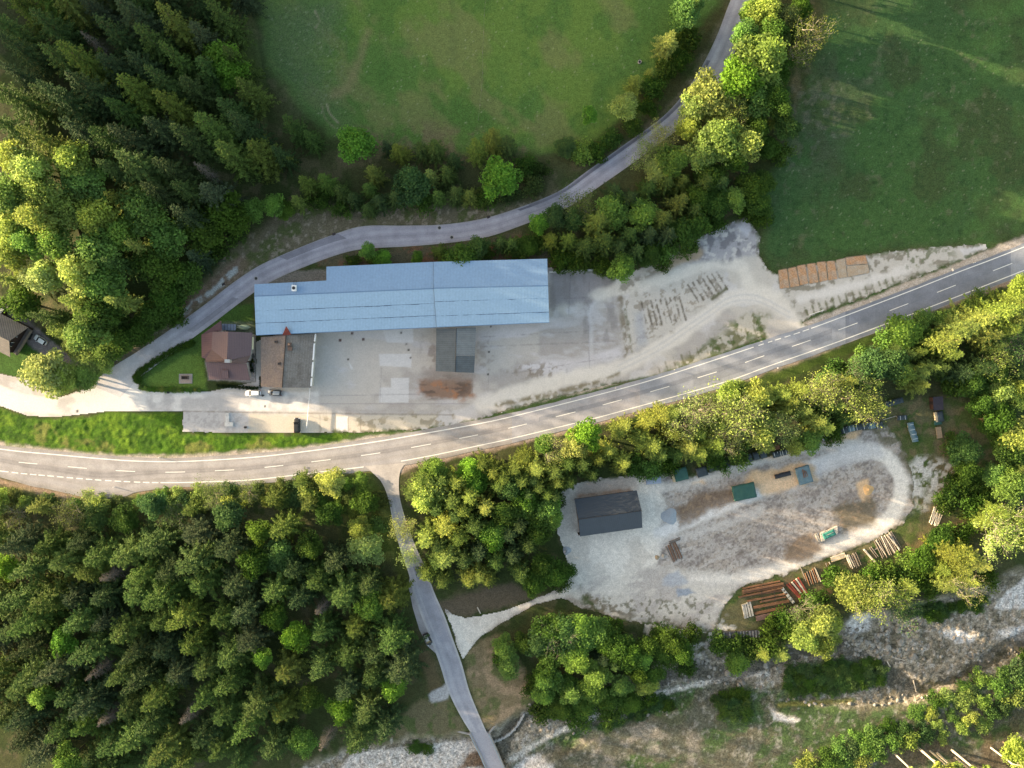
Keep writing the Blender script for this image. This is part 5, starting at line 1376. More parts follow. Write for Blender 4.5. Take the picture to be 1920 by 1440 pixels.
for (x, y, s) in ((517.5, 641, .75), (523.5, 682, .7)):
    c = zq(x, y, 5.3)
    ch = part(MB().box((c.x, c.y, 5.1), (s, s, 1.2)), 'chimney', M('chimney_brick', (112, 92, 84), .9, .4, 3), ann)
    sub(MB().lathe([(.22, 0), (.22, .35), (.15, .36)], (c.x, c.y, 5.7), 8), 'chimney_pot', DARKM, ch, ann)
c = zq(543, 649, 5.4)
ch = part(MB().box((c.x, c.y + .5, 5.4), (.95, .95, 1.2)).box((c.x + .1, c.y - .7, 5.1), (1.2, 1.2, .7)), 'chimney', bpy.data.materials['chimney_brick'], ann)
sub(MB().lathe([(.26, 0), (.26, .35), (.18, .36)], (c.x, c.y + .5, 6.0), 8), 'chimney_pot', M('terracotta', (170, 134, 112), .9, .3, 3), ch, ann)

# the house with the red-brown hipped roof
house = thing('house', 'detached house under a red-brown hipped roof beside the lawn', 'house', 425, 660)
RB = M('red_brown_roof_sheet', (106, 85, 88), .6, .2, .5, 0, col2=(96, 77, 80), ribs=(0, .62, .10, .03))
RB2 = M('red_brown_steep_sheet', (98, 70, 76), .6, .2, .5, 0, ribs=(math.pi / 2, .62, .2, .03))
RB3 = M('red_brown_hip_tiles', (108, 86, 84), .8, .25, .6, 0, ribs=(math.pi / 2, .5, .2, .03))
mb = MB().prism([zq(398.5, 622, 6.7), zq(396.5, 655, 6.7), zq(425, 678, 8.6), zq(428, 621.5, 8.6)], .2)
part(mb, 'roof_slope', RB, house)
mb = MB().prism([zq(428, 621.5, 8.6), zq(425, 678, 8.6), zq(427.5, 676.5, 8.45), zq(470, 666, 5.6), zq(473, 624, 5.6)], .2)
part(mb, 'roof_slope', RB, house)
mb = MB().prism([zq(414.5, 601, 5.0), zq(377.5, 628, 4.3), zq(378, 670, 4.3), zq(385.5, 673, 4.4), zq(396.5, 655, 6.7), zq(398.5, 622, 6.7), zq(416, 620, 5.4)], .2)
part(mb, 'roof_slope', RB2, house)
mb = MB().prism([zq(385.5, 673, 4.4), zq(385, 678.5, 4.35), zq(425, 678.7, 7.9), zq(396.5, 655, 6.7)], .2)
part(mb, 'hip_slope', RB3, house)
mb = MB().prism([zq(425, 678.5, 8.5), zq(385, 679, 4.8), zq(462, 681, 5.0), zq(470, 666, 5.6)], .2)
part(mb, 'hip_slope', RB3, house)
mb = MB().prism([zq(386, 679, 4.7), zq(392, 711.5, 3.4), zq(469, 713, 3.4), zq(462, 681.5, 4.75)], .2)
lean = part(mb, 'porch_roof', RB, house)
mb = MB().prism([zq(416, 694, 4.5), zq(416, 708.5, 4.3), zq(428, 708.5, 4.3), zq(427, 694, 4.5)], .9)
sub(mb, 'dormer', RB, lean, house)
mb = MB().wall([zq(383, 628, 4.5).xy[:], zq(383, 670, 4.5).xy[:], zq(391, 676, 4.5).xy[:], zq(462, 676, 4.5).xy[:], zq(468, 663, 4.5).xy[:], zq(470, 626, 4.5).xy[:], zq(414, 624, 4.5).xy[:], zq(410, 608, 4.5).xy[:]], 0, 4.0)
mb.wall([zq(391, 679, 4).xy[:], zq(394, 705, 4).xy[:], zq(463, 706, 4).xy[:], zq(460, 679, 4).xy[:]], 0, 3.2)
part(mb, 'wall', RENDER_W, house)
part(MB().wall([zq(402, 632, 4.5).xy[:], zq(402, 655, 4.5).xy[:], zq(424, 670, 4.5).xy[:], zq(464, 662, 4.5).xy[:], zq(466, 628, 4.5).xy[:], zq(426, 626, 4.5).xy[:]], 4.0, 5.4), 'upper_wall', RENDER_W, house)
c = zq(426.5, 677, 9.2)
ch = part(MB().box((c.x, c.y, 8.6), (1.4, .85, 1.5)), 'chimney', CONCRETE, house)
sub(MB().box((c.x, c.y, 9.4), (1.5, .95, .1)), 'chimney_cap', STEEL, ch, house)
for i in range(3):
    c = zq(418 + i * 3, 636, 7.6); part(MB().box((c.x, c.y, 7.75), (.3 - .08 * i, .25, .25)), 'roof_vent', WHITEP, house)
part(MB().prism([zq(472.5, 632, 5.3), zq(472, 655, 5.2), zq(475, 655, 5.2), zq(475.5, 632, 5.3)], .12), 'awning', M('cream_awning', (206, 196, 160), .8, .15, 2), house)
q = [zq(x, y, 2.8) for x, y in ((416, 607), (416, 619.5), (442, 619.5), (442.5, 608))]
cv = part(MB().prism(q, .1), 'pergola_roof', M('pale_glazing', (118, 128, 146), .3, .3, .8, spec=.5, ribs=(0, .9, .45)), house)
for (x, y) in ((417, 609), (441, 609)):
    w = zq(x, y, 4.5); sub(MB().box((w.x, w.y, 1.35), (.12, .12, 2.7)), 'post', WHITEP, cv, house)
for k, (x, y) in enumerate(((473.5, 668), (474, 685))):
    w = zq(468, y - 2, 4.5); part(MB().box((w.x + .06, w.y, 1.8), (.12, 1.2, 1.3)), 'window', GLASS, house)

# garden things by the house
bt = thing('rowing_boat', 'pale green upturned rowing boat on the grass behind the house', 'boat', 458, 614)
mb = MB(); prof = []
for i in range(13):
    t = -1 + 2 * i / 12; w = .78 * (1 - abs(t) ** 2.4) + .05
    prof.append((t * 2.1, w))
vs = []; nn = 7
for x, w in prof:
    for k in range(nn):
        a = math.pi * k / (nn - 1); vs.append((x, w * math.cos(a), .12 + .55 * math.sin(a) * (w / .83) ** .5))
fs = [(i * nn + k, (i + 1) * nn + k, (i + 1) * nn + k + 1, i * nn + k + 1) for i in range(12) for k in range(nn - 1)]
mb.add(vs, fs); mb.build('hull', M('pale_green_hull', (150, 170, 146), .5, .25, 2), bt, True)
MB().tube((-2, 0, .7), (2, 0, .7), .05, .05, 6).build('keel', M('keel_wood', (196, 200, 186), .7, .2, 2), bt)
tr = thing('stone_trough', 'dark stone trough on a square paved bed in the lawn', 'trough', 348, 708)
def rq(l): return [at(*p, 0) for p in l]
bed = thing('paved_bed', 'square pale-edged paved bed in the middle of the lawn', 'paved bed', 348.5, 710)
o = bed.location
MB().box((0, 0, .05), (3.6, 2.5, .1)).build('paving', M('pink_paving', (170, 150, 138), .9, .3, 2), bed)
for s in (-1, 1):
    MB().box((s * 1.9, 0, .09), (.2, 2.9, .18)).build('kerb', CONCRETE, bed); MB().box((0, s * 1.35, .09), (3.6, .2, .18)).build('kerb', CONCRETE, bed)
tr.location.z = .1
mb = MB().box((0, 0, .1), (2.0, 1.0, .2)).box((0, .43, .4), (2.0, .14, .4)).box((0, -.43, .4), (2.0, .14, .4)).box((.93, 0, .4), (.14, .72, .4)).box((-.93, 0, .4), (.14, .72, .4))
mb.build('basin', M('dark_stone', (96, 86, 82), .9, .3, 3), tr)
MB().box((0, 0, .32), (1.7, .7, .04)).build('soil', M('garden_soil', (60, 50, 44), .95, .3, 4), tr)
HEDGE = spline([(262, 714, 0), (258, 706, 0), (272, 692, 0), (300, 674, 0), (330, 656, 0), (360, 644, 0)], 4)
r = random.Random(4)
for x, y, z in HEDGE[::1]:
    plant('U', x + r.uniform(-1, 1), y, 1.4, 15, 'd', 'clipped deep green bush of the curved hedge between lawn and hill road', 'hedge along the hill road', True)
for i in range(15):
    x = 266 + i * 7.8
    plant('U', x, 727 + min(4, i * 1.2) + r.uniform(-.7, .7), 1.0, 8 + r.uniform(0, 5), 'gvgf'[i % 4], 'small round garden bush in the row along the front edge of the lawn', 'row of bushes edging the lawn', True)
for i in range(12):
    plant('U', 410 + i * 6.6, 723.5 + i * .4, .9, 8, 'k', 'dark clipped bush in the low row in front of the house', 'low bushes in front of the house', True)
for i in range(5):
    plant('U', 489.5, 708 + i * 4, .8, 6, 'k', 'tiny dark bush beside the front corner of the annex', 'tiny bushes by the annex', True)
for i in range(4):
    plant('U', 474, 668 + i * 9, 1.2, 9, 'kdsk'[i], 'dark bush along the side wall of the house', 'bushes along the house side wall', True)

# open shelter in the yard with the four-part grey roof
shed = thing('open_shelter', 'open shelter with a grey corrugated roof in four shades standing in the yard', 'shelter', 855, 658)
for nm, q, z, col in (('a', ((818, 616), (817, 696), (853.3, 697.5), (855.5, 616)), (4.3, 4.3, 4.7, 4.7), (96, 102, 106)), ('b', ((855.8, 615), (855, 667), (890.5, 667), (892.5, 614)), (4.75, 4.75, 4.3, 4.3), (116, 122, 126)), ('c', ((855, 667.3), (853.6, 698), (889, 699), (890.5, 667.3)), (4.7, 4.7, 4.25, 4.25), (86, 94, 100))):
    mb = MB().prism([zq(p[0], p[1], h) for p, h in zip(q, z)], .09)
    part(mb, 'roof_sheet', M('shelter_sheet_' + nm, col, .6, .3, .7, 0, ribs=(math.pi / 2, .55, .25, .03)), shed)
part(MB().path([zq(855.5, 615, 4.78), zq(853.5, 698, 4.78)], .07, .07, 6), 'ridge_cap', DARKM, shed)
for x, y in ((820, 620), (820, 658), (819, 693), (854, 694), (887, 695), (888, 656), (889, 620)):
    w = zq(x, y, 4.3); part(MB().box((w.x, w.y, 2.1), (.18, .18, 4.2)), 'post', STEEL, shed)

# the dark barn
barn = thing('barn', 'new dark grey gable barn standing on pale gravel', 'barn', 1140, 963)
DG1 = M('anthracite_tiles', (58, 65, 74), .6, .15, .5, 0, ribs=(math.pi / 2 + .13, .42, .22, .03))
DG2 = M('anthracite_sheet', (64, 72, 82), .6, .15, .5, 0, ribs=(.13, .55, .12, .03))
part(MB().prism([zq(1077, 936, 5.0), zq(1084.5, 974, 7.2), zq(1203, 957.5, 7.2), zq(1194, 919.5, 5.0)], .22), 'roof_slope', DG1, barn)
part(MB().prism([zq(1084.5, 974, 7.2), zq(1087.5, 1006, 5.0), zq(1204.5, 989.5, 5.0), zq(1203, 957.5, 7.2)], .22), 'roof_slope', DG2, barn)
part(MB().path([zq(1084, 974, 7.25), zq(1203.3, 957.4, 7.25)], .12, .12, 6), 'ridge_cap', DARKM, barn)
BW = M('larch_boarding', (150, 116, 88), .85, .4, .8, 0, ribs=(0, .3, .3))
part(MB().wall([zq(1080, 940, 5.0).xy[:], zq(1089, 1004, 5.0).xy[:], zq(1202, 988, 5.0).xy[:], zq(1192, 924, 5.0).xy[:]], 0, 4.75), 'wall', BW, barn)
for k in range(3):
    a = zq(1097 + k * 36, 1003.6 - k * 5.1, 5.0)
    part(MB().box((a.x, a.y - .02, 1.9), (3.6, .16, 3.6), .139), 'gate', M('barn_gate', (84, 66, 54), .85, .3, 1.5) if k == 0 else bpy.data.materials['barn_gate'], barn)

# the grey house at the western edge
gh = thing('grey_house', 'grey-roofed house with a dark boarded gable at the edge of the wood', 'house', 15, 640)
R0 = at(17, 639.5, 8.4); E1 = at(53, 614, 5.2); E2 = at(19, 669.5, 5.2)
dv = Vector((-52, 26, 0)).normalized() * 15.5
GR = M('grey_slate', (104, 100, 98), .8, .35, .5, 0, ribs=(-.46, .5, .22, .03))
part(MB().prism([R0, R0 + dv, E1 + dv, E1], .2), 'roof_slope', GR, gh)
part(MB().prism([R0, E2, E2 + dv, R0 + dv], .2), 'roof_slope', GR, gh)
k = dv.normalized() * 1.6
def w3(p, z): return Vector((p.x, p.y, z))
ns = (E1 - E2); ns.z = 0; ns.normalize()
a = E1 + k - ns * .8; b = E2 + k + ns * .8; c2 = R0 + k; dd = dv * .86
GW = M('dark_boarding', (58, 44, 40), .85, .4, 1.0)
mb = MB(); P = [w3(a, 0), w3(b, 0), w3(b, 5.1), w3(c2, 8.1), w3(a, 5.1)]; Q = [p + dd for p in P]
mb.add(P + Q, [(0, 1, 2, 3, 4), (9, 8, 7, 6, 5), (0, 5, 6, 1), (1, 6, 7, 2), (4, 9, 5, 0)])
part(mb, 'wall', GW, gh)
m1 = a.lerp(b, .5)
mb = MB(); f = -k.normalized()
p0, p1 = w3(a, 2.6) + f * .1, w3(b, 2.6) + f * .1
mb.prism([p0, p1, p1 + f * 1.5, p0 + f * 1.5], .2)
bal = part(mb, 'balcony', M('weathered_deck', (126, 116, 110), .85, .3, 1.5), gh)
mb = MB().prism([w3(p0, 3.6) + f * 1.45, w3(p1, 3.6) + f * 1.45, w3(p1, 3.6) + f * 1.55, w3(p0, 3.6) + f * 1.55], .9)
sub(mb, 'balcony_rail', M('grey_rail_boards', (134, 122, 114), .85, .3, 1.5), bal, gh)
for t in (.3, .68):
    q = a.lerp(b, t); mb = MB().prism([w3(q, 5.9) + f * .02 - ns * .6, w3(q, 5.9) + f * .02 + ns * .6, w3(q, 5.9) + f * .08 + ns * .6, w3(q, 5.9) + f * .08 - ns * .6], 1.1)
    wdw = part(mb, 'window', GLASS, gh)
    mb = MB().prism([w3(q, 6.0) + f * .081 - ns * .7, w3(q, 6.0) + f * .081 - ns * .62, w3(q, 6.0) + f * .14 - ns * .62, w3(q, 6.0) + f * .14 - ns * .7], 1.3).prism([w3(q, 6.0) + f * .081 + ns * .62, w3(q, 6.0) + f * .081 + ns * .7, w3(q, 6.0) + f * .14 + ns * .7, w3(q, 6.0) + f * .14 + ns * .62], 1.3)
    sub(mb, 'window_frame', WHITEP, wdw, gh)
gp = thing('porch', 'pale glazed flat-roofed porch in front of the grey house gable', 'porch', 56, 630)
gp.rotation_euler.z = math.radians(-27)
MB().box((0, 0, 2.35), (1.6, 2.1, .12)).build('roof', M('pale_porch_roof', (128, 140, 138), .4, .2, 1), gp)
MB().box((0, 0, 1.2), (1.4, 1.9, 2.18)).build('wall', GLASS, gp)
v = thing('garden_cabin', 'small white-roofed cabin behind the grey house', 'cabin', 5, 585); v.rotation_euler.z = math.radians(-25)
MB().prism([(-1.6, -1.3, 2.3), (1.6, -1.3, 2.3), (1.6, 0, 2.9), (-1.6, 0, 2.9)], .1).prism([(-1.6, 0, 2.9), (1.6, 0, 2.9), (1.6, 1.3, 2.3), (-1.6, 1.3, 2.3)], .1).build('roof', WHITEP, v)
MB().box((0, 0, 1.1), (2.8, 2.2, 2.2)).build('wall', GW, v)

# ------------------------------------------------------------------ bridge, walls, fences, posts
bridge = thing('road_bridge', 'concrete road bridge with grey steel parapets over the stream', 'bridge', 908, 1405)
DECKL, DECKR = [(882, 1374), (902, 1415), (926, 1470), (960, 1550)], [(915, 1374), (933, 1415), (956, 1470), (990, 1550)]
mb = MB(); P = [at(*p, .045) for p in DECKL] + [at(*p, .045) for p in reversed(DECKR)]
mb.prism(P, .6)
part(mb, 'deck', M('deck_asphalt', (164, 161, 168), .9, .3, .4, col2=(146, 144, 152)), bridge)
for side, line, sg in ((0, DECKL, -1), (1, DECKR, 1)):
    pts = [at(p[0] + sg * 1.3, p[1], .25) for p in line]
    mb = MB()
    for a, b in zip(pts[:-1], pts[1:]):
        n_ = Vector((-(b - a).y, (b - a).x, 0)).normalized() * .22
        mb.prism([a + n_, a - n_, b - n_, b + n_], .85)
    part(mb, 'kerb_beam', CONCRETE, bridge)
    mb = MB(); top = [Vector((p.x, p.y, 1.25)) for p in pts]; low = [Vector((p.x, p.y, .8)) for p in pts]
    mb.path(top, .09, .09, 6).path(low, .05, .05, 6)
    rail = part(mb, 'parapet_rail', M('rail_steel', (150, 166, 180), .4, .2, 2, metal=.3) if side == 0 else bpy.data.materials['rail_steel'], bridge)
    tot = resample([(p.x, p.y) for p in pts], 15)
    for x, y in tot:
        sub(MB().box((x, y, .75), (.1, .1, 1.0)), 'post', STEEL, rail, bridge)
for q in (((884, 1378), (856, 1371)), ((917, 1375), (934, 1353))):
    a, b = at(*q[0], .2), at(*q[1], -.3); n_ = Vector((-(b - a).y, (b - a).x, 0)).normalized() * .25
    mb = MB().prism([a + n_, a - n_, b - n_, b + n_], 2.4)
    part(mb, 'wing_wall', CONCRETE, bridge)
part(MB().prism([at(880, 1372, -.56), at(917, 1372, -.56), at(920, 1379, -.56), at(883, 1379, -.56)], 2.2), 'abutment', CONCRETE, bridge)
# stone training wall on the stream bank
r = random.Random(3)
sw_ = thing('bank_wall', 'low curved dry stone wall along the stream bank by the bridge', 'stone wall', 962, 1362)
mb = MB(); W = spline([(928, 1389, 0), (945, 1381, 0), (962, 1368, 0), (974, 1352, 0), (982, 1338, 0)], 6)
for i, p in enumerate(W):
    q = on_ground(p[0], p[1])
    mb.box((q.x + r.uniform(-.1, .1), q.y + r.uniform(-.1, .1), q.z + .35), (r.uniform(.6, 1.0), r.uniform(.5, .8), r.uniform(.7, 1.1)), r.uniform(0, 3), top=.8)
part(mb, 'stonework', M('pale_stone', (168, 166, 164), .9, .3, 2, .05), sw_)

rw = thing('retaining_wall', 'long pale concrete retaining wall behind the corner of the blue hall', 'retaining wall', 1068, 509)
a, b = at(1030, 510, .9), at(1112, 506, .9); n_ = Vector((0, .25, 0))
part(MB().prism([a + n_, a - n_, b - n_, b + n_], 1.0), 'coping', M('pale_concrete', (192, 188, 186), .9, .35, .8), rw)
for i in range(8):
    p = a.lerp(b, (i + .5) / 8); part(MB().box((p.x, p.y - .3, .42), (.25, .12, .84)), 'buttress', CONCRETE, rw)

fen = thing('wire_fence', 'thin wire fence on posts crossing the upper meadow', 'fence', 905, 110)
FP = [on_ground(x, y) for x, y in ((914, -40), (911, 0), (908, 30), (907, 62), (905, 100), (905, 138), (903, 170), (900, 198), (897, 226))]
for p in FP:
    part(MB().tube((p.x, p.y, -.3), (p.x, p.y, 1.15), .07, .06, 6), 'post', GREY_BARK, fen)
for z in (.6, 1.05):
    part(MB().path([Vector((p.x, p.y, z)) for p in FP], .012, .012, 4), 'wire', GREY_BARK, fen)

def rail_fence(name, label, a, b, n, mat, h=1.0, cat='railing'):
    t = thing(name, label, cat, (a[0] + b[0]) / 2, (a[1] + b[1]) / 2)
    A, B = at(*a, 0), at(*b, 0)
    part(MB().tube(Vector((A.x, A.y, h)), Vector((B.x, B.y, h)), .09, .09, 8), 'rail', mat, t)
    for i in range(n):
        p = A.lerp(B, (i + .5) / n); part(MB().box((p.x, p.y, h / 2), (.1, .1, h)), 'post', mat, t)
    return t
rail_fence('white_railing', 'long white tubular railing crossing the lane beside the annex corner', (583, 727), (577, 802), 5, WHITEP, 1.1)
t = rail_fence('white_barrier', 'short white barred barrier at the yard entrance beside the main road', (1515, 591.5), (1543, 581.5), 8, WHITEP, .7, 'barrier')

DEL = ((1069, 748), (1154, 727.5), (1264, 693), (1427, 640), (1632, 566), (1825, 493), (1281, 746.5), (1458, 690), (1842, 547), (941, 773), (300, 857), (215, 913), (310, 913))
dp = None
for i, (x, y) in enumerate(DEL):
    lab = 'white delineator post on the verge of the main road'
    if dp is None:
        dp = thing('delineator_post', lab, 'road post', x, y, 'delineator posts along the main road')
        MB().prism([(-.1, -.08, .95), (.1, -.08, .95), (.1, .08, .9), (-.1, .08, .9)], .95).build('post', WHITEP, dp)
        MB().box((0, 0, .72), (.21, .17, .16)).build('reflector', DARKM, dp)
        src = dp
    else:
        c = src.copy(); COL.objects.link(c); c.location = on_ground(x, y)
        for ch in src.children:
            d = ch.copy(); d.parent = c; COL.objects.link(d)

sg = thing('road_sign', 'small road sign on a post on the upper verge of the main road', 'road sign', 1778, 508)
MB().tube((0, 0, 0), (0, 0, 2.4), .05).build('post', STEEL, sg)
MB().box((0, 0, 2.2), (.08, .8, .8), .4).build('panel', WHITEP, sg)

# manholes and small fittings: covers lying in the tarmac of the hill road
mh = None
for x, y, lab in ((847, 445, 'round iron manhole cover in the hill road above the blue hall roof'), (480, 522, 'round iron manhole cover in the hill road near the hall corner'), (1381, 53, 'round iron manhole cover in the hill road between the tall yellow-green trees'), (824, 427, 'faint manhole cover at the outer edge of the hill road above the hall')):
    t = thing('manhole_cover', lab, 'manhole cover', loc=at(x, y, .032), group='manhole covers in the hill road')
    if mh is None:
        a_ = MB().lathe([(.62, 0), (.62, .012), (.5, .014)], n=18).build('ring', CONCRETE, t); b_ = MB().lathe([(.42, 0), (.42, .02), (.3, .022)], n=18).build('lid', DARKM, t); mh = (a_.data, b_.data)
    else:
        link('ring', mh[0], t); link('lid', mh[1], t)
for x, y, lab in ((626, 439, 'dark iron drain grate at the outer edge of the hill road above the hall'), (916, 407, 'dark iron drain grate at the outer edge of the hill road past the bend'), (419, 533, 'dark iron drain grate at the outer edge of the hill road by the stone channel')):
    t = thing('drain_grate', lab, 'drain grate', loc=at(x, y, .0))
    MB().box((0, 0, .03), (1.0, .7, .1), .4).build('frame', M('rusty_iron', (76, 54, 46), .8, .4, 4) if x == 626 else bpy.data.materials['rusty_iron'], t)
    MB().box((0, 0, .085), (.75, .45, .03), .4).build('grate', DARKM, t)
wl = thing('well_shaft', 'round concrete well ring with a dark opening at the meadow edge', 'well', 1199, 117)
mb = MB().lathe([(.55, 0), (.55, .6), (.42, .62), (.42, .1), (.1, .09)], n=18); mb.build('ring', CONCRETE, wl)
MB().lathe([(.4, .2), (.4, .22), (.2, .23)], n=14).build('cover', DARKM, wl)

# ------------------------------------------------------------------ cars
CARP = M('car_paint', (255, 255, 255), .35, .05, 1.0, spec=.5, objcol=True)
CGLASS = M('car_glass', (22, 26, 32), .1, .1, 1, spec=.6)
TYRE = M('tyre_rubber', (26, 26, 27), .9, .2, 4)
LAMP = M('lamp_glass', (206, 210, 214), .2, .1, 3, spec=.6)
TAIL = M('tail_lamp_glass', (120, 20, 18), .25, .1, 3, spec=.6)
def loft(sec, close=True):
    """sec: list of rings (same count)"""
    n = len(sec[0]); vs = [p for s in sec for p in s]; fs = []
    for i in range(len(sec) - 1):
        for k in range(n):
            fs.append((i * n + k, (i + 1) * n + k, (i + 1) * n + (k + 1) % n, i * n + (k + 1) % n))
    fs += [tuple(reversed(range(n))), tuple(range((len(sec) - 1) * n, len(sec) * n))]
    return vs, fs
def car_meshes(L=4.4, W=1.8, Ht=1.5, est=1.0, suv=0.0):
    """x forward. est 1 = upright tail, 0 = sloping"""
    d = {}
    hl = L / 2
    def ring(x, w, z0, z1, cr):
        w2 = w / 2
        return [(x, -w2 + .06, z0), (x, w2 - .06, z0), (x, w2, z0 + .14), (x, w2, (z0 + z1) / 2 + .05), (x, w2 - .07, z1 - .04), (x, w2 * .6, z1 + cr), (x, 0, z1 + cr * 1.2), (x, -w2 * .6, z1 + cr), (x, -w2 + .07, z1 - .04), (x, -w2, (z0 + z1) / 2 + .05), (x, -w2, z0 + .14)]
    sh = .82 + suv * .12
    sec = []
    for x, w, z0, z1, cr in ((-hl, W * .80, .38, sh - .1, .0), (-hl + .12, W * .93, .26, sh + .02, .02), (-hl + .6, W * .99, .2, sh + .08, .02), (-.4, W, .18, sh + .06, .02), (.7, W, .18, sh + .02, .02), (1.0, W * .99, .18, sh, .05), (hl - .6, W * .96, .2, sh - .08, .05), (hl - .15, W * .86, .24, sh - .22, .03), (hl, W * .66, .36, sh - .34, .0)):
        sec.append(ring(x, w, z0, z1, cr))
    vs, fs = loft(sec); mb = MB().add(vs, fs); 
    # roof panel
    xr0 = -hl + .35 + .45 * (1 - est); xr1 = .28
    rz = Ht - .02
    def rp(x, w, z): return [(x, -w / 2, z - .05), (x, w / 2, z - .05), (x, w / 2 - .05, z), (x, w * .25, z + .025), (x, -w * .25, z + .025), (x, -w / 2 + .05, z)]
    vs, fs = loft([rp(xr0, W * .68, rz - .03), rp(xr0 + .5, W * .72, rz), rp(xr1 - .4, W * .72, rz), rp(xr1, W * .68, rz - .05)]); mb.add(vs, fs)
    for s in (-1, 1):   # pillars
        for x0, x1 in ((.95, .26), (-.15, -.12), (-hl + .3, xr0 + .05)):
            mb.tube((x0, s * W * .44, sh + .02), (x1, s * W * .34, rz - .05), .05, .045, 6)
    d['body'] = (mb.mesh('body', CARP, False), )
    def slabq(q, th=.012):
        mb = MB(); a, b, c, e = (Vector(p) for p in q); n = (b - a).cross(e - a).normalized() * th
        mb.add([a, b, c, e, a + n, b + n, c + n, e + n], [(3, 2, 1, 0), (4, 5, 6, 7), (0, 1, 5, 4), (1, 2, 6, 5), (2, 3, 7, 6), (3, 0, 4, 7)]); return mb
    ws = W * .43
    d['windscreen'] = (slabq([(1.0, -ws, sh + .06), (1.0, ws, sh + .06), (xr1, W * .33, rz - .05), (xr1, -W * .33, rz - .05)]).mesh('windscreen', CGLASS),)
    d['rear_window'] = (slabq([(-hl + .22, ws, sh + .08), (-hl + .22, -ws, sh + .08), (xr0, -W * .33, rz - .05), (xr0, W * .33, rz - .05)]).mesh('rear_window', CGLASS),)
    d['side_window'] = tuple(slabq([(-hl + .3, s * W * .45, sh + .08), (.95, s * W * .45, sh + .05), (xr1, s * W * .345, rz - .05), (xr0, s * W * .345, rz - .05)][::s]).mesh('side_window', CGLASS) for s in (1, -1))
    wh = []
    for sx in (hl - .85, -hl + .82):
        for sy in (1, -1):
            m1 = MB(); y0, y1 = sy * (W / 2 - .2), sy * (W / 2 + .015)
            m1.tube((sx, y0, .33), (sx, y1, .33), .33, .33, 18)
            m2 = MB().tube((sx, y1, .33), (sx, y1 + sy * .012, .33), .21, .19, 14)
            wh.append((m1.mesh('wheel', TYRE), m2.mesh('rim', STEEL)))
    d['wheel'] = tuple(wh)
    d['headlight'] = tuple(MB().box((hl - .2, s * W * .34, sh - .24), (.34, .3, .14), s * -.35).mesh('headlight', LAMP) for s in (1, -1))
    d['tail_lamp'] = tuple(MB().box((-hl + .06, s * W * .38, sh - .08), (.14, .22, .3)).mesh('tail_lamp', TAIL) for s in (1, -1))
    d['mirror'] = tuple(MB().box((.75, s * (W / 2 + .06), sh + .12), (.16, .2, .14)).mesh('mirror', CARP) for s in (1, -1))
    d['number_plate'] = (MB().box((hl + .005, 0, .48), (.03, .5, .11)).mesh('number_plate', WHITEP),)
    return d
CARS = {'estate': car_meshes(4.7, 1.84, 1.48, 1), 'hatch': car_meshes(4.2, 1.78, 1.48, .8), 'suv': car_meshes(4.5, 1.86, 1.68, 1, 1), 'small': car_meshes(3.9, 1.72, 1.46, .9)}
ROOFC = {}
def car(style, px, py, ang, col, label, roof=None, z=.02):
    t = thing('parked_car', label, 'car', loc=at(px, py, z), rz=ang, group='parked cars')
    for nm, ms in CARS[style].items():
        for m_ in ms:
            if nm == 'wheel':
                w = link('wheel', m_[0], t); link('rim', m_[1], w)
            else:
                o = link(nm, m_, t); o.color = (*col, 1)
    if roof:
        o = MB().box((-.62, 0, CARS_TOP[style] + .012), (2.0, 1.0, .012)).build('roof_panel', M('contrast_roof', roof, .4, .05, 1, spec=.5), t)
    return t
CARS_TOP = {'small': 1.46, 'hatch': 1.48}
car('hatch', 78.5, 638, math.radians(180 - 32), (.80, .81, .83), 'white car parked on the drive beside the grey house')
car('estate', 475.5, 737, math.radians(180), (.82, .83, .85), 'white estate car parked in front of the house')
car('hatch', 516.5, 736.5, math.radians(176), (.13, .15, .18), 'slate grey car parked in front of the annex', (150, 158, 166), .02)
car('suv', 558, 797, math.radians(90), (.02, .02, .022), 'black car parked beside the long white railing')
car('small', 802.5, 1197.5, math.radians(-66), (.03, .03, .032), 'small black car with a silver-grey roof parked beside the bridge road', (176, 172, 166), .04)

# ------------------------------------------------------------------ slab south of the lane
cb = thing('concrete_kerb_block', 'long pale concrete block lying on the slab beside the lane', 'concrete block', 427, 783)
MB().box((0, 0, .2), (1.1, 3.0, .4), top=.94).build('body', M('white_concrete', (204, 202, 200), .9, .3, 1), cb)
MB().box((-.2, .6, .43), (.12, .5, .06)).build('lifting_eye', STEEL, cb)
cb = thing('concrete_kerb_block', 'short pale concrete block lying crosswise at the end of the long one', 'concrete block', 430, 795.5)
MB().box((0, 0, .25), (2.6, 1.3, .5), top=.94).build('body', bpy.data.materials['white_concrete'], cb)
MB().box((0, .2, .53), (.5, .12, .06)).build('lifting_eye', STEEL, cb)
bn = thing('waste_bin', 'small dark waste bin on the pale slab beside the lane', 'bin', 461.5, 801)
MB().lathe([(.28, 0), (.36, .9), (.36, .95)], n=14).build('drum', DARKM, bn); MB().lathe([(.38, .95), (.36, 1.02), (.1, 1.05)], n=14).build('lid', M('bin_lid', (44, 46, 50), .5, .2, 2), bn)
bn = thing('waste_bin', 'small dark bin standing on the lane in front of the lawn bushes', 'bin', 317, 736)
MB().lathe([(.24, 0), (.3, .7), (.3, .75)], n=14).build('drum', DARKM, bn); MB().lathe([(.32, .75), (.3, .8), (.1, .83)], n=14).build('lid', bpy.data.materials['bin_lid'], bn)
bn = thing('waste_bin', 'small dark bin standing on the paving between the white and the grey car', 'bin', 494, 741.5)
MB().lathe([(.26, 0), (.34, .8), (.34, .85)], n=14).build('drum', DARKM, bn); MB().lathe([(.36, .85), (.34, .9), (.1, .93)], n=14).build('lid', bpy.data.materials['bin_lid'], bn)

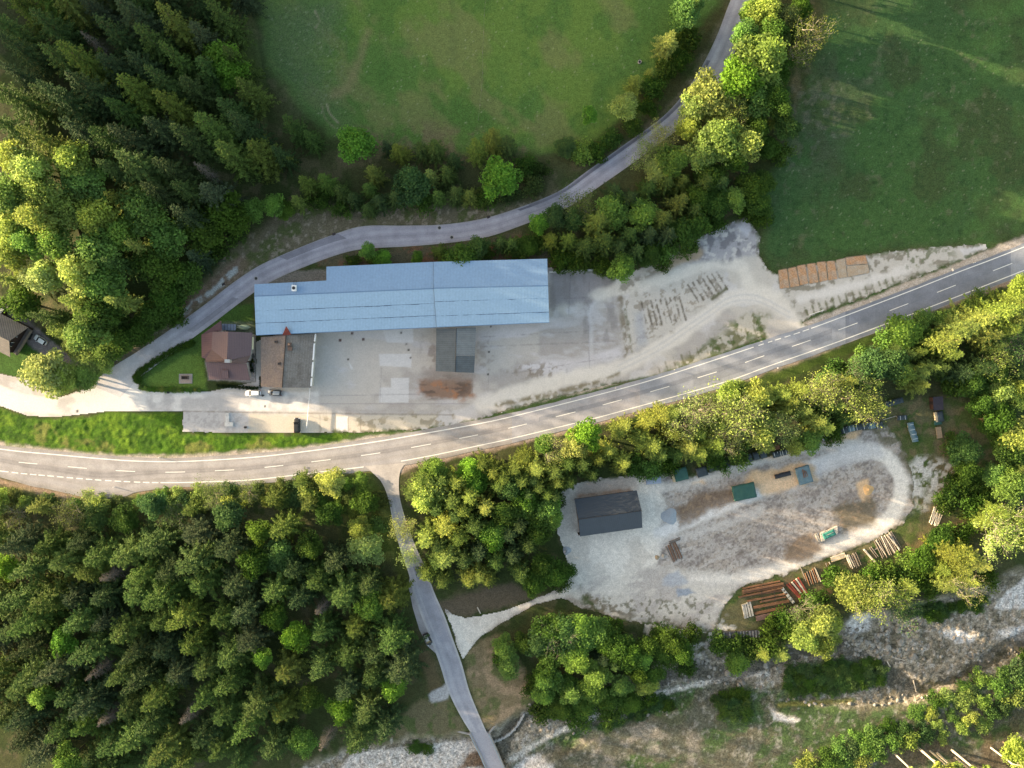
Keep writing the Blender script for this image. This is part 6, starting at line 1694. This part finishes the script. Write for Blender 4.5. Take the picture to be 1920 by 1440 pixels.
# orange clay beds between the meadow and the main road
CLAY = M('orange_clay', (182, 138, 104), .95, .7, .35, .03, col2=(168, 150, 134))
CLAY2 = M('grey_clay', (172, 150, 128), .95, .5, .6, .03, col2=(168, 160, 150))
BEDS = [((1460, 507), (1475, 504), (1480, 539), (1463, 541), 'o'), ((1477.5, 504), (1492, 500.5), (1499, 536), (1482.5, 538.5), 'o'), ((1494.5, 499), (1510, 496), (1515, 531), (1500.5, 535), 'o'), ((1513, 495.5), (1528.5, 493.5), (1534.5, 529), (1518.5, 531.5), 'o'), ((1532, 492), (1547.5, 490.5), (1551.5, 525), (1537.5, 528.5), 'o'), ((1550.5, 490.5), (1565, 489.5), (1569.5, 522.5), (1554, 525.5), 'o'), ((1568, 488), (1584, 484.5), (1588, 519), (1573, 521.5), 'g'), ((1585.5, 483), (1622, 479), (1627, 494), (1588, 497), 'o'), ((1588.5, 499), (1627.5, 496), (1630, 511), (1590, 519), 'g')]
WORD = ['westernmost', 'second', 'third', 'fourth', 'fifth', 'sixth']
for i, (a, b, c, d, k) in enumerate(BEDS):
    lab = ('%s narrow bed of orange clay counting from the yard entrance' % WORD[i]) if i < 6 else ('narrow grey clay bed between the narrow orange beds and the wide pair', 'wide orange clay bed in the pair, on the meadow side', 'wide pale clay bed in the pair, on the track side')[i - 6]
    t = thing('clay_bed', lab, 'clay bed', (a[0] + c[0]) / 2, (a[1] + c[1]) / 2, 'clay beds along the meadow')
    P = [at(*p, .07) for p in (a, d, c, b)]
    part(MB().prism(P, .08), 'clay', CLAY if k == 'o' else CLAY2, t)
    for p, q in zip(P, P[1:] + P[:1]):
        n_ = Vector(((q - p).y, -(q - p).x, 0)).normalized() * .1
        part(MB().prism([p + n_ * 1.03, p + n_ * 1.8, q + n_ * 1.8, q + n_ * 1.03], .1), 'edge_board', M('weathered_board', (150, 134, 112), .9, .4, 2) if 'weathered_board' not in bpy.data.materials else bpy.data.materials['weathered_board'], t)

# ------------------------------------------------------------------ timber yard
GREEN_T = M('green_tarpaulin', (44, 84, 76), .55, .25, .7, .05, col2=(58, 100, 92))
BLUE_T = M('grey_blue_tarpaulin', (92, 116, 124), .5, .25, .7, .05, col2=(120, 140, 150))
DARK_T = M('dark_tarpaulin', (60, 70, 76), .6, .3, .7, .05)
GREY_T = M('pale_blue_grey_tarpaulin', (150, 160, 180), .5, .25, .7, .05)
WOOD_L = M('fresh_sawn_wood', (206, 184, 150), .85, .3, 2.0, .02)
WOOD_W = M('bleached_wood', (196, 186, 172), .9, .35, 2.0, .02, rand=.15)
WOOD_G = M('weathered_grey_wood', (124, 114, 106), .9, .4, 2.0, .02, rand=.25)
WOOD_B = M('brown_wood', (118, 84, 62), .9, .4, 1.5, .02, rand=.25, col2=(140, 100, 76))
WOOD_R = M('red_painted_wood', (146, 72, 60), .8, .4, 2.0, .02, rand=.2)
STRAPM = M('white_strap', (206, 206, 204), .7, .1, 2)

def draped(mb, x0, y0, x1, y1, z, nx, ny, sag, seed, skirt=.7):
    """a cloth over a box: top with folds, sides hanging"""
    r = random.Random(seed); g = []
    xs = [x0 - .03] + [x0 + (x1 - x0) * i / nx for i in range(nx + 1)] + [x1 + .03]
    ys = [y0 - .03] + [y0 + (y1 - y0) * j / ny for j in range(ny + 1)] + [y1 + .03]
    for j, y in enumerate(ys):
        for i, x in enumerate(xs):
            e = i in (0, len(xs) - 1) or j in (0, len(ys) - 1)
            zz = z - skirt * r.uniform(.8, 1.1) if e else z + r.uniform(-sag, sag) + (.06 * math.sin(i * 2.2) if sag > .03 else 0)
            g.append((x + (r.uniform(-.05, .05) if e else 0), y + (r.uniform(-.05, .05) if e else 0), zz))
    w = len(xs)
    mb.add(g, [(j * w + i, j * w + i + 1, (j + 1) * w + i + 1, (j + 1) * w + i) for j in range(len(ys) - 1) for i in range(w - 1)])
    return mb

def stack(px, py, L, W, Hh, ang, cover, label, group='covered timber stacks in the log yard', straps=0, planks=True, wood=None, seed=1, name='timber_stack', sag=.05, end=0.0, cat='timber stack'):
    """stacked boards under a tarpaulin; end > 0 leaves that much of the boards bare"""
    g = on_ground(px, py)
    t = thing(name, label, cat, loc=g + Vector((0, 0, .03)), group=group, rz=ang)
    mb = MB()
    for y in (-W * .4, 0, W * .4): mb.box((0, y, .06), (L * .96, .1, .12))
    mb.build('bearer', WOOD_G, t)
    mb = MB(); rows = max(1, int(Hh / .24)); r = random.Random(seed)
    for k in range(rows):
        nb = max(2, int(W / .32))
        for b in range(nb):
            mb.box((r.uniform(-.06, .06), -W / 2 + W * (b + .5) / nb, .13 + .11 + k * .24), (L, W / nb * .92, .21))
    mb.build('boards', wood or WOOD_L, t)
    if cover is not None:
        mb = draped(MB(), -L / 2 - .06 + end, -W / 2 - .06, L / 2 + .06, W / 2 + .06, .15 + rows * .24 + sag + (.06 if sag > .03 else 0), max(3, int(L / .5)), max(2, int(W / .6)), sag, seed, min(.8, Hh * .7))
        mb.build('tarpaulin', cover, t, True)
    for s in range(straps):
        x = -L / 2 + L * (s + .5) / straps + r.uniform(-.15, .15)
        MB().box((x, 0, .22 + rows * .24 + sag), (.11, W * 1.02, .03)).build('strap', STRAPM, t)
    return t
d = math.radians
stack(1224, 899.5, 4.3, 2.1, 1.1, d(5), GREY_T, 'low stack under a pale blue-grey tarpaulin beside the barn', seed=2)
stack(1273, 889, 4.6, 3.6, 1.0, d(14), GREEN_T, 'large green tarpaulin stack with bare boards at one end, next to the pale blue-grey one', seed=3, end=.7)
stack(1315, 884, 3.0, 2.6, .9, d(16), DARK_T, 'wide dark covered stack half hidden beneath the branches, right of the large green one', seed=4)
stack(1332.5, 873, 1.7, 3.2, .9, d(12), DARK_T, 'first narrow dark stack of the pair beneath the branches', seed=5)
stack(1343, 870, 1.4, 3.0, .9, d(12), DARK_T, 'second narrow dark stack of the pair beneath the branches', seed=6)
stack(1359, 866.5, 1.8, 3.4, .9, d(12), DARK_T, 'narrow dark stack with white weights beside the low green bush', seed=7, straps=1)
stack(1404, 858, 1.2, 2.2, .8, d(14), DARK_T, 'smallest dark stack of the three between the bush and the white-striped row', seed=8)
stack(1416, 854.5, 1.6, 2.2, .8, d(14), DARK_T, 'middle dark stack of the three between the bush and the white-striped row', seed=9)
stack(1429.5, 851, 1.7, 2.3, .8, d(14), DARK_T, 'dark stack of the three nearest to the white-striped row', seed=10)
stack(1461, 850, 4.2, 1.5, .9, d(14), DARK_T, 'short dark stack with white straps beside the bare boards under the trees', straps=5, seed=11)
stack(1451, 840, 3.2, 1.3, .7, d(16), None, 'uncovered low stack of brown boards under the trees at the yard edge', wood=WOOD_B, seed=12)
stack(1393, 921, 6.6, 4.4, 1.2, d(12), GREEN_T, 'largest green tarpaulin stack standing free in the yard', seed=13, sag=.1)
stack(1466, 890, 4.6, 1.1, .9, d(14), M('black_film', (46, 46, 52), .4, .2, 1), 'long thin bundle wrapped in black film on the orange sawdust', seed=14)
stack(1505, 890, 4.0, 5.0, 1.1, d(16), BLUE_T, 'stack under a blue-green tarpaulin with brown boards showing on top, on the orange sawdust', seed=15, sag=.12)
o = bpy.data.objects[TREES[-1][0].name]
g = on_ground(1506, 887); 
for k in range(3):
    t = thing('loose_board', 'loose brown board lying on the blue-green tarpaulin stack', 'board', loc=g + Vector((-.5 + k * .5, 0, 1.35)), group='loose boards on the blue-green stack', rz=d(100 + k * 6))
    MB().box((0, 0, .05), (2.6 - k * .4, .22, .09)).build('plank', WOOD_B, t); MB().box((0.2, 0, .115), (2.0 - k * .4, .16, .04)).build('batten', WOOD_B, t)
# the long covered row
for i in range(8):
    f = i / 7; x = 1556 + 90 * f; y = 814 - 17 * f - 4 * math.sin(f * 3.1)
    stack(x, y, 2.15, 1.7, .9, d(14 - 4 * f), DARK_T if i % 3 else BLUE_T, 'grey-blue covered stack with white straps in the long row along the yard edge', group='long row of strapped stacks along the yard edge', straps=2, seed=20 + i)
stack(1546, 820, 1.6, 1.2, .5, d(20), GREY_T, 'small pale stack closing the lower end of the long strapped row', seed=31)
stack(1689, 783, 2.6, 1.2, .8, d(5), DARK_T, 'small green-grey stack beyond the upper end of the long strapped row', straps=2, seed=32)
for i in range(5):
    stack(1662 + i * 6.2, 757.5 - i * 1.8, .95, 1.5, .8, d(14), DARK_T, 'dark stack in the short row under the trees beyond the yard', group='short row of stacks beneath the trees', seed=40 + i)
for i in range(4):
    f = i / 3
    stack(1705 + 8 * f, 797 + 26 * f, 1.5, 1.5, .9, d(100), BLUE_T, 'pale grey-blue stack in the short standing row in the dry grass', group='short row of grey-blue stacks in the dry grass', straps=1, seed=50 + i)
stack(1758, 781, 2.4, 3.0, .8, d(10), DARK_T, 'stack of pale boards half covered by a dark tarpaulin in the dry grass', seed=60, end=.7)
stack(1757, 792, 2.0, 1.2, .7, d(10), GREEN_T, 'small green covered stack touching the half-covered pale boards', seed=63)
stack(1759, 811, 1.5, 3.4, .5, d(8), None, 'uncovered stack of pale brown boards in the dry grass', wood=M('pale_brown_boards', (158, 136, 112), .9, .35, 2), seed=61)
hut = thing('dark_hut', 'small dark flat-roofed hut at the edge of the trees', 'hut', 1751, 756); hut.rotation_euler.z = d(4)
MB().prism([(-1.5, -2.0, 2.3), (1.5, -2.0, 2.2), (1.5, 2.0, 2.3), (-1.5, 2.0, 2.4)], .15).build('roof', M('dark_felt', (62, 56, 64), .8, .25, 1), hut)
MB().box((-.05, 0, 1.05), (2.6, 3.6, 2.1)).build('wall', M('reddish_boards', (104, 70, 58), .85, .3, 1, ribs=(0, .3, .3)), hut)
MB().box((-1.37, .2, .95), (.06, .9, 1.85)).build('door', GW, hut)
st = thing('tree_stump', 'pale sawn tree stump with its root plate at the clearing edge', 'stump', loc=on_ground(1844, 781))
mb = MB().lathe([(1.3, 0), (.95, .15), (.75, .45), (.72, .6), (.1, .62)], n=14); r = random.Random(8)
for k in range(7):
    a = k * .9; mb.tube((math.cos(a) * .7, math.sin(a) * .7, .2), (math.cos(a) * 1.7, math.sin(a) * 1.7, -.05), .2, .06, 5)
mb.build('wood', M('stump_wood', (176, 140, 108), .9, .4, 2, .03), st)
MB().lathe([(.76, .3), (.76, .58), (.70, .585)], n=14).build('bark', BARK, st)

def log(px, py, L, ang, rad, mat, label, group, z=0.0, square=False, name='log', cat='log'):
    g = on_ground(px, py)
    t = tag(None or (MB().box((0, 0, 0), (L, rad * 2, rad * 2)) if square else MB().tube((-L / 2, 0, 0), (L / 2, 0, 0), rad, rad * .85, 9)).build(name, mat), label, cat, group)
    t.location = g + Vector((0, 0, rad + .05 + z)); t.rotation_euler = (0, 0, ang)
    return t
def pile(cx, cy, n, L, ang, gap, rad, mat, label, group, square=False, jit=.06, name='log', cat='log', layers=1, seed=1):
    """n members side by side across the direction ang; gap in metres"""
    r = random.Random(seed); k = 0
    base = on_ground(cx, cy)
    for ly in range(layers):
        for i in range(n - ly):
            o = (i - (n - ly - 1) / 2) * gap
            m_ = mat[k % len(mat)] if isinstance(mat, list) else mat; k += 1
            t = (MB().box((0, 0, 0), (L * r.uniform(.92, 1.05), rad * 2 * r.uniform(.85, 1.1), rad * 1.8)) if square else MB().tube((-L / 2, 0, 0), (L / 2 * r.uniform(.9, 1.06), 0, 0), rad * r.uniform(.8, 1.1), rad * r.uniform(.65, .9), 9)).build(name, m_)
            tag(t, label, cat, group)
            p = base + Vector((-math.sin(ang) * o + r.uniform(-.25, .25) * math.cos(ang), math.cos(ang) * o + r.uniform(-.25, .25) * math.sin(ang), rad + .05 + ly * rad * 1.75))
            t.location = p; t.rotation_euler = (0, 0, ang + r.uniform(-jit, jit))
def beam(px0, py0, px1, py1, w, h, mat, label, group=None, name='timber_beam', z=0.0):
    a, b = on_ground(px0, py0), on_ground(px1, py1); v = b - a
    o = MB().box((0, 0, 0), (Vector((v.x, v.y)).length, w, h)).build(name, mat)
    o.location = (a + b) / 2 + Vector((0, 0, h / 2 + .05 + z)); o.rotation_euler = (0, 0, math.atan2(v.y, v.x))
    return tag(o, label, 'beam', group)

pile(1264, 1034, 8, 5.2, d(-66), .42, .17, [WOOD_G, WOOD_B], 'slim grey-brown log in the flat pile beside the gravel hollow', 'flat log pile beside the gravel hollow', seed=2)
for i in range(2): beam(1254, 1016 + i * 3, 1275, 1008 + i * 3, .24, .24, WOOD_G, 'grey squared beam lying across the head of the flat log pile', 'beams at the head of the flat log pile')
# white beams with the green sheet
for i in range(5):
    f = i / 4
    beam(1537 + 1.5 * f, 1001 + 13 * f, 1569, 987 + 13 * f, .42, .5, WOOD_W, 'whitish squared beam partly under the green sheet', 'whitish beams under the green sheet')
gs = thing('green_sheet', 'crumpled turquoise-green sheet lying over the whitish beams', 'sheet', loc=on_ground(1553, 1001) + Vector((0, 0, .62)), rz=d(24))
draped(MB(), -1.9, -.95, 1.9, .9, .06, 7, 4, .09, 5, .3).build('sheet', M('turquoise_sheet', (60, 138, 122), .5, .2, 1, .04), gs, True)
MB().box((.2, .1, .18), (2.2, .1, .06)).build('lath', WOOD_W, gs)
beam(1528, 1000.5, 1534.5, 1016, .34, .3, WOOD_W, 'short whitish beam beside the green sheet stack, one of two', 'short beams beside the green sheet'); beam(1530.8, 999.5, 1537, 1015, .3, .3, WOOD_W, 'short whitish beam beside the green sheet stack, one of two', 'short beams beside the green sheet')
for i in range(4):
    beam(1557 + i * .6, 1046 + i * 2.2, 1583 + i * .6, 1037 + i * 2.2, .34, .34, WOOD_L if i % 2 else WOOD_W, 'pale yellow squared beam in the small stack beside the track', 'pale yellow beams beside the track')
pile(1593, 1052, 3, 4.2, d(-66), .48, .24, WOOD_W, 'pale peeled log next to the grey-barked ones beside the track', 'pale peeled logs beside the track', seed=4)
pile(1603.5, 1050, 5, 4.2, d(-64), .42, .2, WOOD_G, 'grey-barked log next to the pale peeled ones beside the track', 'grey-barked logs beside the track', seed=5)
beam(1619, 1030, 1640, 1054, .45, .4, WOOD_W, 'single long bleached squared beam lying between two log piles')
pile(1638, 1036, 2, 3.6, d(-55), .5, .16, WOOD_G, 'thin dark pole beside the single bleached beam', 'thin poles beside the bleached beam', seed=6)
pile(1664, 1022, 14, 6.0, d(-62), .46, .17, [WOOD_G, WOOD_G, WOOD_W], 'long thin grey pole in the big loose heap by the track bend', 'big loose pole heap by the track bend', jit=.12, layers=1, seed=7)
beam(1661, 1002, 1684, 1028, .22, .22, WOOD_W, 'pale pole lying slantwise over the big loose pole heap', z=.4); beam(1637, 1031, 1652, 1025, .3, .2, WOOD_G, 'short grey board sticking out sideways from the big loose pole heap')
pile(1754.5, 968, 9, 5.2, d(72), .34, .16, WOOD_W, 'white bare pole in the untidy heap in the dry grass', 'untidy heap of white poles', jit=.16, seed=8)
beam(1845.5, 803.5, 1862, 806, .4, .4, WOOD_W, 'white squared beam in the shade of the eastern wood, nearer the hut'); beam(1845, 931, 1862, 935.5, .4, .4, WOOD_W, 'white squared beam in the shade of the eastern wood, nearer the white pole heap')
# brown and grey timber along the track
pile(1506, 1079, 1, 4.2, d(-68), .4, .16, WOOD_G, 'single thin grey pole beside the red beams', None, seed=9)
pile(1519, 1083, 4, 4.0, d(-72), .62, .2, [WOOD_B, WOOD_G], 'brown-grey log in the open row above the red beams', 'open row of logs above the red beams', seed=10)
pile(1531, 1078, 3, 4.4, d(-70), .5, .18, [WOOD_B, WOOD_G, WOOD_W], 'mottled brown log in the small row next to the open row', 'small row of mottled logs', seed=11)
pile(1556, 1068, 3, 4.2, d(-68), .5, .17, [WOOD_G, WOOD_B, WOOD_W], 'mottled log in the row below the pale yellow beams', 'row of logs below the pale yellow beams', seed=12)
rb = [(1475, 1096, 1500, 1122, WOOD_R), (1479, 1094, 1503, 1121, WOOD_R), (1484, 1091, 1506, 1118, WOOD_W), (1488, 1088, 1508, 1114, WOOD_R), (1492, 1085, 1510, 1112, WOOD_W), (1496, 1083, 1514, 1113, WOOD_R)]
for i, (x0, y0, x1, y1, m_) in enumerate(rb):
    beam(x0, y0, x1, y1, .42, .42, m_, ('red-painted beam in the slanting stack above the brown beams' if m_ is WOOD_R else 'bleached beam lying among the red-painted ones'), 'slanting stack of red beams' if m_ is WOOD_R else 'bleached beams among the red ones')
for i in range(5):
    c = on_ground(1467 + i * 4.6, 1104 + i * 5.8)
    t = thing('concrete_weight', 'grey concrete block in the line dividing the brown and red beams', 'concrete block', loc=c, group='line of concrete blocks between the beams', rz=d(-52))
    MB().box((0, 0, .35), (1.0, 1.0, .7), top=.85).build('body', M('block_concrete', (150, 152, 148), .9, .35, 2, .02) if i == 0 else bpy.data.materials['block_concrete'], t); MB().tube((0, 0, .7), (0, 0, .8), .16, .12, 8).build('lifting_eye', STEEL, t)
BR_ = [(1392, 1103, 1462, 1089, .35), (1391, 1107.5, 1468, 1093, .6), (1392, 1111.5, 1470, 1097.5, .5), (1384, 1119, 1466, 1101.5, .4), (1392, 1117, 1470, 1106, .5), (1401, 1126, 1474, 1112, .45), (1424, 1128, 1472, 1118, .5), (1412, 1138, 1478, 1126, .7), (1414, 1150, 1473, 1137, .75)]
for i, (x0, y0, x1, y1, w) in enumerate(BR_):
    m_ = WOOD_B
    beam(x0, y0, x1, y1, w, .4, m_, 'long rusty brown beam in the large spread stack by the stream trees', 'large spread stack of rusty brown beams', 'timber_beam', z=.25 * (i % 2))
for i in range(4):
    c = on_ground(1427 + (i % 2) * 24, 1113 + (i // 2) * 9); t = MB().tube((0, -.9, .85), (0, .9, .85), .05, .05, 6).tube((0, -.7, .3), (0, -.7, .9), .04, .04, 6).tube((0, .7, .3), (0, .7, .9), .04, .04, 6).build('steel_clamp', DARKM)
    t.location = c; t.rotation_euler = (0, 0, .2); tag(t, 'dark steel clamp lying across the rusty brown beams', 'clamp', 'steel clamps across the brown beams')
beam(1417, 1159, 1490, 1144, 1.5, .5, M('brown_panel', (112, 88, 82), .8, .3, .8), 'very wide flat brown panel at the lower edge of the rusty beams', name='wall_panel')
pile(1401, 1143, 4, 4.4, d(-78), .75, .3, M('grey_concrete_beam', (168, 164, 156), .9, .35, 1.2), 'pale grey concrete beam in the upright row of four', 'row of four concrete beams', True, .02, 'concrete_beam', 'concrete beam', seed=13)
# racks beside the stream
rk = thing('pallet_frame', 'dark slatted steel box frame on the stream bank, the larger of the two', 'steel frame', loc=on_ground(1367, 1193), rz=d(4))
rm = M('dark_grating', (76, 74, 76), .6, .3, 1, ribs=(0, .5, .3)); 
MB().box((0, 0, .55), (3.6, 3.2, 1.0)).build('grating', rm, rk)
for s in (-1.75, 0, 1.75): MB().box((s, 0, 1.08), (.14, 3.3, .1)).build('bar', STEEL, rk)
rk = thing('pallet_frame', 'long dark slatted frame on the stream bank beside the larger one', 'steel frame', loc=on_ground(1402, 1188), rz=d(4))
MB().box((0, 0, .4), (6.6, 2.0, .7)).build('grating', rm, rk)
for k in range(8): MB().box((-3.2 + k * .91, 0, .78), (.12, 2.1, .07)).build('bar', STEEL, rk)
pole = beam(1655, 787, 1680, 780, .14, .14, WOOD_W, 'thin bleached pole lying between the strapped row and the small green-grey stack')
beam(895, 1138, 901, 1150, .3, .3, WOOD_W, 'short bleached log standing out in the clearing above the gravel track')

# heaps of chippings
def heap(px, py, w, h, mat, label):
    g = on_ground(px, py); r = random.Random(int(px)); mb = MB(); n = 22; rings = 7; vs = []
    for j in range(rings + 1):
        f = j / rings
        for i in range(n):
            a = 6.283 * i / n; rr = w / 2 * f * (1 + .12 * math.sin(3 * a + px) + r.uniform(-.04, .04))
            vs.append((rr * math.cos(a), rr * math.sin(a), h * (1 - f) ** 1.1 + (r.uniform(-.06, .06) if 0 < j < rings else -.05 * (j == rings))))
    mb.add(vs, [(j * n + i, (j + 1) * n + i, (j + 1) * n + (i + 1) % n, j * n + (i + 1) % n) for j in range(rings) for i in range(n)])
    o = mb.build('gravel_heap', mat, None, True); o.location = g + Vector((0, 0, .03)); return tag(o, label, 'heap')
GH = M('grey_chippings', (158, 164, 172), .95, .25, 3, .05)
heap(1255, 968, 5.0, 1.0, GH, 'blue-grey heap of chippings at the edge of the barn gravel')
heap(1063, 1032, 2.6, .8, GH, 'small grey heap of chippings beside the trees below the barn')
heap(1628, 918, 3.4, .5, M('orange_sawdust', (214, 172, 124), .95, .25, 3, .04), 'low orange heap of sawdust inside the track loop')
for (x, y, w, lab) in ((1232, 1045, 1.5, 'rounded tan boulder at the foot of the flat log pile'), (1244, 1042, 1.3, 'rounded grey boulder at the foot of the flat log pile'), (219, 670, 2.0, 'pale flat boulder on the slope beside the hill road'), (210, 677, 1.0, 'smaller grey boulder below the pale flat one beside the hill road')):
    o = heap(x, y, w, .7, M('boulder_' + str(x), (166, 158, 150) if x != 1232 else (172, 150, 124), .9, .3, 2, .05), lab); o.name = 'boulder'; o['category'] = 'boulder'

# boulders and driftwood in the stream bed
ROCK = M('stream_rock', (146, 140, 132), .9, .4, 1.5, .06, rand=.35)
def rock_mesh(seed):
    r = random.Random(seed); bm = bmesh.new(); bmesh.ops.create_icosphere(bm, subdivisions=2, radius=1)
    ph = [r.uniform(0, 6) for _ in range(6)]
    for v in bm.verts:
        c = v.co; k = 1 + .16 * math.sin(3 * c.x + ph[0]) + .14 * math.sin(4 * c.y + ph[1]) + .12 * math.sin(5 * c.z + ph[2]) + r.uniform(-.06, .06)
        v.co = Vector((c.x * k * 1.15, c.y * k * .9, c.z * k * .6))
    me = bpy.data.meshes.new('boulder'); bm.to_mesh(me); bm.free(); me.materials.append(ROCK); return me
RM_ = [rock_mesh(s) for s in range(5)]
r = random.Random(21); cnt = 0
BANDS = [(1580, 1175, 1720, 1235, 84, .44), (1720, 1150, 1910, 1240, 60, .34), (1290, 1205, 1345, 1245, 26, .45), (1250, 1240, 1460, 1290, 46, .42), (1080, 1290, 1260, 1345, 30, .38), (1000, 1330, 1100, 1380, 18, .38), (1460, 1300, 1740, 1325, 24, .42), (990, 1320, 1020, 1360, 10, .5)]
for x0, y0, x1, y1, n_, sz in BANDS:
    for i in range(n_):
        x, y = r.uniform(x0, x1), r.uniform(y0, y1)
        g = on_ground(x, y); s = sz * r.uniform(.5, 1.5) * (1.7 if r.random() < .06 else 1)
        o = link('boulder', r.choice(RM_)); o.location = g + Vector((0, 0, s * .15)); o.scale = (s, s, s); o.rotation_euler = (0, 0, r.uniform(0, 6)); 
        tag(o, 'rounded pale boulder in the shallow bed of the stream', 'boulder', 'boulders in the stream bed')
for a, b, w in (((1672, 1232), (1696, 1238), .2), ((1663, 1240), (1668, 1250), .3), ((1712, 1275), (1717, 1297), .2), ((1710, 1300), (1722, 1322), .15)):
    beam(*a, *b, w, w, WOOD_W, 'bleached driftwood trunk lying among the boulders of the stream', 'driftwood in the stream bed', 'driftwood')

# ------------------------------------------------------------------ what tells each tree apart
MARKS = [('the blue hall', 760, 560), ('the dark barn', 1140, 963), ('the red-brown house', 425, 660), ('the grey house', 15, 640), ('the yard entrance', 1480, 600), ('the orange clay beds', 1540, 510), ('the well in the meadow', 1199, 117), ('the junction of the bridge road', 720, 890), ('the bridge', 908, 1405), ('the parked black car by the bridge road', 802, 1197), ('the large green tarpaulin stack', 1273, 889), ('the largest green tarpaulin', 1393, 921), ('the long strapped row of stacks', 1600, 806), ('the dark hut', 1751, 756), ('the white pole heap', 1754, 968), ('the big loose pole heap', 1664, 1022), ('the rusty brown beams', 1430, 1120), ('the slatted steel frames', 1385, 1192), ('the sawn stump', 1844, 781), ('the bend of the hill road', 560, 470), ('the retaining wall', 1068, 509), ('the manhole between the tall trees', 1381, 53), ('the rubble at the head of the yard', 1400, 430), ('the wire fence end', 897, 226), ('the open shelter', 855, 658), ('the gravel track mouth', 930, 1160), ('the stone channel', 400, 540), ('the drain grate past the bend', 916, 407), ('the boulders in the stream', 1640, 1210), ('the main road west of the barn', 960, 800), ('the main road above the log yard', 1300, 705), ('the main road in the far east', 1780, 530), ('the small grey chippings heap', 1063, 1032)]
DIRS = ['east', 'north-east', 'north', 'north-west', 'west', 'south-west', 'south', 'south-east']
COUNT = ['', 'second-nearest ', 'third-nearest ', 'fourth-nearest ', 'fifth-nearest ', 'sixth-nearest ']
seen = {}
for root, kind, px, py, h, w, tone in SINGLE:
    nm, x, y = min(MARKS, key=lambda m: math.hypot(m[1] - px, m[2] - py))
    a = math.atan2(y - py, px - x); dd = DIRS[int(round(a / (math.pi / 4))) % 8]
    word = KIND_NAME[kind][2]
    size = '' if kind == 'U' else ('tall ' if h >= 11.5 else 'small ' if h < 7 else '')
    key = (TONE_WORD[tone] if kind != 'P' else TONE_WORD[tone] + ' bare', size, word, dd, nm)
    seen.setdefault(key, []).append((math.hypot(px - x, py - y), root))
for (tw, size, word, dd, nm), L in seen.items():
    L.sort(key=lambda p: p[0])
    for i, (q, root) in enumerate(L):
        c = COUNT[min(i, 5)]
        root['label'] = ' '.join(('%s%s %s %s of %s' % (c, (size + tw).replace('bare', 'half-bare'), word, dd, nm)).split()[:15])
        root['group'] = 'trees and bushes round the yards and roads'
GRP = {'LF': ('sunny green broadleaf tree in the leafy wood above the grey house', 'leafy wood above the grey house'), 'NS': ('tall spruce with drooping branches in the dark forest beside the upper meadow', 'dark spruces beside the upper meadow'),
       'LW': ('pale broadleaf tree with thin foliage in the leafy wood above the grey house', 'pale thin trees above the grey house'), 'ND': ('dead grey spruce without needles in the dark forest beside the upper meadow', 'dead spruces beside the upper meadow'),
       'ED': ('low broadleaf tree in the fringe below the main road and west of the bridge', 'broadleaf fringe below the main road'), 'EP': ('twiggy half-bare tree in the fringe below the main road, west of the bridge', 'twiggy fringe trees below the main road'), 'ES': ('young spruce in the fringe below the main road, west of the bridge', 'young spruces below the main road'),
       'SB': ('green broadleaf tree scattered among the spruces west of the bridge road', 'broadleaves among the spruces west of the bridge road'), 'SD': ('dead grey spruce standing in the wood west of the bridge road', 'dead spruces west of the bridge road'), 'SS': ('spruce in the deep wood west of the bridge road', 'spruces in the deep wood west of the bridge road'),
       'FB': ('low pale green bush on the grassy verge between the main road and the spruce wood', 'bushes on the verge below the main road'), 'SX': ('low dark green shrub in a patch of scrub on the stony banks of the stream', 'scrub patches on the stream banks'), 'SU': ('green bush in the thicket on the far bank of the stream', 'thicket on the far bank of the stream'), 'SC': ('large yellow-green tree in the corner beyond the stream thicket', 'yellow-green trees beyond the stream thicket'), 'SP': ('tree with a bare pale leaning trunk beyond the stream thicket', 'pale-trunked trees beyond the stream thicket')}
for root, *_ in TREES:
    if root.get('group') in GRP:
        root['label'], root['group'] = GRP[root['group']]
